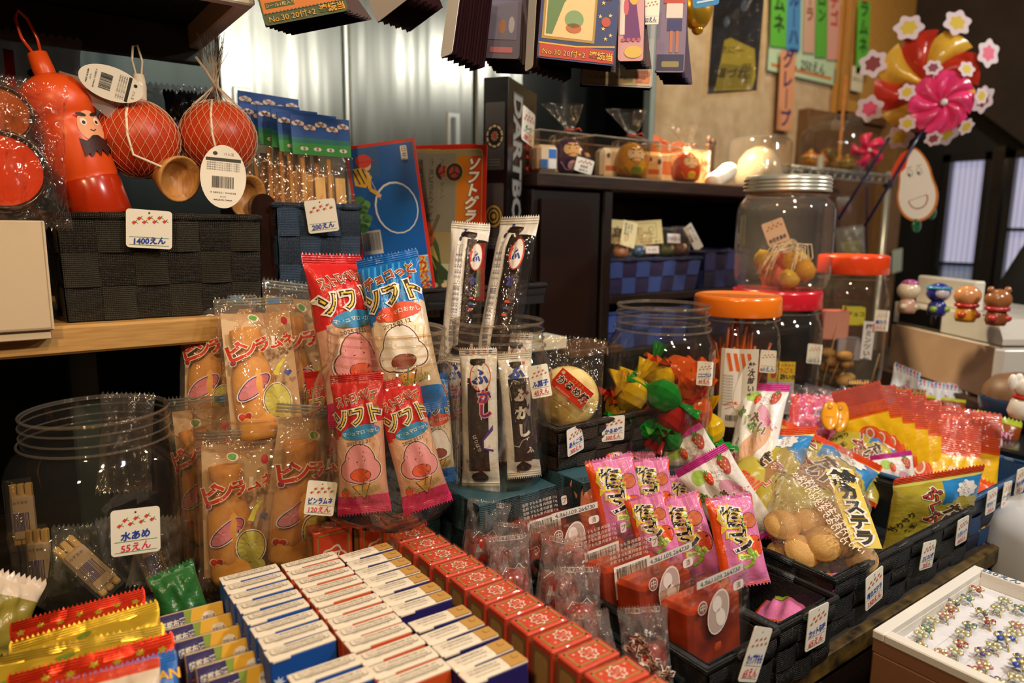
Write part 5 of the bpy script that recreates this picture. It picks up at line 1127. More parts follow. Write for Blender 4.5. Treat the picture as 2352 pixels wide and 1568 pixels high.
for bx, by, tx, ty, Ya, Yb, rot, ht, lab in (
    (1440, 1250, 1398, 1050, .56, .60, 14, None, 'pink plum packet at the left end of its group, wording nearly whole'), (1425, 1180, 1420, 1025, .64, .665, 45, None, 'narrow orange edge of a pink packet behind the leftmost one'), (1475, 1170, 1468, 1038, .63, .65, 0, None, 'pink plum packet at the back, hidden below its top'),
    (1510, 1220, 1487, 1053, .58, .615, 6, None, 'pink plum packet in the middle of the back row'), (1590, 1240, 1562, 1090, .56, .59, 10, None, 'pink plum packet squeezed at the right under a strawberry bag'), (1525, 1300, 1478, 1138, .49, .53, -4, None, 'pink plum packet second from the front, behind a jelly pack'),
    (1610, 1335, 1548, 1140, .47, .52, 2, None, 'large pink plum packet in the middle front, wording in full view'), (1715, 1345, 1672, 1138, .415, .455, 26, None, 'pink plum packet standing alone at the right with a clear orange edge')):
    p0, p1 = P(bx, by, Y=Ya), P(tx, ty, Y=Yb); mw = frame(p0, p1, rot) @ Matrix.Scale((p1 - p0).length / .125, 4) @ Matrix.Diagonal((1.32, 1, 1, 1))
    o = um if first else dup(um, mw); first = False; o.matrix_world = mw; o['label'] = lab; o['group'] = 'pink plum packets'
mw = frame(P(1765, 1425, Y=.40), P(1950, 1296, Y=.40), -62) @ Matrix.Scale(1.05, 4); o = dup(um, mw, 'pink plum packet lying flat in the half empty basket', 'pink plum packets')
# clear plum pouches
def plum_pouch(full=False):
    w_, h = .066, .105; mb, sf = pouch(w_, h, .030, 'f:fdf3f0:.15:1.6', .05, .07, .06, 81, 18, .004)
    D = Pr(mb, sf, .006)
    if full:
        for i, ch in enumerate('すもも太'):
            for lv, (k, b) in enumerate((('p:e6dcd8', .12), ('p:5a2420', .075), ('p:c9a088', .0))): D.text(ch, -.016 + .0125 * i, h * (.60 - .145 * i), .0235, k, 2 + lv, rot=-24, bold=b)
        D.text('ミヤタの', .008, h * .70, .007, 'p:e9e2de', 1, rot=-30, bold=.02)
    else: D.line([(-.018, h * .5), (-.010, h * .58), (.002, h * .56), (.010, h * .62), (.018, h * .55)], .0008, 'p:e6dcd8', 1); D.bars(-.012, h * .28, .012, h * .42, 'p:8a8078', 1, 16, None)
    D.frame(-.022, h * .93, .022, h * .985, .0005, 'p:d9d0cc', 1); D.text('品名 すもも漬 20', 0, h * .957, .005, 'p:d9d0cc', 1)
    o = mb.obj('plum_pouch', cat='pouch')
    m = MB(); m.ball((.002, 0, .034), .024, .0125, .024, 'g:9a3026', 20, 12); m.obj('pickled_plum', o)
    m = MB(); m.grid(lambda u, v: ((u - .5) * w_ * .84, .003 + .009 * math.sin(math.pi * u) * math.sin(math.pi * min(1, v * 1.4)), .006 + v * h * .5), 8, 8, 't:c98a80:.6'); m.obj('pink_syrup', o)
    return o
pf = plum_pouch(True); pp = plum_pouch(); k0 = 0
for bx, by, tx, ty, Ya, Yb, rot, lab in (
    (1490, 1580, 1475, 1392, .385, .40, 10, 'clear plum pouch with brown lettering at the bottom of the picture'), (1385, 1570, 1345, 1405, .40, .42, -10, 'clear plum pouch left of the lettered one, lower front'), (1330, 1490, 1325, 1300, .455, .48, 12, 'clear plum pouch in the middle with a star of creases'),
    (1275, 1420, 1300, 1235, .52, .53, -12, 'clear plum pouch behind the creased one, printed white table'), (1180, 1405, 1165, 1228, .54, .57, 18, 'clear plum pouch beside the red boxes showing a barcode'), (1215, 1330, 1232, 1195, .60, .60, -20, 'clear plum pouch near the jelly packs at the back'),
    (1100, 1310, 1125, 1150, .645, .65, 6, 'clear plum pouch with a wide flat top, at the very back'), (1150, 1330, 1170, 1200, .62, .63, 25, 'clear plum pouch in the back, between two others')):
    p0, p1 = P(bx, by, Y=Ya), P(tx, ty, Y=Yb); mw = frame(p0, p1, rot) @ Matrix.Scale((p1 - p0).length / .105, 4)
    o = pf if k0 == 0 else pp if k0 == 1 else dup(pp, mw); k0 += 1; o.matrix_world = mw; o['label'] = lab; o['group'] = 'clear plum pouches'
# ================================================================== bags in the long basket
def tb(o, n0):
    return o
def pack_on(mb, sf): return Pr(mb, sf, .008)
# puffed chocolate fish bags: kind 'choco' gold/blue, 'berry' white/pink
def fish(D, x, y, s, rot, k1, k2, lv):
    c, d = math.cos(R(rot)), math.sin(R(rot)); q = []
    for a in range(0, 360, 15):
        X = math.cos(R(a)) * s; Y = math.sin(R(a)) * s * .42 * (1 if X > -s * .5 else .8); q.append((x + X * c - Y * d, y + X * d + Y * c))
    D.shape(q, k1, lv); t = [(-.85, 0), (-1.3, .42), (-1.2, 0), (-1.3, -.42)]
    D.shape([(x + a * s * c - b * s * d, y + a * s * d + b * s * c) for a, b in t], k1, lv)
    for i in range(5): D.line([(x + (-.5 + .22 * i) * s * c + .22 * s * d, y + (-.5 + .22 * i) * s * d - .22 * s * c), (x + (-.4 + .22 * i) * s * c - .22 * s * d, y + (-.4 + .22 * i) * s * d + .22 * s * c)], s * .03, k2, lv + 1)
    D.ell(x + .62 * s * c, y + .62 * s * d, s * .06, s * .06, k2, lv + 1)
def fishbag(kind, w_=.108, h=.150):
    ch = kind == 'choco'
    seal = 'k:d8481c' if ch else 'k:cf3a9a'; base = 'k:b8a83c' if ch else 'k:ece9e4'
    mb, sf = pouch(w_, h, .034, lambda u, v: seal if v > .925 or v < .05 else (('k:dfd66a' if v > .895 else 'k:2f86c8' if (v > .62 + .10 * math.sin(3 * u) and u > .05) else base) if ch else base), .05, .075, .06, 91 if ch else 92, 26, .0014, 34)
    D = Pr(mb, sf, .009)
    if ch:
        fish(D, .010, h * .42, .036, 35, 'p:9a6a34', 'p:6a4420', 1)
        D.flower(.030, h * .79, .0135, 'p:e9e6e2', 2, 8, .1); D.text('カルシウム', .030, h * .805, .0058, 'p:2f3a7a', 3, rot=-70, fit=.02); D.text('入り!!', .0245, h * .785, .0055, 'p:2f3a7a', 3, rot=-70)
        for i, cc in enumerate('ぷくぷく'): D.otext(cc, -.012 + .002 * i, h * (.80 - .13 * i), .0205, ('p:efe6dc', 'p:4a1a14', 'p:d8432a'), 4, rot=-28)
        for i, cc in enumerate('たい'): D.otext(cc, .016 - .004 * i, h * (.58 - .13 * i), .022, ('p:efe6dc', 'p:3a2a1a', 'p:6a4a2a'), 4, rot=-28)
        for i, cc in enumerate('チョコ'): D.otext(cc, .034 - .002 * i, h * (.53 - .075 * i), .0125, ('p:efe6dc', 'p:c8382a'), 4, ws=(.08, .02), rot=-28)
        D.text('サクサク', -.040, h * .50, .010, 'p:3a2f1a', 3, rot=60, bold=.03); D.text('食感', -.030, h * .42, .010, 'p:3a2f1a', 3, rot=60, bold=.03)
        D.text('meiji', -.030, h * .15, .0125, 'p:d8452a', 3, bold=.03, rot=-20)
    else:
        fish(D, .008, h * .34, .040, 40, 'p:e0b08e', 'p:c28a66', 1); D.ell(.020, h * .58, .014, .024, 'p:dfa0b8', 1, 30)
        D.ell(-.020, h * .84, .014, .010, 'p:a8d05a', 1); strawberry(D, -.005, h * .80, .0095, 2); strawberry(D, .032, h * .84, .013, 2, 'p:b8443a')
        D.flower(.014, h * .80, .012, 'p:f3f0ee', 3, 8, .1); D.text('カルシウム', .014, h * .81, .005, 'p:3a3a7a', 4, rot=-12, fit=.019); D.text('入り!!', .014, h * .775, .005, 'p:3a3a7a', 4, rot=-12)
        for i, cc in enumerate('ぷくぷく'): D.otext(cc, -.034 + .0165 * i, h * (.66 - .07 * i), .0185, ('p:f3efe6', 'p:5a6a2a', ('p:6ac23a', 'p:b8d83a')[i % 2]), 4, rot=-34)
        for i, cc in enumerate('たい'): D.otext(cc, .004 + .016 * i, h * (.58 - .09 * i), .020, ('p:f3efe6', 'p:5a3a2a', 'p:8a6048'), 4, rot=-34)
        D.text('いちご', .034, h * .56, .0095, 'p:d86a9a', 4, rot=-34, bold=.04); D.text('meiji', -.036, h * .18, .012, 'p:cf3a2a', 3, bold=.03, rot=60); D.text('ザクッ!', -.036, h * .30, .010, 'p:5a4a3a', 3, rot=50, bold=.03)
    o = mb.obj('fish_wafer_bag', cat='snack packet'); seals(o, w_, h, seal, seal, .05, .075, 4); return o
fc, fb = fishbag('choco'), fishbag('berry'); used = set()
for kind, bx, by, tx, ty, Ya, Yb, rot, sx, lab in (
    ('berry', 1735, 1245, 1606, 1050, .50, .56, -6, .80, 'white and pink strawberry fish wafer bag tilted over the pink plum packets'), ('berry', 1660, 1150, 1552, 1000, .585, .625, -14, .9, 'white and pink strawberry fish wafer bag behind the tilted one'),
    ('berry', 1712, 1110, 1762, 882, .575, .615, -24, .60, 'upright strawberry fish wafer bag with a fish picture, in front of the squid jar'), ('berry', 2075, 1190, 2045, 1040, .47, .50, 18, .85, 'strawberry fish wafer bag half hidden behind the gold one, magenta top'),
    ('choco', 1775, 1190, 1898, 1010, .50, .56, -8, 1.0, 'gold and blue chocolate fish wafer bag left of the castella bag'), ('choco', 2120, 1268, 2160, 1083, .408, .392, 49, 1.62, 'large gold and blue chocolate fish wafer bag at the front right of the basket'),
    ('choco', 1930, 1120, 2010, 985, .53, .57, 0, .8, 'gold chocolate fish wafer bag mostly hidden in the middle of the basket'), ('choco', 1680, 1230, 1790, 985, .54, .59, -40, .8, 'dark blue and white side of a fish wafer bag, leaning right')):
    p0, p1 = P(bx, by, Y=Ya), P(tx, ty, Y=Yb); k = (p1 - p0).length / .150; mw = frame(p0, p1, rot) @ Matrix.Diagonal((sx * k, k * .9, k, 1)); s0 = fc if kind == 'choco' else fb
    o = dup(s0, mw) if kind in used else s0; used.add(kind); o.matrix_world = mw; o['label'] = lab; o['group'] = 'fish wafer bags'
mb, sf = pouch(.07, .135, .022, lambda u, v: 'k:e9e6e0' if v > .62 else 'k:2a78c4' if v > .1 else 'k:2a5fa8', .04, .05, .05, 95, 18, .0016); D = Pr(mb, sf, .008)
D.text('meiji', .0, .070, .016, 'p:d8583a', 1, bold=.03, rot=20); D.text('ぷくぷく', .0, .045, .018, 'p:d8583a', 1, bold=.04, rot=20); D.shape([(-.03, .118), (.03, .098), (.03, .105), (-.03, .128)], 'p:d8482a', 1); D.shape([(-.03, .104), (.03, .084), (.03, .088), (-.03, .110)], 'p:e6d65a', 1)
mb.obj('fish_wafer_bag', mw=frame(P(1745, 1145, Y=.55), P(1840, 950, Y=.61), -20), label='bright blue and white fish wafer bag lying on its side, red lettering', cat='snack packet', group='fish wafer bags')
# castella bag
p0, p1 = P(1895, 1318, Y=.400), P(1868, 1030, Y=.47); mw = frame(p0, p1, 4); h = (p1 - p0).length; w_ = px(228, p0)
def cf(u, v):
    x = (2 * u - 1); b = math.sin(math.pi * min(1, (v * 1.02 + .0))) ** .5 if v < .55 else max(.0, 1 - (v - .55) / .5) ** .7
    return b
mb = MB()
for sg in (-1, 1):
    def fn(u, v, sg=sg):
        x = 2 * u - 1; wd = w_ / 2 * ((.94 + .06 * math.sin(math.pi * v)) if v < .5 else 1.0 - .55 * (v - .5) ** 1.0); th = .034 * (math.sin(math.pi * min(1, v / .9)) ** .6 if v < .9 else .1) * (1.0 if v < .5 else 1 - .9 * (v - .5) / .5)
        return (x * wd + .002 * math.sin(30 * v + 4 * x), sg * th * math.sqrt(max(0, 1 - x * x * x * x)) + .0035 * math.sin(12 * x + 20 * v) * (v > .45), v * h)
    mb.grid(fn, 26, 30, 'f:fbf6f2:.15:1.2')
o = mb.obj('castella_bag', mw=mw, label='clear bag of round castella cakes with a yellow strip label 鈴カステラ', cat='bag')
m = MB()
def lab(u, v):
    x0 = w_ * (.22 + .16 * (1 - v)); return (x0 + (u - .5) * w_ * .26, -.035 - .004 * math.sin(3 * v) + .018 * v, h * (.14 + .64 * v))
m.grid(lab, 4, 16, 'p:e6cf58'); f = lambda x, y, o_: (lambda q: (q[0], q[1] - .0006 - o_, q[2]))(lab(.5 + x / (w_ * .26), y))
D = Pr(m, f, .01)
for i, ch in enumerate('鈴カステラ'):
    for lv, (k, b) in enumerate((('p:f3f0e6', .16), ('p:14110f', .05))):
        v_, tr, _ = glyphs(ch, b); sz = .027 if i == 0 else .0195; D.tris([(a * sz + .001, .86 - .185 * i + q * sz / h * 1.5) for a, q in v_], tr, k, 2 + lv)
m.obj('strip_label', o)
m = MB(); D = Pr(m, lambda x, y, o_: (x, -.038 - o_ + (max(0, y - .06)) * .2, y))
for i in range(3): D.text('かわいいかたちでおいしい', w_ * (-.02 + .075 * i), h * (.44 - .03 * i), .0085, 'p:f3efe8', 1, rot=-62, bold=.02)
m.obj('white_print', o)
g = random.Random(4); n = 0
for (x, z, y, r, tl) in ((-.055, .060, -.008, .026, 20), (-.018, .068, .004, .025, -30), (.028, .045, -.010, .026, 15), (-.030, .024, -.012, .025, 60), (.0, .034, -.014, .026, -10), (.045, .070, .006, .023, 20), (-.058, .026, .006, .022, 30), (.052, .024, .004, .022, 10), (.015, .086, .008, .022, 0)):
    s = w_ / .150; r *= 1.12; m = MB(); m.lathe([(0, -.58), (.55, -.52), (.88, -.25), (.96, -.06), (1.04, 0), (.96, .06), (.88, .25), (.55, .52), (0, .58)], 'mot:c99348:e3bd78:26:.6:.2', 22)
    m.obj('castella_cake', mw=mw @ Matrix.Translation((x * s * 1.02, y * 1.25, z * s * 1.15)) @ Matrix.Rotation(R(tl), 4, 'Y') @ Matrix.Rotation(R(70 + 15 * (n % 3)), 4, 'X') @ Matrix.Scale(r * s * .94, 4), label='golden brown castella cake, ' + ('left one in the upper row', 'middle one in the upper row', 'right one under the strip label', 'edge-on one low at the left showing its rim', 'wide one low in the middle', 'one at the back right', 'one at the bottom left corner', 'one at the bottom right corner', 'one hidden at the back')[n] + ' of the bag', cat='cake', group='castella cakes in the clear bag'); n += 1
# orange and yellow ribbed bags, fanned
def ribbed():
    w_, h = .100, .165
    mb, sf = pouch(w_, h, .016, lambda u, v: 'k:e8511a' if v > .60 else ('k:d8601c' if abs(v - .59) < .02 else 'k:efbd1e'), .03, .40, .02, 101, 14, .001, 24)
    D = Pr(mb, sf, .008); q = [(-.028, h * .06), (.028, h * .06), (.026, h * .30)] + [(.022 * math.cos(R(a)), h * .34 + .020 * math.sin(R(a))) for a in range(20, 161, 20)] + [(-.026, h * .30)]
    D.shape(q, 'p:dc4a16', 1); D.shape([(x * .9, h * .06 + (z - h * .06) * .93) for x, z in q], 'p:ea7a2a', 2); D.shape([(x * .86, h * .06 + (z - h * .06) * .90) for x, z in q], 'p:df4a18', 3)
    D.ell(.002, h * .36, .008, .0125, 'p:f2e4d8', 4); D.text('SOUR COOL', -.012, h * .25, .0085, 'p:f2e4d8', 4, rot=62, bold=.02); D.ell(.002, h * .36, .0055, .0095, 'p:d8704a', 5); D.ell(.0, h * .14, .016, .010, 'p:f0c63a', 4)
    o = mb.obj('ribbed_bag', cat='snack packet'); m = MB()
    for i in range(16):
        z = h * (.625 + .37 * i / 16)
        m.tube([(-w_ * .49, -.0006, z), (w_ * .49, -.0006, z)], .0009, 'f:f6b294:.25' if i > 5 else 'k:ee6a2c', 5, cap=False)
    m.grid(lambda u, v: ((u - .5) * w_ * .985, -.0016 - .0012 * math.sin(2 * math.pi * u), h * (.62 + .39 * v)), 8, 6, 'f:fbe6da:.10:.6')
    m.obj('ribbed_top', o); return o
rb = ribbed(); pos = ((2010, 1050, 1965, 888), (2030, 1065, 1998, 892), (2050, 1080, 2030, 898), (2072, 1095, 2062, 906), (2096, 1110, 2094, 918), (2095, 1150, 2125, 945), (2130, 1160, 2150, 950), (2165, 1165, 2180, 953), (2205, 1165, 2222, 940))
for i, (bx, by, tx, ty) in enumerate(pos):
    Ya = .545 - .012 * i; p0, p1 = P(bx, by, Y=Ya), P(tx, ty, Y=Ya + .03); k = (p1 - p0).length / .165; mw = frame(p0, p1, 10 if i < 8 else 16) @ Matrix.Diagonal((k * 1.02, k, k, 1))
    o = rb if i == 0 else dup(rb, mw); o.matrix_world = mw; o['group'] = 'orange topped yellow bags fanned in a row'
    o['label'] = 'yellow bag with a ribbed orange top, ' + (f'{ORD[i]} from the left of the fan' if i < 8 else 'rightmost of the fan, arch emblem in full view')
def sealed(w_, h, t, kf, pr=None, seed=0, teeth=12, crk=.001, sb=.05, stp=.06):
    mb, sf = pouch(w_, h, t, kf, sb, stp, .06, seed, teeth, crk)
    if pr: pr(Pr(mb, sf, .008), w_, h)
    return mb
# a yellow bag seen edge-on across the front, and one orange bag end
sealed(.10, .165, .012, lambda u, v: 'k:d94f18' if abs(u) < .5 and v < .6 else 'k:e3a51c', lambda D, w_, h: (D.ell(0, h * .45, .02, .012, 'p:f0b83a', 1), D.text('SOUR', -.03, h * .4, .012, 'p:f2e4d8', 1, rot=60)), 103).obj('ribbed_bag', mw=frame(P(2010, 1260, Y=.50), P(2105, 1040, Y=.51), 72), label='yellow and orange bag seen almost edge-on, slanting across the basket', cat='snack packet')
sealed(.07, .10, .02, lambda u, v: 'k:e2571c' if u > -.4 else 'k:e8d8c0', lambda D, w_, h: (D.ell(.008, h * .3, .014, .02, 'p:dcae88', 1, -30), D.star(.02, h * .25, .012, 'p:e9c63a', 1, 8, .6)), 104).obj('snack_packet', mw=frame(P(2205, 1235, Y=.395), P(2232, 1090, Y=.41), 30), label='orange packet standing in the right front corner of the long basket', cat='snack packet')
sealed(.05, .12, .02, lambda u, v: 'k:d9c9d4' if int((u + 1) * 5) % 2 else 'k:b83a6a', lambda D, w_, h: D.rect(-.012, h * .55, .012, h * .72, 'p:b83a6a', 2), 105).obj('snack_packet', mw=frame(P(2255, 1165, Y=.44), P(2265, 1005, Y=.46), 20), label='white packet with crimson stripes behind the right end of the long basket', cat='snack packet')
# pink flat packs, orange fish packs
for i, (bx, by, tx, ty) in enumerate(((1855, 1010, 1868, 905), (1880, 1010, 1902, 895), (1915, 1010, 1945, 890), (1950, 1000, 1985, 895))):
    m = sealed(.072, .085, .006, lambda u, v: 'k:e8402e' if u < -.55 else 'k:ea5a94', lambda D, w_, h: (D.ell(.014, h * .66, .009, .012, 'p:e9d6e6', 1, -20), D.ell(.014, h * .66, .005, .007, 'p:5aa0d0', 2), [D.line([(-.03 + .012 * q, h * .1), (-.02 + .012 * q, h * .9)], .0004, 'p:f0a0c4', 1) for q in range(5)]), 110 + i)
    o = m.obj('pink_packet', mw=frame(P(bx, by, Y=.62 - .012 * i), P(tx, ty, Y=.65 - .012 * i), 8), label=f'flat hot pink packet, {ORD[i]} from the left of four behind the fish wafer bags', cat='snack packet', group='hot pink flat packets')
    q = MB(); q.grid(lambda u, v: ((u - .5) * .078, -.005, .004 + v * .098), 3, 4, 'f:ffeef4:.10:.8'); q.obj('clear_wrap', o)
for i, (bx, by, tx, ty) in enumerate(((1905, 985, 1908, 912), (1925, 990, 1935, 895), (1975, 960, 1978, 925))):
    m = MB(); m.ball((0, 0, .03), .014, .006, .032, 'g:e8a022', 16, 10); D = Pr(m, lambda x, y, o: (x, -.0065 - o, y))
    D.ell(0, .042, .0035, .0045, 'p:a8701a', 1); D.ell(0, .042, .002, .003, 'p:e0a02a', 2); D.line([(-.006, .02), (.006, .02)], .0008, 'p:b06a14', 1)
    m.obj('orange_fish_snack', mw=frame(P(bx, by, Y=.57), P(tx, ty, Y=.60), 0), label=('left', 'middle', 'right')[i] + ' of three small golden orange snacks between the pink and orange bags', cat='snack', group='golden orange snacks')
# back row: white packs with red and blue dashes, black and yellow striped packs
def dash_pack(w_=.055, h=.11):
    def pr(D, w_, h):
        for i, k in enumerate(('p:3a62b8', 'p:c83a4a', 'p:5aa0c8', 'p:b83a8a', 'p:3a62b8', 'p:c83a4a', 'p:4a80c0')): D.rect(-w_ * .46 + i * w_ * .135, h * .93, -w_ * .37 + i * w_ * .135, h * .995, k, 1); D.rect(-w_ * .42 + i * w_ * .13, h * .86, -w_ * .36 + i * w_ * .13, h * .91, k, 1)
        D.text('ふ', 0, h * .62, .022, 'p:c86a9a', 1, bold=.04)
    return sealed(w_, h, .018, lambda u, v: 'k:dfe3ea', pr, 120)
dp = dash_pack().obj('dash_packet', cat='snack packet'); first = True
for bx, by, tx, ty, Yb, rot, lab in ((2060, 960, 2085, 845, .70, 30, 'white packet with coloured dashes sticking up alone behind the striped ones'), (2120, 980, 2142, 878, .66, 10, 'white dashed packet left of centre in the back row'), (2160, 985, 2178, 882, .63, 0, 'white dashed packet in the middle of the back row'), (2195, 985, 2208, 885, .61, 10, 'white dashed packet just behind the orange bag tops'), (2240, 1000, 2243, 895, .58, 36, 'white dashed packet right of the orange bag tops'), (2262, 1010, 2288, 905, .56, 34, 'white dashed packet next to the right picture edge group'), (2330, 1010, 2310, 890, .56, -30, 'white dashed packet slanting by the right picture edge'), (2340, 1060, 2338, 955, .50, -10, 'white dashed packet at the right picture edge, blue dots')):
    p0, p1 = P(bx, by, Y=Yb), P(tx, ty, Y=Yb + .02); mw = frame(p0, p1, rot) @ Matrix.Scale((p1 - p0).length / .11, 4); o = dp if first else dup(dp, mw); first = False; o.matrix_world = mw; o['label'] = lab; o['group'] = 'white packets with coloured dashes'
def tiger(D, w_, h):
    for i in range(8):
        for j, k in enumerate(('p:d8c82a', 'p:c8402a')): D.shape([(-w_ * .46 + i * w_ * .12 + j * .0035, h * .88), (-w_ * .43 + i * w_ * .12 + j * .0035, h * .88), (-w_ * .38 + i * w_ * .12 + j * .0035, h * .99), (-w_ * .41 + i * w_ * .12 + j * .0035, h * .99)], k, 1)
    D.ell(.008, h * .6, .010, .022, 'p:d8582a', 1, 30)
tg = sealed(.055, .11, .018, lambda u, v: 'k:1a1614', tiger, 121).obj('tiger_packet', cat='snack packet'); first = True
for bx, by, tx, ty, Yb, rot, lab in ((1975, 960, 1972, 872, .70, 10, 'black packet with yellow and red stripes left of its group, by the skewers'), (2025, 985, 2036, 886, .66, 6, 'black striped packet second from the left'), (2055, 985, 2066, 888, .65, 0, 'black striped packet third from the left'), (2085, 985, 2098, 893, .64, -6, 'black striped packet with an orange spot, right of its group')):
    p0, p1 = P(bx, by, Y=Yb), P(tx, ty, Y=Yb + .02); mw = frame(p0, p1, rot) @ Matrix.Scale((p1 - p0).length / .11, 4); o = tg if first else dup(tg, mw); first = False; o.matrix_world = mw; o['label'] = lab; o['group'] = 'black striped packets'
def brown(D, w_, h): D.rect(-w_ * .3, h * .1, w_ * .1, h * .55, 'p:7a5038', 1); D.text('TONY', 0, h * .72, .014, 'p:e8a0c8', 2, bold=.03)
bw = sealed(.07, .115, .020, lambda u, v: 'k:b8c42a' if v > .90 else 'k:8a4418' if v > .3 else 'k:a8702a', brown, 122, stp=.09).obj('brown_packet', cat='snack packet'); first = True
for bx, by, tx, ty, Yb, rot, lab in ((2275, 1110, 2295, 955, .45, 24, 'brown packet with a lime green toothed top in the blue basket'), (2335, 1080, 2345, 965, .46, 10, 'brown packet with a lime top cut off by the right picture edge'), (2115, 985, 2120, 905, .62, 6, 'brown packet with a lime top half hidden behind the orange bags'), (2185, 985, 2190, 915, .59, 6, 'brown packet with a lime top peeping over the orange bags')):
    p0, p1 = P(bx, by, Y=Yb), P(tx, ty, Y=Yb + .02); mw = frame(p0, p1, rot) @ Matrix.Scale((p1 - p0).length / .115, 4); o = bw if first else dup(bw, mw); first = False; o.matrix_world = mw; o['label'] = lab; o['group'] = 'brown packets with lime green tops'
sealed(.06, .09, .02, lambda u, v: 'k:c8a02a' if u < 0 else 'k:d8582a', None, 124).obj('snack_packet', mw=frame(P(2335, 1130, Y=.42), P(2340, 1050, Y=.43), 10), label='yellow and orange packet low in the blue basket at the picture edge', cat='snack packet')
sealed(.06, .07, .03, lambda u, v: 'k:e08a6a' if u < 0 else 'm:c9a85a', None, 125).obj('snack_packet', mw=frame(P(1385, 1225, Y=.60), P(1372, 1150, Y=.61), 0), label='gold and peach packet end between the jelly packs and pink packets', cat='snack packet')
# cards on the front baskets
def ft(x, y, Y, w_, h, n, p, lab, **k): tagw(x, y, Y, w_, h, n, p, lab, **k)
ft(1716, 1566, .334, .030, .050, 'カップすもも', '65えん', 'tilted white card 65えん on the jelly pack basket', tilt=24)
ft(1872, 1486, .343, .036, .044, 'カット与味', '65えん', 'white card 65えん on the half empty basket', tilt=2)
ft(2008, 1388, .359, .038, .043, '鈴カステラ', '150えん', 'white card 150えん at the left end of the long basket', tilt=-9)
ft(2126, 1306, .360, .036, .036, 'ぷくぷく鯛', '70えん', 'white card 70えん in the middle of the long basket', tilt=8)
ft(2207, 1247, .361, .034, .036, 'シガレット', '160えん', 'white card 160えん at the right end of the long basket')
ft(2274, 1178, .366, .034, .036, '味カレー', '20えん', 'white card on the blue basket, left of three')
ft(2308, 1163, .366, .030, .038, 'ドーナツ', '30えん', 'white card on the blue basket, middle of three', tilt=4)
ft(2340, 1133, .366, .036, .040, 'もち太郎', '25えん', 'white card on the blue basket, right of three', tilt=2)

# ================================================================== tray of rings, jug, boxes at the lower right
tr = empty('ring_tray', TR((0, 0, 0)), 'white box tray of gilt toy rings on pale cloth, lower right corner', 'tray')
x0, x1, y1, y0_, zt, fl = .702, .950, .322, -.05, .040, .0225
mb = MB(); K = 'p:e4e0d8'
mb.box(x0, y1 - .012, .0305, x1, y1, zt, K); mb.box(x0, y0_, .0305, x0 + .014, y1 - .0121, zt, K); mb.box(x1 - .012, y0_, .0305, x1, y1 - .0121, zt, K); mb.box(x0 + .0141, y0_, .0305, x1 - .0121, y0_ + .012, zt, K); mb.box(x0 + .012, y1 - .0125, .016, x1 - .012, y1 - .0115, .032, K); mb.box(x1 - .0125, y0_, .016, x1 - .0115, y1 - .012, .032, K); mb.obj('tray_rim', tr)
mb = MB(); mb.box(x0 + .012, y0_ + .012, fl - .006, x1 - .012, y1 - .012, fl, 'mot:d6d6dc:e2e2e8:60:.9:.1')
for i in range(9): mb.box(x0 + .012, .04 + .030 * i, fl, x1 - .012, .0408 + .030 * i, fl + .0004, 'p:c6c6cc', .0001)
mb.obj('ring_cushion', tr)
mb = MB(); Pr(mb, lambda x, y, o: (y * 1.0 + x1 - .006, .290 - x, zt + o)).text('250えん', -.0, .0, .012, 'p:3a6a9a', 1, bold=.01); mb.obj('price_writing', tr)
mb = MB(); mb.box(x0 + .001, y0_ + .001, -.046, x1 - .001, y1 - .001, .016, 'p:8a5f42', .002); mb.box(x0 + .001, y0_ + .001, .016, x0 + .0115, y1 - .001, .0303, 'p:8a5f42', .0005); mb.box(x0 + .012, y0_ + .001, .016, x1 - .013, y0_ + .0115, .0303, 'p:8a5f42', .0005); mb.obj('cardboard_base', label='brown cardboard box right under the ring tray', cat='box')
mb = MB(); mb.box(x0 + .0, y0_ - .02, -.095, x1 + .02, y1 + .002, -.0505, 'p:a06a3a', .002); mb.box(x0 - .005, y0_ - .02, -.060, x0 + .002, y1 - .02, -.0505, 'p:d9d4da', .001); mb.obj('cardboard_base', label='lower tan cardboard box with a white edge at the bottom of the picture', cat='box')
mb = MB(); mb.box(.60, -.15, -.80, 1.6, .345, -.0955, 'mot:2a211a:1c1611:8:.6:0', .004); mb.obj('side_table', label='dark low table in front of the counter carrying the tray boxes', cat='table')
def ring(k, n):
    m = MB(); m.tube([(.0085 * math.cos(2 * math.pi * i / 22), 0, .0085 * math.sin(2 * math.pi * i / 22) + .0025) for i in range(22)], .0008, 'm:d8c27a', 6, True)
    o = m.obj('toy_ring', cat='ring'); q = MB()
    for i in range(n): a = 2 * math.pi * i / n; q.ball((.0052 * math.cos(a), .0052 * math.sin(a), .0130), .0030, .0030, .0021, k if i % 2 == 0 else 'm:e0d8b0', 8, 6)
    q.ball((0, 0, .0145), .0026, .0026, .002, 'm:e6d69a', 8, 6); q.ball((.0075, .002, .0120), .002, .002, .0015, 'm:e6d69a', 6, 5); q.obj('stone_flower', o); return o
RC = {'red': ('g:a03a4a', 5), 'teal': ('g:4a7f8c', 5), 'blue': ('g:2f4fae', 6), 'clear': ('g:bfc6b4', 5), 'pink': ('g:c08488', 6), 'violet': ('g:5a4a88', 5), 'smoky': ('g:5a6470', 4)}
rg = {k: ring(*v) for k, v in RC.items()}; ur = set(); cnt = {}
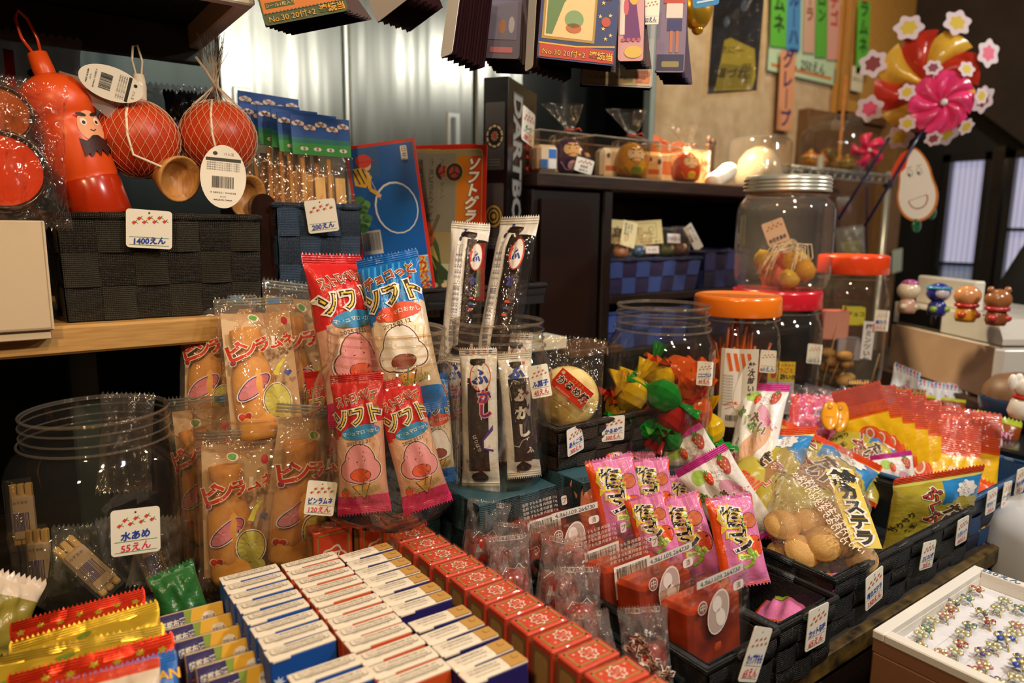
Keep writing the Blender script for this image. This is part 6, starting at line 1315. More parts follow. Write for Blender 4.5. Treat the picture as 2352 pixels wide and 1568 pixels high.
pts = [(2245, 1342, 'red'), (2222, 1362, 'teal'), (2190, 1372, 'smoky'), (2184, 1388, 'red'), (2170, 1402, 'pink'), (2143, 1412, 'clear'), (2130, 1433, 'teal'), (2117, 1445, 'clear'), (2113, 1470, 'smoky'), (2310, 1368, 'clear'), (2293, 1386, 'clear'), (2257, 1394, 'smoky'), (2272, 1416, 'red'), (2228, 1425, 'teal'), (2212, 1443, 'clear'), (2208, 1468, 'red'), (2165, 1488, 'pink'), (2197, 1484, 'clear'), (2345, 1386, 'teal'), (2338, 1425, 'pink'), (2330, 1442, 'clear'), (2306, 1458, 'blue'), (2285, 1472, 'clear'), (2258, 1486, 'violet'), (2262, 1517, 'pink'), (2238, 1528, 'red'), (2290, 1552, 'violet'), (2335, 1545, 'clear'), (2348, 1500, 'smoky'), (2345, 1520, 'blue')]
for i, (x, y, k) in enumerate(pts):
    p = P(x, y + 6, Z=fl + .010); p.z = fl - .0045; mw = TR(p, rnd.uniform(-25, 25) + 60, 0, 0, .95 if k != 'blue' else 1.2); o = dup(rg[k], mw) if k in ur else rg[k]; ur.add(k); o.matrix_world = mw; cnt.setdefault(k, []).append(o); o['group'] = f'toy rings with {k} stones'
for k, l in cnt.items():
    l.sort(key=lambda o: (Vector((x1, y1, fl)) - o.matrix_world.translation).length)
    for j, o in enumerate(l): o['label'] = f'gilt toy ring with {k} stones, ' + (f'{ORD[j]} nearest the far price-marked corner among those' if len(l) > 1 else 'the only one in the tray')
# white jug
p = P(2360, 1240, Z=.05); jg = Vector((1.08, .27, -.03)); pj = P(2395, 1300, d=1.02); 
o = empty('white_jug', TR((pj.x, pj.y, pj.z - .10), -20), 'translucent white plastic jug with a blue line drawing at the right edge', 'jug')
m = MB(); m.lathe([(0, .0), (.066, .0), (.070, .006), (.070, .150), (.066, .170), (.050, .190), (.030, .204), (.026, .212), (.026, .226)], 'frost:d6dce4', 36, [3, 3, 3, 3, 2.6, 2.2, 2, 2, 2]); m.obj('jug_body', o)
m = MB(); m.lathe([(.029, .216), (.030, .218), (.030, .246), (.027, .249), (0, .249)], 'g:e2c4a0', 24); m.obj('jug_cap', o)
m = MB(); f = cyl(.0715); D = Pr(m, f, .01); BL = 'p:24368f'
m.grid(lambda u, v: f(-.055 + .12 * u, .01 + .115 * v, -.0004), 12, 2, 'p:dfe4ee')
D.rrect(-.010, .112, .06, .122, .004, 'p:4a8ac8', 1)
q = [(-.030 + .014 * math.cos(R(a)), .088 + .010 * math.sin(R(a))) for a in range(20, 330, 20)]; D.line(q, .0014, BL, 2)
for a, b in ((-.022, .098), (-.014, .100)): D.line([(a, b), (a + .002, b + .012), (a + .008, b + .004)], .0012, BL, 2)
D.line([(-.018, .092), (-.004, .086), (.002, .074), (-.006, .066)], .0014, BL, 2); D.shape([(-.034, .070), (-.016, .078), (-.002, .064), (-.030, .060)], BL, 2)
D.ell(.014, .066, .010, .010, 'p:c83a4a', 2); D.ell(.014, .066, .0085, .0085, 'p:dfe4ee', 3); D.text('薬用', .014, .066, .008, 'p:c83a4a', 4, bold=.02); D.text('ひ', .016, .092, .022, 'p:2a2a2e', 2, bold=.05)
m.obj('jug_label', o)
m = MB(); m.tube([(.0, -.02, .20), (-.03, -.035, .205), (-.055, -.04, .190)], .0012, 'g:d8303a', 6)
for i in range(14): a = i * .45; m.tube([(-.030, -.035, .205), (-.030 + .014 * math.cos(a), -.035, .205 + .012 * math.sin(a))], .0007, 'g:d8303a', 5)
m.obj('red_tinsel_tie', o)
# ================================================================== flat toy packets and the dart box behind the jars
basket('packet_tray', .418, .958, .3185, .345, .10, .036, '1d1a19', '1d1a19', 'low black basket holding the flat toy packets and the tall dart box', 6, 2, flare=.002)
p0, p1 = P(926, 700, Y=.985), P(871, 327, Y=1.01); mw = frame(p0, p1, -8); h = (p1 - p0).length; w_ = .108
mb = MB(); mb.box(-w_ / 2, 0, 0, w_ / 2, .003, h, 'g:d2301f', .001); D = Pr(mb); b = .0045; K = 'g:1c5db0'
D.rect(-w_ / 2 + b, b, w_ / 2 - b, h - b, K, 0); D.rect(-w_ / 2 + b, h * .80, -.005, h - b, 'g:35609a', 1)
D.ell(.004, h * .62, .040, .040, 'g:1a55a6', 1); D.ell(.012, h * .60, .033, .040, 'g:dfe9ee', 2, 8); D.ell(.0125, h * .598, .0308, .0375, 'g:1b62b6', 3, 8)
D.rect(-w_ / 2 + b, h * .13, w_ / 2 - b, h * .285, 'g:7fb0dc', 2); 
for x, z, r in ((-.030, .25, .014), (.010, .26, .018), (.034, .22, .012), (-.01, .20, .016)): D.ell(x, h * z, r, r * .6, 'g:d3e2ee', 3)
D.rect(-w_ / 2 + b, b, w_ / 2 - b, h * .13, 'g:2a63ae', 3); D.rect(-w_ / 2 + b, h * .285, w_ / 2 - b, h * .292, 'p:e9e6e0', 3)
# a child flying a plane: helmet, shirt, arm, line, trees
D.ell(-.028, h * .90, .012, .010, 'p:c8301f', 4); D.ell(-.026, h * .875, .0085, .009, 'p:e2b48a', 3); D.rect(-.038, h * .893, -.012, h * .899, 'p:a8281a', 5)
D.shape([(-.046, h * .86), (-.030, h * .865), (-.018, h * .80), (-.030, h * .74), (-.046, h * .76)], 'p:d8a82a', 3)
for i in range(3): D.line([(-.046 + .007 * i, h * .855), (-.038 + .007 * i, h * .765)], .0022, 'p:2a2218', 4)
D.line([(-.024, h * .83), (-.024, h * .73), (-.012, h * .69)], .0055, 'p:d8a82a', 5); D.ell(-.012, h * .685, .004, .003, 'p:e2b48a', 6); D.line([(-.026, h * .84), (-.010, h * .66)], .0006, 'p:f0e8da', 6)
for i in range(7): D.ell(-.043 + .004 * (i % 3), h * (.50 + .028 * i), .008, .007, ('p:3f7f4a', 'p:5a9a50')[i % 2], 2)
D.bars(-w_ / 2 + b + .001, h * .335, -.018, h * .48, n=20); D.text('4 907907 005021', -.0485, h * .41, .0035, 'p:2a2a2a', 3, rot=90, fit=.033)
D.rrect(.030, h * .88, .040, h * .965, .002, 'p:e9e6e0', 4); D.text('日本製', .035, h * .945, .0085, 'p:2a3f7a', 5, up=True)
D.ell(-.026, h * .25, .003, .005, 'p:c8402a', 4); D.line([(-.034, h * .26), (-.018, h * .245)], .0014, 'p:c8402a', 4)
for i, ch_ in enumerate('スカイパンクバード'[:8]): D.otext(ch_, .039, h * (.265 - .030 * i), .0155, ('p:f2d23a', 'p:d8301f'), 5, ws=(.10, .02), rot=-6)
mb.obj('toy_packet', mw=mw, label='flat red edged toy packet with a white ring on blue and a barcode', cat='toy packet')
def glider():
    mb = MB(); w_, h = .118, .235; mb.box(-w_ / 2, 0, 0, w_ / 2, .003, h, 'g:c8301f', .001); D = Pr(mb); b = .006
    D.rrect(-w_ / 2 + b, b, w_ / 2 - b, h - b, .006, 'p:b0a24a', 0); D.rrect(-w_ / 2 + b + .0008, b + .0008, w_ / 2 - b - .0008, h - b - .0008, .006, 'g:9a8f6a', 1)
    D.rect(-w_ / 2 + .010, h * .45, .010, h * .95, 'g:86857a', 2); D.rect(.012, h * .25, w_ / 2 - b - .001, h * .93, 'g:c87a2a', 2); D.rect(.036, h * .25, w_ / 2 - b - .001, h * .93, 'g:c8461f', 3)
    D.rect(-w_ / 2 + .008, b + .002, w_ / 2 - .008, h * .24, 'g:b9c4a0', 2)
    for i, c_ in enumerate('ソフトグライダー'): D.otext('｜' if c_ == 'ー' else c_, .040 - .0012 * i, h * (.88 - .082 * i), .0205, ('p:3a1a10', 'p:efe9dc'), 4, ws=(.10, .05), skew=.25)
    D.text('スーパーマリン', -.012, h * .90, .0085, 'p:4a4438', 4, up=True); D.text('「スピットファイヤー」', -.030, h * .88, .0105, 'p:2f2a22', 4, up=True)
    D.ell(.008, h * .83, .0145, .0145, 'p:b0a24a', 4); D.ell(.008, h * .83, .0135, .0135, 'p:241d18', 5); D.ell(.008, h * .83, .0085, .0085, 'p:a8382a', 6)
    for a in (90, 210, 330): D.line([(.008, h * .83), (.008 + .0085 * math.cos(R(a)), h * .83 + .0085 * math.sin(R(a)))], .002, 'p:241d18', 7)
    # propeller plane, green with a red nose
    G_ = 'p:3c5230'; D.shape([(-.040, h * .42), (-.026, h * .44), (-.016, h * .36), (-.004, h * .06), (-.020, h * .03), (-.040, h * .20)], G_, 4); D.ell(-.033, h * .43, .0095, .020, 'p:b8603a', 5, 6); D.shape([(-.038, h * .36), (-.026, h * .37), (-.012, h * .22), (-.020, h * .20)], 'p:b0a24a', 5)
    D.shape([(-.028, h * .30), (.006, h * .17), (.012, h * .13), (-.012, h * .14)], 'p:2f4426', 6); D.shape([(-.040, h * .22), (-.050, h * .03), (-.046, h * .02), (-.034, h * .16)], 'p:2f4426', 6)
    D.line([(-.030, h * .42), (-.016, h * .56)], .006, 'p:5a5a4a', 5); D.line([(-.036, h * .42), (-.044, h * .28)], .004, 'p:5a5a4a', 5); D.ell(-.004, h * .10, .006, .004, 'p:e0c4a0', 7)
    return mb.obj('glider_packet', cat='toy packet')
gl = glider()
for i, (bx, by, tx, ty, Y, lab) in enumerate(((1028, 690, 1034, 334, .985, 'front toy glider packet with white slanted ソフトグライダー on orange'), (1004, 690, 1010, 332, 1.0, 'toy glider packet almost hidden behind the front one, red edge showing'))):
    p0, p1 = P(bx, by, Y=Y), P(tx, ty, Y=Y + .012); mw = frame(p0, p1, -22) @ Matrix.Scale((p1 - p0).length / .235, 4); o = gl if i == 0 else dup(gl, mw); o.matrix_world = mw; o['label'] = lab; o['group'] = 'toy glider packets'
p = P(1165, 172, Y=.985); hb = p.z - .327; mw = TR((p.x, p.y, .327), 34, 0, 0) @ Matrix.Rotation(R(1.2), 4, 'Y')
mb = MB(); mb.box(0, 0, 0, .15, .045, hb, 'g:141212', .001); D = Pr(mb, lambda x, y, o: (x, -o, y)); S = 'p:8c8a86'
D.text('DARTBOARD', .050, hb * .50, .062, 'p:55534f', 1, rot=-90, bold=.06, fit=hb * .90); D.text('DARTBOARD', .050, hb * .50, .058, S, 2, rot=-90, bold=.03, fit=hb * .88); D.text('SAFETY MAGNETIC', .105, hb * .50, .026, 'p:a8281f', 1, rot=-90, bold=.03, fit=hb * .80)
for z in (.80, .84, .88): D.rect(.10, hb * z, .125, hb * (z + .02), 'p:3a2f1f', 1)
D = Pr(mb, lambda x, y, o: (-o, -x, y)); 
for zc, zs in ((.74, .15), (.38, .15)):
    D.rrect(-.041, hb * (zc - zs), -.006, hb * (zc + zs), .003, 'g:4c4a49', 0)
    c_ = hb * zc
    for i, (r, k) in enumerate(((.0165, 'p:171413'), (.0150, 'p:c9a24a' if zc < .5 else 'p:c8b088'), (.0120, 'p:171413'), (.0095, 'p:c9a24a' if zc < .5 else 'p:171413'), (.0065, 'p:171413' if zc < .5 else 'p:c8b088'), (.0038, 'p:c9a24a' if zc < .5 else 'p:a8301f'))): D.ell(-.0235, c_, r, r * 1.25, k, 1 + i)
    if zc > .5:
        for i in range(10): a = R(36 * i); D.line([(-.0235 + .004 * math.cos(a), c_ + .005 * math.sin(a)), (-.0235 + .0150 * math.cos(a), c_ + .0187 * math.sin(a))], .0020, 'p:171413', 8)
    for j in range(3): D.rect(-.034, hb * (zc - .105 - .012 * j), -.013, hb * (zc - .102 - .012 * j), 'p:7a7874', 1)
mb.obj('dart_box', mw=mw, label='tall black dart board carton standing upright, DARTBOARD up its side', cat='box')
tagcard(mw @ Matrix.Translation((.098, -.0015, hb * .74)) @ Matrix.Rotation(R(6), 4, 'Y'), .068, .060, 'ダーツ', '1800えん', 'white card ダーツ 1800えん on the tall black carton', nc='p:2f8a3a')

# ================================================================== inside the dark cabinet
basket('toy_basket', .968, 1.012, .3185, .262, .17, .072, '3a5298/2c2550', '27304f', 'blue and purple woven basket of handmade toys in the cabinet', 7, 2, ny=4, flare=.008)
basket('toy_basket', 1.268, 1.020, .3185, .15, .17, .085, '2c326a/211d3c', '1f2140', 'dark purple woven basket on the cabinet shelf, right of the blue one', 4, 2, ny=4, flare=.004)
basket('toy_basket', .968, 1.012, .2065, .235, .17, .078, '3a5ab0/26357a', '2a3f80', 'bright blue woven basket on the lower cabinet shelf', 6, 2, ny=4, flare=.006)
basket('toy_basket', 1.235, 1.03, .2065, .20, .17, .070, '262c5c', '22264a', 'dark blue basket behind the orange lidded jar', 5, 2, ny=4, flare=.004)
def card(x, y, Y, w_, h, lab, prn, col_='p:d8c88a', tilt=0, yaw=0, lean=-8, nm='paper_card'):
    mb = MB(); mb.box(-w_ / 2, 0, 0, w_ / 2, .0007, h, col_, .0002); prn(Pr(mb), w_, h); return mb.obj(nm, mw=TR(P(x, y, Y=Y), yaw, lean, tilt), label=lab, cat='card')
card(1418, 560, 1.06, .085, .050, 'cream card lettered 逆立 at the left in the blue basket', lambda D, w_, h: D.text('逆立', -.012, h * .5, .024, 'p:3a3426', 1, bold=.02), tilt=3, yaw=-14)
card(1478, 562, 1.045, .100, .050, 'cream card with a line drawing in the middle of the blue basket', lambda D, w_, h: (D.frame(-.010, h * .25, .035, h * .9, .0006, 'p:5a523a', 1), D.line([(-.008, h * .35), (.010, h * .5), (.028, h * .4)], .001, 'p:5a523a', 1), D.ell(.022, h * .62, .006, .006, 'p:5a523a', 1), D.ell(.022, h * .62, .005, .005, 'p:d8c88a', 2), D.text('逆立ちごま', .008, h * .12, .006, 'p:3a3426', 1), D.text('紙 プ', .036, h * .1, .006, 'p:3a3426', 1)), tilt=-4, yaw=-14)
card(1440, 566, 1.03, .036, .052, 'small tilted cream card in front of the other two cards', lambda D, w_, h: [D.text(t, -.010 + .007 * i, h * .85, .0062, 'p:4a4232', 1, up=True) for i, t in enumerate(('民芸玩具', '江戸小物', '手作り'))], tilt=14, yaw=-10, col_='p:e2d6a4')
card(1548, 558, 1.03, .034, .020, 'small white card 200えん in the blue basket', lambda D, w_, h: D.text('200えん', 0, h * .5, .010, 'p:2f5aa0', 1, skew=.2), 'p:e6e2dc', tilt=2, yaw=-10)
card(1499, 582, 1.022, .034, .016, 'small price sticker 600 in the blue basket', lambda D, w_, h: (D.frame(-.0155, .0012, .0155, h - .0012, .0006, 'p:c86a6a', 1), D.text('¥ 600', 0, h * .5, .0095, 'p:8a8a84', 1)), 'p:e0dcd0', yaw=-10)
card(1607, 572, 1.045, .026, .062, 'slanted white card 手づくり in the dark purple basket', lambda D, w_, h: (D.text('手づくり', .005, h * .85, .009, 'p:3a3a36', 1, up=True, bold=.02), D.text('三軒', -.006, h * .6, .010, 'p:3a3a36', 1, up=True, bold=.03)), 'p:d6d2c4', tilt=-32, yaw=-10)
g = random.Random(9)
for i, (x, y, k, lab) in enumerate(((1425, 592, 'p:a86a3a', 'small bagged brown wooden toy at the left of the blue basket'), (1468, 590, 'g:3a6a9a', 'small striped blue toy in the middle of the blue basket'), (1530, 588, 'p:5a6a3a', 'small green patterned toy at the right of the blue basket'), (1560, 585, 'p:6a3a2a', 'small dark red patterned toy at the right end of the blue basket'))):
    m = MB(); m.ball((0, 0, .012), .020, .014, .014, k, 12, 8); m.ball((.006, -.008, .018), .007, .005, .007, 'p:d8c8a8', 8, 6); o = m.obj('small_toy', mw=TR(P(x, y, Y=1.05), 0), label=lab, cat='toy')
    q, sf = pouch(.062, .07, .034, 'f:fff8ee:.06:.9', .04, .08, .08, 130 + i, 10, .003); q.obj('clear_bag', o).location = (0, 0, -.008)
m = MB(); m.box(0, 0, 0, .03, .10, .075, 'p:a9c2ae', .002); m.obj('pale_green_box', mw=TR((.968, 1.005, .0)) @ Matrix.Translation((0, 0, .0)), label='pale green box in the bottom of the cabinet, behind the candy jar', cat='box')

# ================================================================== on the cabinet top: dolls in clear boxes
ZT = .5465
def clearbox(xa, xb, Y, d_, h, lab):
    a, b = P(xa, 402, Y=Y).x, P(xb, 402, Y=Y).x; m = MB()
    m.box(a, Y, ZT, b, Y + d_, ZT + .002, 'f:fff4e4:.02', .0003)
    for q in ((a, Y, a + .0015, Y + d_), (b - .0015, Y, b, Y + d_), (a, Y, b, Y + .0015), (a, Y + d_ - .0015, b, Y + d_)): m.box(q[0], q[1], ZT + .002, q[2], q[3], ZT + h, 'f:fff4e4:.012', .0003)
    o = m.obj('clear_display_box', label=lab, cat='box'); e = MB(); e.tube([(a, Y, ZT + h), (b, Y, ZT + h), (b, Y + d_, ZT + h), (a, Y + d_, ZT + h)], .0014, 'f:fff8ee:.35', 6, True); e.obj('box_edge', o); return a, b
clearbox(1238, 1362, 1.02, .12, .075, 'clear open display box with the purple daruma doll')
clearbox(1364, 1512, 1.02, .12, .076, 'clear open display box with the yellow daruma doll')
clearbox(1514, 1624, 1.02, .12, .070, 'clear open display box with the orange-red daruma doll')
def daruma(x, k, kf, lab, s=1, tiec='p:c8402a'):
    p = P(x, 395, Y=1.055); o = empty('daruma_doll', TR((p.x, p.y, ZT + .0025), -24, 0, 0, s), lab, 'doll', 'bagged daruma dolls on the cabinet top')
    prof = [(0, 0), (.018, .0), (.026, .006), (.030, .018), (.029, .032), (.024, .046), (.016, .056), (.007, .061), (0, .062)]
    m = MB(); m.lathe(prof, k, 26)
    def f(x, y, o_):
        r = next((a[0] + (b[0] - a[0]) * (y - a[1]) / (b[1] - a[1]) for a, b in zip(prof[1:], prof[2:]) if a[1] <= y <= b[1]), .02)
        return (x, -math.sqrt(max(1e-7, r * r - x * x)) - o_, y)
    D = Pr(m, f, .004); D.ell(0, .040, .015, .012, 'p:efe4d2', 1)
    for s_ in (-1, 1): D.ell(s_ * .006, .042, .0032, .0034, 'p:f8f4ea', 2); D.ell(s_ * .006, .042, .0015, .0015, 'p:1a1412', 3); D.line([(s_ * .002, .047), (s_ * .010, .049)], .002, 'p:1a1412', 3); D.line([(s_ * .004, .033), (s_ * .012, .031)], .0016, 'p:1a1412', 3)
    D.line([(-.003, .034), (.003, .034)], .0012, 'p:c8301f', 3); D.ell(0, .014, .009, .008, kf, 1); D.line([(-.02, .02), (-.012, .008), (0, .004), (.012, .008), (.02, .02)], .0014, kf, 1)
    m.obj('doll_body', o)
    m = MB(); 
    def bag(u, v):
        a = 2 * math.pi * u; w = v
        r = (.032 * math.sin(math.pi * min(.5, w * .9 + .18)) if w < .55 else .032 - .026 * (w - .55) / .15 if w < .70 else .006 + .022 * ((w - .70) / .30)); z = .001 + .062 * w / .55 if w < .55 else .063 + .012 * (w - .55) / .15 if w < .70 else .075 + .040 * (w - .70) / .30
        fl = 1 + (.45 * math.sin(3 * a + 4 * w) if w > .7 else .05 * math.sin(7 * a)); return (r * fl * math.cos(a) - (.012 * max(0, w - .7) / .3), r * fl * math.sin(a) * (.6 if w > .7 else 1), z)
    m.grid(bag, 40, 26, 'f:fff8ec:.03:.7'); m.obj('clear_bag', o)
    m = MB(); m.ring(.0068, .074, .0015, tiec, 14, 6); m.tube([(.006, -.003, .074), (.016, -.006, .077), (.020, -.006, .072)], .0012, tiec, 6); m.obj('twist_tie', o); return o
daruma(1305, 'g:3a1f6a', 'p:c8b0e0', 'purple daruma doll in a tied clear bag, leftmost of three', 1.12)
daruma(1448, 'g:cf9a1c', 'p:7a8a2a', 'yellow daruma doll in a tied clear bag, middle of three', 1.18)
daruma(1575, 'g:d8501c', 'p:e9c23a', 'orange-red daruma doll in a tied clear bag, rightmost of three', 1.06)
tagw(1338, 396, 1.012, .036, .026, 'だるま', '360えん', 'small slanted card 360えん in front of the purple daruma', tilt=14, yaw=-20, nc='p:2a2a2a', pc='p:2a2a2a', lines=())
for i, (x, Y, k) in enumerate(((1262, 1.07, 0), (1250, 1.035, 1), (1335, 1.10, 0))):
    p = P(x, 398, Y=Y); m = MB(); m.box(-.022, -.015, 0, .022, .015, .048, 'p:dcdad6', .006); D = Pr(m, lambda a, b, o: (a, -.015 - o, b))
    for u in range(2):
        for v in range(2):
            if (u + v) % 2 == 0: D.rect(-.018 + .018 * u, .006 + .018 * v, -.002 + .018 * u, .022 + .018 * v, 'p:2a6ac0', 1)
    m.obj('checked_pack', mw=TR((p.x, p.y, ZT + .0025), -20 + 15 * i, 0, 8 - 9 * i), label=('left', 'front', 'right')[i] + ' white pack with blue squares by the purple daruma', cat='pack', group='white packs with blue squares')
for i, (x, Y, s) in enumerate(((1398, 1.09, 1.0), (1490, 1.10, 1.02), (1425, 1.12, .9))):
    p = P(x, 398, Y=Y); m = MB(); m.box(-.026, -.02, 0, .026, .02, .062, 'p:e3d9c8', .008); D = Pr(m, lambda a, b, o: (a, -.02 - o, b)); D.rect(-.016, .016, .012, .026, 'p:c8643a', 1); D.ell(.012, .042, .005, .006, 'p:4a382a', 1); D.ell(-.010, .046, .004, .005, 'p:6a4a32', 1); D.rect(-.02, .004, .02, .010, 'p:d0c4b0', 1)
    m.obj('folk_figure', mw=TR((p.x, p.y, ZT + .0025), -20 + 8 * i, 0, 0, s), label='cream boxy folk figure in the clear box, ' + ('left', 'right', 'rear')[i] + ' one behind the yellow daruma', cat='figure', group='cream folk figures behind the yellow daruma')
p = P(1535, 400, Y=1.17); m = MB(); 
q = [(-.045, 0), (.045, 0), (.045, .055)] + [(.024 + .021 * math.cos(R(a)), .062 + .016 * math.sin(R(a))) for a in range(0, 181, 30)] + [(0, .074), (-.010, .080), (-.022, .072), (-.030, .088), (-.042, .090), (-.044, .066)]
m.prism(q, 0, .0015, 'p:e07a3a'); D = Pr(m); D.rect(-.03, .030, .02, .048, 'p:efe0c8', 1); D.ell(-.028, .062, .008, .010, 'p:b8b4a4', 1); D.star(.028, .050, .007, 'p:3a7ab0', 1); D.ell(0, .062, .004, .008, 'p:e9d6b8', 1)
m.obj('orange_display_card', mw=TR((p.x, p.y, ZT + .03), -24), label='orange cut-out display card behind the dolls', cat='card')
m = MB(); m.box(-.05, .002, 0, .05, .05, .06, 'p:efe4d0', .002); m.obj('white_carton', mw=TR((p.x, p.y, ZT), -24), label='white carton carrying the orange display card', cat='box')
q, sf = pouch(.075, .085, .05, 'f:fff4e4:.45:1.2', .05, .1, .1, 140, 14, .006); q.obj('crumpled_bag', mw=TR((P(1598, 400, Y=1.13).x, 1.13, ZT + .001), -20), label='crumpled white bag glowing under the lamp, right of the dolls', cat='bag')
p = P(1655, 408, Y=1.06); m = MB(); m.lathe([(0, -.045), (.016, -.045), (.020, -.04), (.018, 0), (.021, .035), (.017, .05), (0, .052)], 'mot:d8cdb8:efe6d4:30:.6:.3', 18); m.obj('paper_bundle', mw=TR((p.x, p.y, ZT + .022), 10) @ Matrix.Rotation(R(68), 4, 'Y'), label='rolled white paper bundle lying right of the clear boxes', cat='bundle')
p = P(1742, 408, Y=1.10); o = empty('domed_figure', TR((p.x, p.y, ZT), 0), 'white egg-shaped figure under a clear cover at the shelf end', 'figure')
m = MB(); m.lathe([(0, 0), (.045, 0), (.055, .015), (.058, .045), (.050, .075), (.034, .096), (.015, .106), (0, .108)], 'g:a39d8e', 30); m.obj('figure_body', o)
m = MB(); m.lathe([(.068, 0), (.068, .115), (.060, .126), (0, .128)], 'f:fff4e4:.05', 30, 3); m.obj('clear_cover', o)
m = MB(); m.box(-.075, .0, 0, -.045, .012, .115, 'mot:5a3a22:4a2e1a:20:.5:.2', .003); m.ball((-.050, .006, .118), .010, .006, .012, 'p:4a2f1c', 10, 8); m.ball((-.066, .006, .122), .008, .006, .014, 'p:4a2f1c', 10, 8); m.obj('wooden_tally', label='dark wooden tablet behind the egg-shaped figure', cat='tablet', mw=TR((p.x - .02, p.y + .085, ZT), 0))

# ================================================================== signs and strips on the back wall
def wx(x, y, wpx, Y): return P(x + wpx / 2, y, Y=Y).x - P(x - wpx / 2, y, Y=Y).x
def strip(xt, yt, xb, yb, wpx, Y, col_, txt, tc, lab, size=None, start=.9, nm='paper_strip', bold=.03):
    p0, p1 = P(xb, yb, Y=Y), P(xt, yt, Y=Y); h = p1.z - p0.z; w_ = wx(xb, yb, wpx, Y); sz = size or w_ * .72
    m = MB(); m.box(-w_ / 2, 0, 0, w_ / 2, .002, h, col_, .0004); Pr(m).text(txt, 0, h * start, sz, tc, 1, up=True, bold=bold); return m.obj(nm, mw=TR((p0.x, Y, p0.z)) @ Matrix.Rotation(math.atan2(p1.x - p0.x, h), 4, 'Y'), label=lab, cat='sign')
Y1 = 1.735
a, b = P(1764, 152, Y=Y1), P(1932, 200, Y=Y1); w_ = b.x - a.x; hh = .62; m = MB(); m.box(0, 0, 0, w_, .003, hh, 'p:b8cfae', .0005); D = Pr(m)
D.rect(.02, .018, w_ * .85, .030, 'p:c8702c', 1); D.text('250えん', w_ * .58, .052, .052, 'p:2a2a22', 2, skew=.15, bold=.02); D.rect(w_ * .885, .008, w_ * .985, .068, 'p:2a4a9a', 1); D.rect(w_ * .90, .014, w_ * .97, .062, 'p:9ab0c0', 2); D.text('氷', w_ * .935, .038, .034, 'p:2a5a6a', 3); D.ell(w_ * .935, .084, .020, .018, 'p:a85a4a', 1); D.text('かき氷', w_ * .945, .30, .082, 'p:2f3a2a', 2, up=True, bold=.01)
m.obj('shaved_ice_sign', mw=TR((a.x, Y1, min(a.z, b.z) - .0)), label='pale green かき氷 sign with 250えん on the back wall', cat='sign')
Y2 = 1.728
for t in ((1792, -60, 1788, 108, 36, 'p:5cae3a', 'ラムネ', 'p:23301f', 'green strip lettered ムネ at the left of the sign', None, .90), (1826, -60, 1822, 116, 32, 'p:4a86b8', 'ブルーハワイ', 'p:22306a', 'blue strip lettered ルーハワイ on the sign', None, .93), (1862, -60, 1858, 122, 26, 'p:c8a08a', 'コーラ', 'p:7a2f1f', 'pinkish strip lettered ーラ on the sign', None, .90), (1889, -60, 1886, 132, 26, 'p:5aa83c', 'メロン', 'p:22401f', 'green strip lettered メロン in the middle of the sign', None, .90), (1918, -60, 1914, 138, 28, 'p:cf9a8a', 'イチゴ', 'p:b03a2a', 'pink strip lettered イチゴ on the sign', None, .90)):
    strip(*t[:5], Y2, *t[5:9], t[9], t[10])
strip(1812, 118, 1802, 300, 34, 1.715, 'p:d8946a', 'グレープ', 'p:2a2460', 'orange strip lettered グレープ hanging below the sign')
strip(1986, 2, 1980, 170, 28, 1.665, 'p:62b83c', 'ラムネ', 'p:2a4a1f', 'separate green strip lettered ラムネ on the orange board')
m = MB(); w_ = wx(1967, 200, 26, 1.665); m.box(-w_ / 2, 0, 0, w_ / 2, .002, w_ * 1.1, 'p:e0d2b0', .0006); Pr(m).text('200えん', 0, w_ * .55, w_ * .26, 'p:4a4a3a', 1); m.obj('small_price_card', mw=TR(P(1967, 210, Y=1.665)), label='tiny cream price card under the separate green strip', cat='sign')
# dark poster in a plastic sleeve with a yellow note
Y3 = 1.28; p0, p1 = P(1680, 212, Y=Y3), P(1704, -110, Y=Y3); mw = frame(p0, p1, -14); h = (p1 - p0).length; w_ = px(112, p0); m = MB(); m.box(-w_ / 2, 0, 0, w_ / 2, .004, h, 'mot:1a1c22:2a3550:14:.3:0', .002); D = Pr(m)
q = [(-w_ * .34, h * .02), (w_ * .40, h * .01), (w_ * .46, h * .10), (w_ * .40, h * .30), (-w_ * .10, h * .40), (-w_ * .22, h * .385), (-w_ * .26, h * .24)]; D.shape(q, 'p:c9c44a', 1); D.shape([(-w_ * .33, h * .025), (w_ * .38, h * .02), (w_ * .41, h * .17), (-w_ * .24, h * .22)], 'p:9a9a3a', 2)
D.text('旅に―', -w_ * .06, h * .31, w_ * .17, 'p:3a3a22', 3, rot=-6); D.text('道づれ', -w_ * .02, h * .14, w_ * .22, 'p:23231a', 3, rot=-8, bold=.02); D.text('御守', w_ * .26, h * .17, w_ * .2, 'p:23231a', 3, up=True)
for x, z in ((-.1, .75), (.2, .8), (.12, .62), (-.2, .52)): D.ell(w_ * x, h * z, w_ * .06, h * .04, 'p:4a6a9a', 1)
o = m.obj('sleeved_poster', mw=mw, label='dark poster in a clear sleeve with a yellow note 旅に hanging from above', cat='poster'); m = MB(); m.grid(lambda u, v: ((u - .5) * w_ * 1.16, -.006, -.012 + v * h), 4, 8, 'f:fff4e0:.05:.6'); m.obj('clear_sleeve', o)

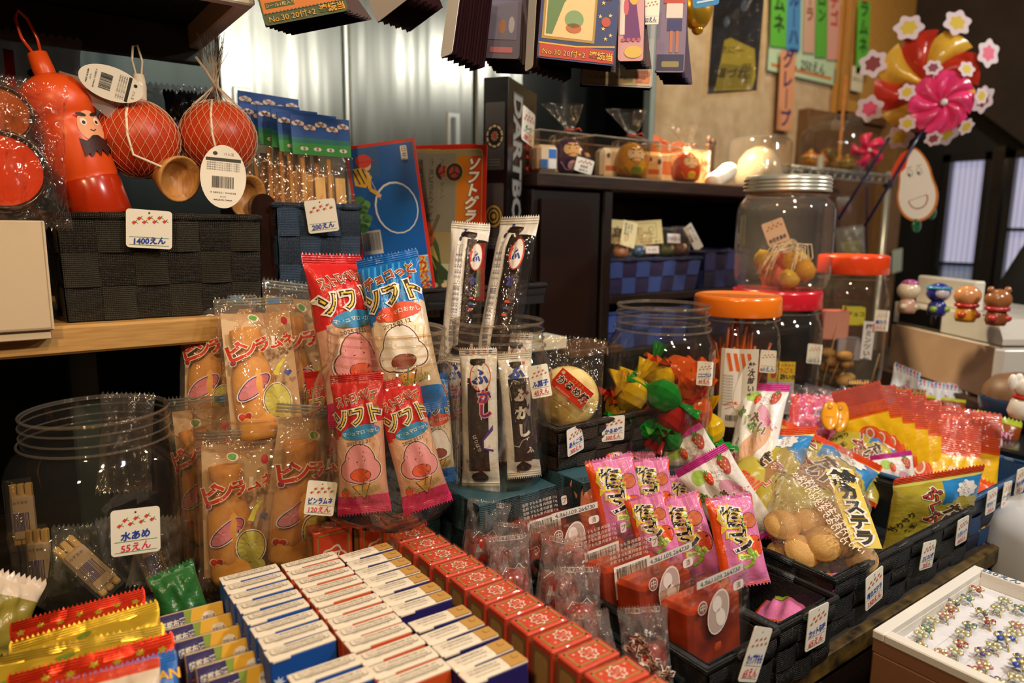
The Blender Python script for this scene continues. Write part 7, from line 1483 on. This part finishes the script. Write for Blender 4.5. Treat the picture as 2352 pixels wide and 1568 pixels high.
# ================================================================== hanging packs at the top
def bundle(bx, by, tx, ty, wpx, d, rot, nsh, lab, base, prn, sheet='p:3a1f2c', step=.0034, fan=0.0, bw=1.0, dx=0):
    p0, p1 = P(bx, by, d=d), P(tx, ty, d=d); mw = frame(p0, p1, rot); h = (p1 - p0).length; w_ = px(wpx, p0)
    m = MB(); r = .004; pts = []
    for cx, cz, a0 in ((w_ / 2 - r, h - r, 0), (-w_ / 2 + r, h - r, 90), (-w_ / 2 + r, r, 180), (w_ / 2 - r, r, 270)): pts += [(cx + r * math.cos(R(a0 + i * 30)), cz + r * math.sin(R(a0 + i * 30))) for i in range(4)]
    m.prism(pts, 0, .0008, base); prn(Pr(m), w_, h); o = m.obj('hanging_card', mw=mw, label=lab, cat='hanging cards', group='card packs hanging from above')
    if nsh:
        m = MB()
        for i in range(nsh):
            y = .002 + step * i; s = math.sin(i * 1.7) * .0008
            m.add([(-w_ / 2 * bw + s + dx * i, y + fan * i, .002 * (i % 2)), (w_ / 2 * bw + s + dx * i, y + fan * i, .002 * (i % 2)), (w_ / 2 * bw + s, y, h), (-w_ / 2 * bw + s, y, h)], [(0, 1, 2, 3)], sheet)
            m.add([(-w_ / 2 * bw + s + dx * i, y + fan * i + .001, .002 * (i % 2)), (w_ / 2 * bw + s + dx * i, y + fan * i + .001, .002 * (i % 2)), (w_ / 2 * bw + s, y + .001, h), (-w_ / 2 * bw + s, y + .001, h)], [(3, 2, 1, 0)], sheet)
        m.obj('backing_sheets', o)
    return o
def no30(D, w_, h, z, k, ko, bandk, band_h):
    if bandk: D.rect(-w_ * .5 + .002, .002, w_ * .5 - .002, band_h, bandk, 1)
    D.otext('No.30 20付+2', -w_ * .16, z, h * .0 + w_ * .095, (ko, k), 2, ws=(.06, .0)); D.otext('連続当', w_ * .32, z + .001, w_ * .105, (ko, k), 2, ws=(.06, .02))
def b1(D, w_, h):
    D.rect(-w_ * .5 + .002, h * .18, w_ * .5 - .002, h - .002, 'p:c8702a', 0); D.rect(-w_ * .44, h * .26, -w_ * .1, h * .36, 'p:3a4a26', 1); D.text('シール1枚入り', -w_ * .26, h * .31, w_ * .055, 'p:d8c07a', 2)
    for i in range(22): D.shape([(-w_ * .48 + i * w_ * .044, h * .18), (-w_ * .436 + i * w_ * .044, h * .18), (-w_ * .458 + i * w_ * .044, h * .205)], 'p:3c5030', 1)
    no30(D, w_, h, h * .09, 'p:d89a2a', 'p:33452a', None, 0)
bundle(706, 42, 668, -95, 192, .80, 0, 14, 'orange and green card pack at the top left, No.30 20付+2 along its foot', 'p:3c5030', b1, step=.0022, fan=.0002, dx=.0020)
bundle(905, 22, 850, -120, 110, .86, -30, 12, 'dark bundle of card packs second from the left, one pale corner', 'p:b8b2b0', lambda D, w_, h: None, step=.006)
bundle(1024, 128, 1050, -60, 46, .84, -58, 12, 'fanned bundle of dark plum sheets behind one white sheet, left of two', 'p:d6d6d6', lambda D, w_, h: None, step=.0040, fan=.0003)
bundle(1150, 134, 1160, -80, 86, .90, -4, 14, 'purplish card pack with a dim picture, between the two fanned bundles', 'p:4a4462', lambda D, w_, h: (D.rect(-w_ * .42, h * .2, w_ * .4, h * .62, 'p:5a5a7a', 1), D.ell(0, h * .34, w_ * .1, h * .08, 'p:8a5a3a', 2), D.ell(w_ * .25, h * .36, w_ * .08, h * .09, 'p:9a96a4', 2), D.rect(-w_ * .3, h * .06, w_ * .3, h * .12, 'p:a85a6a', 1)), step=.004, dx=.0012)
bundle(1214, 160, 1226, -60, 34, .86, -60, 15, 'fanned bundle of dark plum sheets, right of two', 'p:c8c8ca', lambda D, w_, h: None, step=.0036, fan=.0003)
def b6(D, w_, h):
    D.rect(-w_ * .5 + .002, h * .14, w_ * .5 - .002, h - .002, 'p:26386e', 0); D.rect(-w_ * .5 + .002, .002, w_ * .5 - .002, h * .15, 'p:b83420', 1); D.line([(-w_ * .49, h * .155), (0, h * .15), (w_ * .49, h * .19)], .0018, 'p:d8a83a', 2)
    D.rect(-w_ * .46, h * .2, w_ * .22, h * .75, 'p:a8843a', 2); D.rect(-w_ * .43, h * .225, w_ * .19, h * .73, 'p:d9c08a', 3); D.shape([(-w_ * .41, h * .25), (-w_ * .33, h * .25), (-w_ * .20, h * .58), (-w_ * .08, h * .71), (-w_ * .41, h * .71)], 'p:5a7a4a', 4)
    D.ell(-w_ * .06, h * .42, w_ * .12, h * .09, 'p:7a9a6a', 5); D.ell(-w_ * .06, h * .33, w_ * .10, h * .05, 'p:b8643a', 5)
    for x, z in ((.30, .62), (.40, .50), (.32, .36), (.42, .30), (.36, .26), (.27, .48)): D.star(w_ * x, h * z, w_ * .03, 'p:d8c07a', 3)
    D.ell(w_ * .36, h * .70, w_ * .07, h * .05, 'p:6a3a2a', 3); D.ell(w_ * .35, h * .43, w_ * .06, h * .05, 'p:b8483a', 3); no30(D, w_, h, h * .075, 'p:e0b84a', 'p:5a1a12', None, 0)
bundle(1322, 142, 1340, -85, 180, .84, 8, 5, 'dark blue starry card pack with a framed green picture and a red foot', 'p:26386e', b6, step=.004, dx=.0014)
bundle(1416, 198, 1428, -40, 164, .90, 8, 3, 'pale grey and cream card pack hanging lowest, No 30 20付+2 in thin print', 'p:a8a8a8', lambda D, w_, h: (D.rect(-w_ * .5 + .002, .002, w_ * .5 - .002, h * .18, 'p:c8b486', 1), D.rect(-w_ * .3, h * .24, w_ * .2, h * .30, 'p:8a5a72', 1), D.rect(-w_ * .28, h * .31, w_ * .2, h * .33, 'p:4a7a62', 1), D.ell(w_ * .34, h * .36, w_ * .10, h * .10, 'p:d8d4cc', 1), D.text('No 30 20付+2 連続当', -w_ * .14, h * .085, w_ * .06, 'p:6a6a62', 2), D.rrect(w_ * .26, h * .04, w_ * .46, h * .16, .002, 'p:d8784a', 2), D.text('シール', w_ * .36, h * .12, w_ * .045, 'p:f0d8c0', 3), D.text('1枚入り', w_ * .36, h * .07, w_ * .04, 'p:f0d8c0', 3)), step=.003)
bundle(1448, 140, 1452, -60, 58, .86, 4, 8, 'narrow pink card pack with purple and yellow shapes', 'p:cf9aa0', lambda D, w_, h: (D.shape([(-w_ * .2, h * .75), (w_ * .15, h * .75), (w_ * .38, h * .25), (-w_ * .3, h * .22)], 'p:6a2f72', 1), D.ell(w_ * .1, h * .80, w_ * .25, h * .16, 'p:d8ae5a', 2), D.rect(-w_ * .45, h * .3, -w_ * .25, h * .7, 'p:e0d8d0', 2), D.ell(-w_ * .2, h * .62, w_ * .1, h * .1, 'p:c85a72', 3), [D.flower(-w_ * .3 + i * w_ * .2, h * .24, w_ * .09, 'p:b85a7a', 3, 5) for i in range(4)], D.ell(w_ * .1, h * .1, w_ * .35, h * .07, 'p:d8b85a', 2)), step=.004, dx=.002)
tagpx(1494, 56, 1498, -8, .87, '', '20えん', 'white card with roses between the hanging card packs', wpx=36, pc='p:2a4a9a')
bundle(1538, 166, 1548, -60, 66, .90, 6, 12, 'rightmost card pack, white and navy shapes on a dark purple stack', 'p:7a6a86', lambda D, w_, h: (D.rect(-w_ * .46, h * .02, w_ * .46, h * .18, 'p:23264e', 1), D.rrect(-w_ * .3, h * .05, w_ * .3, h * .11, .002, 'p:8a8050', 2), D.rect(-w_ * .2, h * .55, w_ * .36, h * .80, 'p:d8ccc4', 1), D.shape([(-w_ * .2, h * .80), (w_ * .36, h * .80), (w_ * .42, h * .70), (-w_ * .3, h * .70)], 'p:b8402f', 2), D.rect(-w_ * .15, h * .42, w_ * .35, h * .54, 'p:2a2f6a', 1), D.rect(-w_ * .05, h * .20, w_ * .05, h * .42, 'p:b86a4a', 1), D.rect(w_ * .16, h * .20, w_ * .26, h * .42, 'p:b86a4a', 1), D.ell(w_ * .08, h * .90, w_ * .2, h * .08, 'p:d8a88a', 1)), sheet='p:3d2348', step=.004, dx=.0016)
bundle(1622, 15, 1618, -70, 58, 1.0, 0, 0, 'small bright blue card at the top, right of the card packs', 'p:2a86c0', lambda D, w_, h: D.rect(-w_ * .35, h * .12, w_ * .3, h * .17, 'p:c8dcec', 1))
p = P(1600, 18, d=1.05); m = MB(); m.ball((0, 0, 0), .030, .018, .032, 'm:d8a02a', 18, 12); m.ball((.004, 0, -.030), .010, .008, .008, 'm:d8a02a', 10, 8); m.obj('gold_balloon', mw=Matrix.Translation(p), label='shiny gold foil ornament hanging under the small blue card', cat='ornament')
for o in [q for q in bpy.data.objects if q.name.startswith('hanging_card')]: pass
# a rail above the picture that all of these hang from
m = MB(); a, b = P(560, -130, d=.82), P(1760, -130, d=1.0); m.tube([a, b], .006, 'g:2a2622', 10); m.obj('hanging_rail', label='dark rail above the picture from which the card packs hang', cat='rail')
# ================================================================== wire rack with a jar, pinwheels, gourd face
p = P(1880, 392, Y=1.50); zr = p.z; xa, xb = P(1815, 385, Y=1.46).x, P(2050, 390, Y=1.46).x
o = empty('wire_rack', TR((0, 0, 0)), 'chrome wire rack standing against the wooden wall at right', 'rack')
m = MB()
for i in range(4): m.tube([(xa, 1.46 + .07 * i, zr), (xb, 1.46 + .07 * i, zr)], .004, 'm:b8b4a8', 8)
for i in range(26): x = xa + (xb - xa) * i / 25; m.tube([(x, 1.455, zr + .005), (x, 1.675, zr + .005)], .0022, 'm:a8a498', 6)
m.tube([(xa, 1.458, zr - .028), (xb, 1.458, zr - .028)], .0035, 'm:b8b4a8', 8)
for i in range(14): x = xa + (xb - xa) * i / 13.; m.tube([(x, 1.458, zr - .028), (x + (xb - xa) / 26, 1.458, zr)], .002, 'm:b8b4a8', 6)
m.obj('wire_shelf', o)
for x, y in ((P(1884, 380, Y=1.47).x, 1.47), (P(2042, 400, Y=1.47).x, 1.47), (xa + .02, 1.66)):
    m = MB(); m.tube([(x, y, -.8), (x, y, zr + (.05 if x < xb - .1 else .02))], .0125, 'm:c4bfb0', 14)
    m.lathe([(.014, zr - .045), (.018, zr - .043), (.018, zr - .020), (.014, zr - .018)], 'g:1c1a1a', 14) if False else m.at(TR((x, y, 0))).lathe([(.0126, zr - .045), (.018, zr - .043), (.018, zr - .015), (.0126, zr - .012)], 'g:1c1a1a', 14); m.at(Matrix())
    m.obj('rack_post', o)
pj = P(1912, 355, Y=1.56); J11 = jar('snack_jar', TR((pj.x, 1.56, zr + .0075), 20), .118, .205, 'large clear jar of small wooden toys on the wire rack', neck=.80)
for i, (x, y, k) in enumerate(((1862, 342, 'g:d08a3a'), (1885, 340, 'g:c9752a'), (1925, 345, 'g:b8843a'), (1950, 335, 'g:c2a04a'), (1905, 325, 'g:8a6a2a'))):
    q = P(x, y, Y=1.53 + .02 * (i % 3)); m = MB(); m.lathe([(0, -.03), (.02, -.026), (.032, -.008), (.033, .006), (.022, .02), (.008, .026), (.006, .036), (0, .037)], k, 18); m.ring(.033, 0, .0022, 'g:2f5a2f', 18, 6); m.ring(.026, .016, .0016, 'g:a8382a', 18, 6)
    m.obj('spinning_top', mw=TR((q.x, q.y, zr + .042 + .03 * (i == 4)), 20 * i, 14 * (i % 3), 8), label=('round orange wooden top at the left of the rack jar', 'orange wooden top beside the leftmost one in the rack jar', 'brown banded top in the middle of the rack jar', 'yellowish wooden top at the right of the rack jar', 'dark top lying on the others in the rack jar')[i], cat='toy', group='wooden tops in the rack jar')
q = P(1940, 345, Y=1.52); m = MB(); m.box(-.008, 0, 0, .008, .004, .30, 'mot:c98a3a:b5622a:30:.5:0', .001); m.obj('painted_stick', mw=TR((P(1928, 370, Y=1.452).x, 1.452, P(1928, 370, Y=1.452).z), 0), label='flat orange painted stick in front of the rack jar', cat='stick')
def pinwheel(c, rad, ka, kb, n, stick, lab, tabs, kt, rz=0):
    """hub c; blades curl out of the hub; a flower tab at each tip"""
    z = (CAM - c).normalized(); up = Vector((0, 0, 1)); x = up.cross(z).normalized(); y = z.cross(x)
    mw = Matrix(((x.x, y.x, z.x, c.x), (x.y, y.y, z.y, c.y), (x.z, y.z, z.z, c.z), (0, 0, 0, 1))) @ Matrix.Rotation(R(18), 4, 'Y'); o = empty('pinwheel', mw, lab, 'pinwheel')
    for i in range(n):
        a0 = 2 * math.pi * i / n + rz; m = MB()
        def fn(u, v, a0=a0):
            r = rad * (.06 + .80 * v); a = a0 + (u - .15) * (1.25 * (1 - .55 * v) + .1) - .35 * v; return (r * math.cos(a), r * math.sin(a), rad * (.05 + .24 * math.sin(math.pi * min(1, u * 1.05)) * math.sin(math.pi * min(1, v * .9 + .1))))
        m.grid(fn, 8, 8, ka if i % 2 == 0 else kb); m.obj('blade', o)
    for i in range(tabs):
        a = 2 * math.pi * i / tabs + rz + .1; T = Matrix.Translation((rad * 1.0 * math.cos(a), rad * 1.0 * math.sin(a), rad * .12)) @ Matrix.Rotation(a, 4, 'Z') @ Matrix.Rotation(R(28), 4, 'Y'); m = MB(); m.at(T)
        D = Pr(m, lambda X, Y, o_: (X, Y, o_)); D.flower(0, 0, rad * .25, 'p:e0ccd0', 0, 6, .12); D.flower(0, 0, rad * .14, kt[i % len(kt)], 1, 6, .12)
        D = Pr(m, lambda X, Y, o_: (-X, Y, -o_)); D.flower(0, 0, rad * .25, 'p:e0ccd0', 0, 6, .12); m.obj('flower_tab', o)
    m = MB(); m.at(Matrix.Translation((0, 0, rad * .28))); m.lathe([(0, rad * .06), (rad * .07, rad * .04), (rad * .10, 0), (rad * .05, -rad * .03), (0, -rad * .2)], 'g:d8dcd8', 16); m.obj('hub', o)
    m = MB(); b = mw.inverted() @ stick; m.tube([(0, 0, -rad * .08), tuple(b)], .0038, 'g:26244a', 8); m.obj('stick', o); return o
c = P(2125, 188, d=1.75); pinwheel(c, px(128, c), 'k:b8301f', 'k:d8a83a', 8, P(1925, 505, d=1.85), 'red and yellow pinwheel with white flower tips, upper of two', 8, ('p:e85a7a', 'p:d8b83a', 'p:d8b83a', 'p:8a3a3a'), .3)
c = P(2160, 235, d=1.66); pinwheel(c, px(80, c), 'k:e8407a', 'k:d83a6a', 8, P(1985, 520, d=1.80), 'bright pink pinwheel with white flower tips, lower right of the red one', 7, ('p:d8b83a', 'p:d8c03a', 'p:8a3a4a'), 0)
c = P(1993, 345, Y=1.43); pinwheel(c, px(44, c), 'k:e0305a', 'k:e0305a', 5, P(1990, 600, Y=1.46), 'small plain pink pinwheel in front of the wire rack', 0, (), .6)
p0, p1 = P(2112, 508, d=1.72), P(2095, 338, d=1.72); mw = frame(p0, p1, -10); h = (p1 - p0).length
q = []
for a in range(0, 360, 10):
    t = math.sin(R(a)); q.append((h * (.235 - .075 * t - .03 * math.sin(2 * R(a)) * 0) * math.cos(R(a)) * (1 - .10 * math.exp(-((t - .1) / .25) ** 2)), h / 2 + h / 2 * t))
m = MB(); m.prism(q, 0, .006, 'g:c8742a'); D = Pr(m); D.shape([(x * .90, h / 2 + (z - h / 2) * .94) for x, z in q], 'p:e2dccb', 1)
for s in (-1, 1): D.ell(s * h * .055, h * .66, h * .034, h * .052, 'p:3a3a34', 2, 8); D.ell(s * h * .055, h * .66, h * .028, h * .046, 'p:e2dccb', 3, 8); D.ell(s * h * .055 - h * .008, h * .64, h * .014, h * .024, 'p:3a3a34', 4); D.line([(s * h * .055 - h * .03, h * .735), (s * h * .055 + h * .03, h * .74)], h * .008, 'p:3a3a34', 3)
q2 = [(-h * .10, h * .30), (h * .12, h * .34)] + [(h * .12 * math.cos(R(a)) + h * .01, h * .30 + h * .14 * math.sin(R(a))) for a in range(0, -181, -20)]
D.shape(q2, 'p:9a5a4a', 2); D.shape([(x * .86, h * .27 + (z - h * .27) * .84) for x, z in q2], 'p:e2dccb', 3)
o = m.obj('gourd_face', mw=mw, label='white gourd-shaped smiling face board with an orange edge, by the window', cat='decoration')
m = MB(); m.prism([(-h * .30, h * .60), (-h * .10, h * .74), (-h * .02, h * .98), (-h * .14, h * .94), (-h * .26, h * .76)], -.004, .002, 'g:d8481f'); m.obj('orange_cap', o)
for i, (x, y) in enumerate(((2105, 518), (2140, 488))): m = MB(); m.ball((0, 0, 0), .022, .006, .018, 'g:1f5a34', 10, 8); m.obj('green_leaf', mw=Matrix.Translation(P(x, y, d=1.73)), label=('left', 'right')[i] + ' green leaf shape under the gourd face', cat='decoration', group='green leaf shapes')
strip(2062, 572, 2060, 625, 22, 1.60, 'p:c9cfb0', '', 'p:3a6aa0', 'pale paper label pinned on the wooden post', nm='paper_label')
for i, (xb, yb, xt, yt, k, lab) in enumerate(((1955, 590, 1950, 520, 'f:e8e4c8:.35:.9', 'bag of pale yellow paper hanging under the wire rack'), (1938, 490, 1938, 452, 'f:e0e4dc:.18:.8', 'small clear bag with something red under the wire rack'))):
    q, sf = pouch(.085, .10, .02, k, .05, .06, .05, 150 + i, 12, .003); p0, p1 = P(xb, yb, Y=1.42), P(xt, yt, Y=1.42); o = q.obj('hanging_bag', mw=frame(p0, p1, 0) @ Matrix.Scale((p1 - p0).length / .1, 4), label=lab, cat='bag')
    m = MB(); m.box(-.025, -.004, .01, .025, .004, .05, 'p:d8cf8a' if i == 0 else 'g:b8301f', .004); m.obj('bag_filling', o)
# ================================================================== white cash box machine with figurines
B = P(2281, 925, d=1.42); zb = B.z; mw = TR((B.x, B.y, 0), 238)
o = empty('white_machine', mw, 'white plastic counter machine with a black strip display, at right', 'machine')
WM = 'g:d9d4ca'
m = MB(); L_ = .36; m.box(-L_, 0, zb, 0, .30, zb + .118, WM, .012); m.obj('base_housing', o)
m = MB(); m.box(-L_ + .004, -.0012, zb + .006, -.012, .001, zb + .112, 'p:b6957a', .0005); m.obj('shade_tinted_front', o)  # added tan sheet: shade on the white front put into its colour
m = MB(); m.prism([(-L_, 0), (.0, 0), (.0, .012), (-.02, .05), (-L_, .05)], .004, .28, WM) ; q = m.obj('upper_housing', o); q.location = (0, 0, zb + .118)
m = MB(); m.box(-.335, -.0005, zb + .120, -.185, .012, zb + .162, 'g:0d0b0c', .002); m.ball((-.205, -.001, zb + .142), .010, .002, .014, 'g:1a1614', 10, 8); m.obj('black_display', o)
m = MB(); m.box(-.345, .045, zb + .168, -.145, .070, zb + .235, WM, .004); m.obj('raised_back', o)
m = MB(); m.box(.0005, .06, zb + .02, .004, .26, zb + .075, 'g:3a4450', .003); m.obj('side_opening', o)
m = MB(); m.box(-.075, .012, zb + .1675, -.045, .022, zb + .172, 'm:8a8680', .001); m.obj('small_latch', o)
mb = MB(); mb.box(-L_ - .02, -.02, 0, .01, .32, zb - .0005, 'p:5a4030', .003); mb.obj('carton', mw=mw, label='brown carton under the white machine', cat='box')
def fig(x, y, dd, kh, kb, ka, lab, ears, extra=None, s=1):
    p = P(x, y, Z=zb + .1685); s *= 1.12; o = empty('figurine', TR((p.x, p.y, p.z), -40, 0, 0, s), lab, 'figurine', 'small figurines on the white machine')
    m = MB(); m.lathe([(0, 0), (.011, 0), (.0135, .006), (.012, .016), (.008, .022), (0, .024)], kb, 18); m.ball((-.009, -.008, .010), .006, .005, .005, ka, 10, 8); m.ball((.009, -.008, .010), .006, .005, .005, ka, 10, 8); m.obj('body', o)
    m = MB(); m.ball((0, 0, .034), .0165, .015, .0145, kh, 18, 12)
    if ears:
        for s_ in (-1, 1): m.ball((s_ * .011, 0, .047), .005, .004, .005, kh, 8, 6)
    m.obj('head', o)
    if extra: m = MB(); extra(m); m.obj('ornament', o)
fig(2082, 718, 1.62, 'g:d8c8a8', 'g:c8a08a', 'g:d8c8a8', 'cream figurine with a pinkish cap, leftmost of four', False, lambda m: m.ball((.001, 0, .044), .0125, .0115, .007, 'g:a84a86', 14, 8), 1.25)
fig(2150, 724, 1.58, 'g:27308a', 'g:2a2f80', 'g:8aa83a', 'dark blue figurine with a pale collar, second from the left', False, lambda m: (m.ball((0, -.009, .034), .011, .008, .009, 'g:c8c0c8', 12, 8), m.ring(.0155, .041, .0025, 'g:3a8ab0', 18, 6)), 1.25)
fig(2216, 738, 1.53, 'g:c88a58', 'g:d8922a', 'g:b8481f', 'tan round-headed figurine in yellow and red, third from the left', False, lambda m: m.ring(.012, .022, .003, 'g:b82a1f', 16, 6), 1.3)
fig(2286, 746, 1.48, 'g:9a6238', 'g:8a4a2a', 'g:b83a3a', 'brown eared figurine with a red scarf, rightmost of four', True, lambda m: m.ring(.012, .022, .0035, 'g:b83a3a', 16, 6), 1.25)
p = P(2345, 1000, d=1.12)
c = P(2356, 945, d=1.10); o = empty('lucky_cat', TR((c.x, c.y, c.z - .01), -60, 0, 0, 1.15), 'small white beckoning cat ornament with a red collar at the right edge', 'ornament')
m = MB(); m.lathe([(0, 0), (.018, 0), (.022, .008), (.019, .022), (.012, .030), (0, .031)], 'g:e6e2da', 18); m.ball((0, -.002, .042), .0175, .015, .0145, 'g:e6e2da', 16, 10)
for s_ in (-1, 1): m.ball((s_ * .012, 0, .054), .0055, .004, .007, 'g:e6e2da', 8, 6)
m.ball((-.020, -.004, .048), .006, .006, .012, 'g:e6e2da', 10, 8); m.obj('cat_body', o)
m = MB(); m.ring(.0145, .029, .003, 'g:c8301f', 18, 6); m.ball((0, -.016, .026), .0035, .0035, .0035, 'm:d8a83a', 8, 6); m.obj('collar', o)
c = P(2345, 905, d=1.30); o = empty('brown_lidded_bowl', TR((c.x, c.y, c.z - .03)), 'dark blue bowl with a round brown top at the right edge', 'bowl')
m = MB(); m.lathe([(0, -.03), (.05, -.03), (.062, -.01), (.066, .02), (.062, .026)], 'g:26324a', 28); m.obj('bowl', o); m = MB(); m.lathe([(.062, .026), (.060, .040), (.045, .060), (.02, .068), (0, .069)], 'mot:6a4a32:8a6444:20:.5:.1', 28); m.obj('brown_top', o)
mb = MB(); q = P(2345, 1000, d=1.25); mb.box(1.335, .37, 0, 1.60, .62, max(.02, min(.10, c.z - .062)), 'g:1a1a1c', .004); mb.obj('dark_stand', label='dark stand behind the blue basket carrying the small ornaments', cat='stand')
# dark sack by the window
c = P(2395, 690, d=2.2); m = MB(); m.lathe([(0, -.16), (.10, -.16), (.125, -.06), (.11, .06), (.07, .16), (.05, .20), (0, .21)], 'mot:14161a:1f2226:10:.6:.3', 22, 2.5); m.obj('black_sack', mw=Matrix.Translation(c), label='black sack standing by the window at the right edge', cat='bag')
m = MB(); m.box(c.x - .2, c.y - .2, -.8, c.x + .2, c.y + .2, c.z - .162, 'g:151414', .004); m.obj('dark_crate', label='dark crate under the black sack', cat='crate')
# ================================================================== bags in the dark under the overhead cupboard
for i, (x, y, wd, ht, k, lab, pr) in enumerate(((55, 160, .13, .10, 'f:d8d8dc:.35:.9', 'clear bag printed in red and blue at the far left, behind the daruma bottle', lambda D: ([D.rect(-.055 + .018 * i, .03, -.045 + .018 * i, .075, 'p:c8301f', 1) for i in range(3)], [D.ell(.01 + .016 * (i % 3), .03 + .02 * (i // 3), .007, .005, 'p:2a5ab0', 1) for i in range(6)], D.ell(-.005, .02, .012, .006, 'p:c8301f', 1))),
    (395, 262, .10, .09, 'f:d8dcdc:.25:1.1', 'crinkled clear bag behind the two red balls', None), (440, 268, .07, .075, 'k:1a181c', 'black packet with a purple end behind the cup-and-ball toys', lambda D: (D.rect(-.03, .0, .03, .030, 'k:8a4ac0', 1), D.text('M', -.012, .017, .022, 'p:e0703a', 2, bold=.04, rot=90))), (425, 330, .05, .08, 'f:fff4e8:.12:1', 'clear bag of yellow and dark bits between the two red balls', lambda D: (D.ell(0, .03, .012, .01, 'p:d8a83a', 1), D.ell(0, .02, .014, .01, 'p:3a2418', 1))))):
    q, sf = pouch(wd, ht, .03, k, .05, .06, .06, 160 + i, 14, .003)
    if pr: pr(Pr(q, sf, .01))
    p = P(x, y, Y=1.10 + .03 * (i % 2)); q.obj('dim_bag', mw=frame(p - Vector((0, 0, ht * .55)), p + Vector((0, 0, ht * .45)), 0), label=lab, cat='bag')
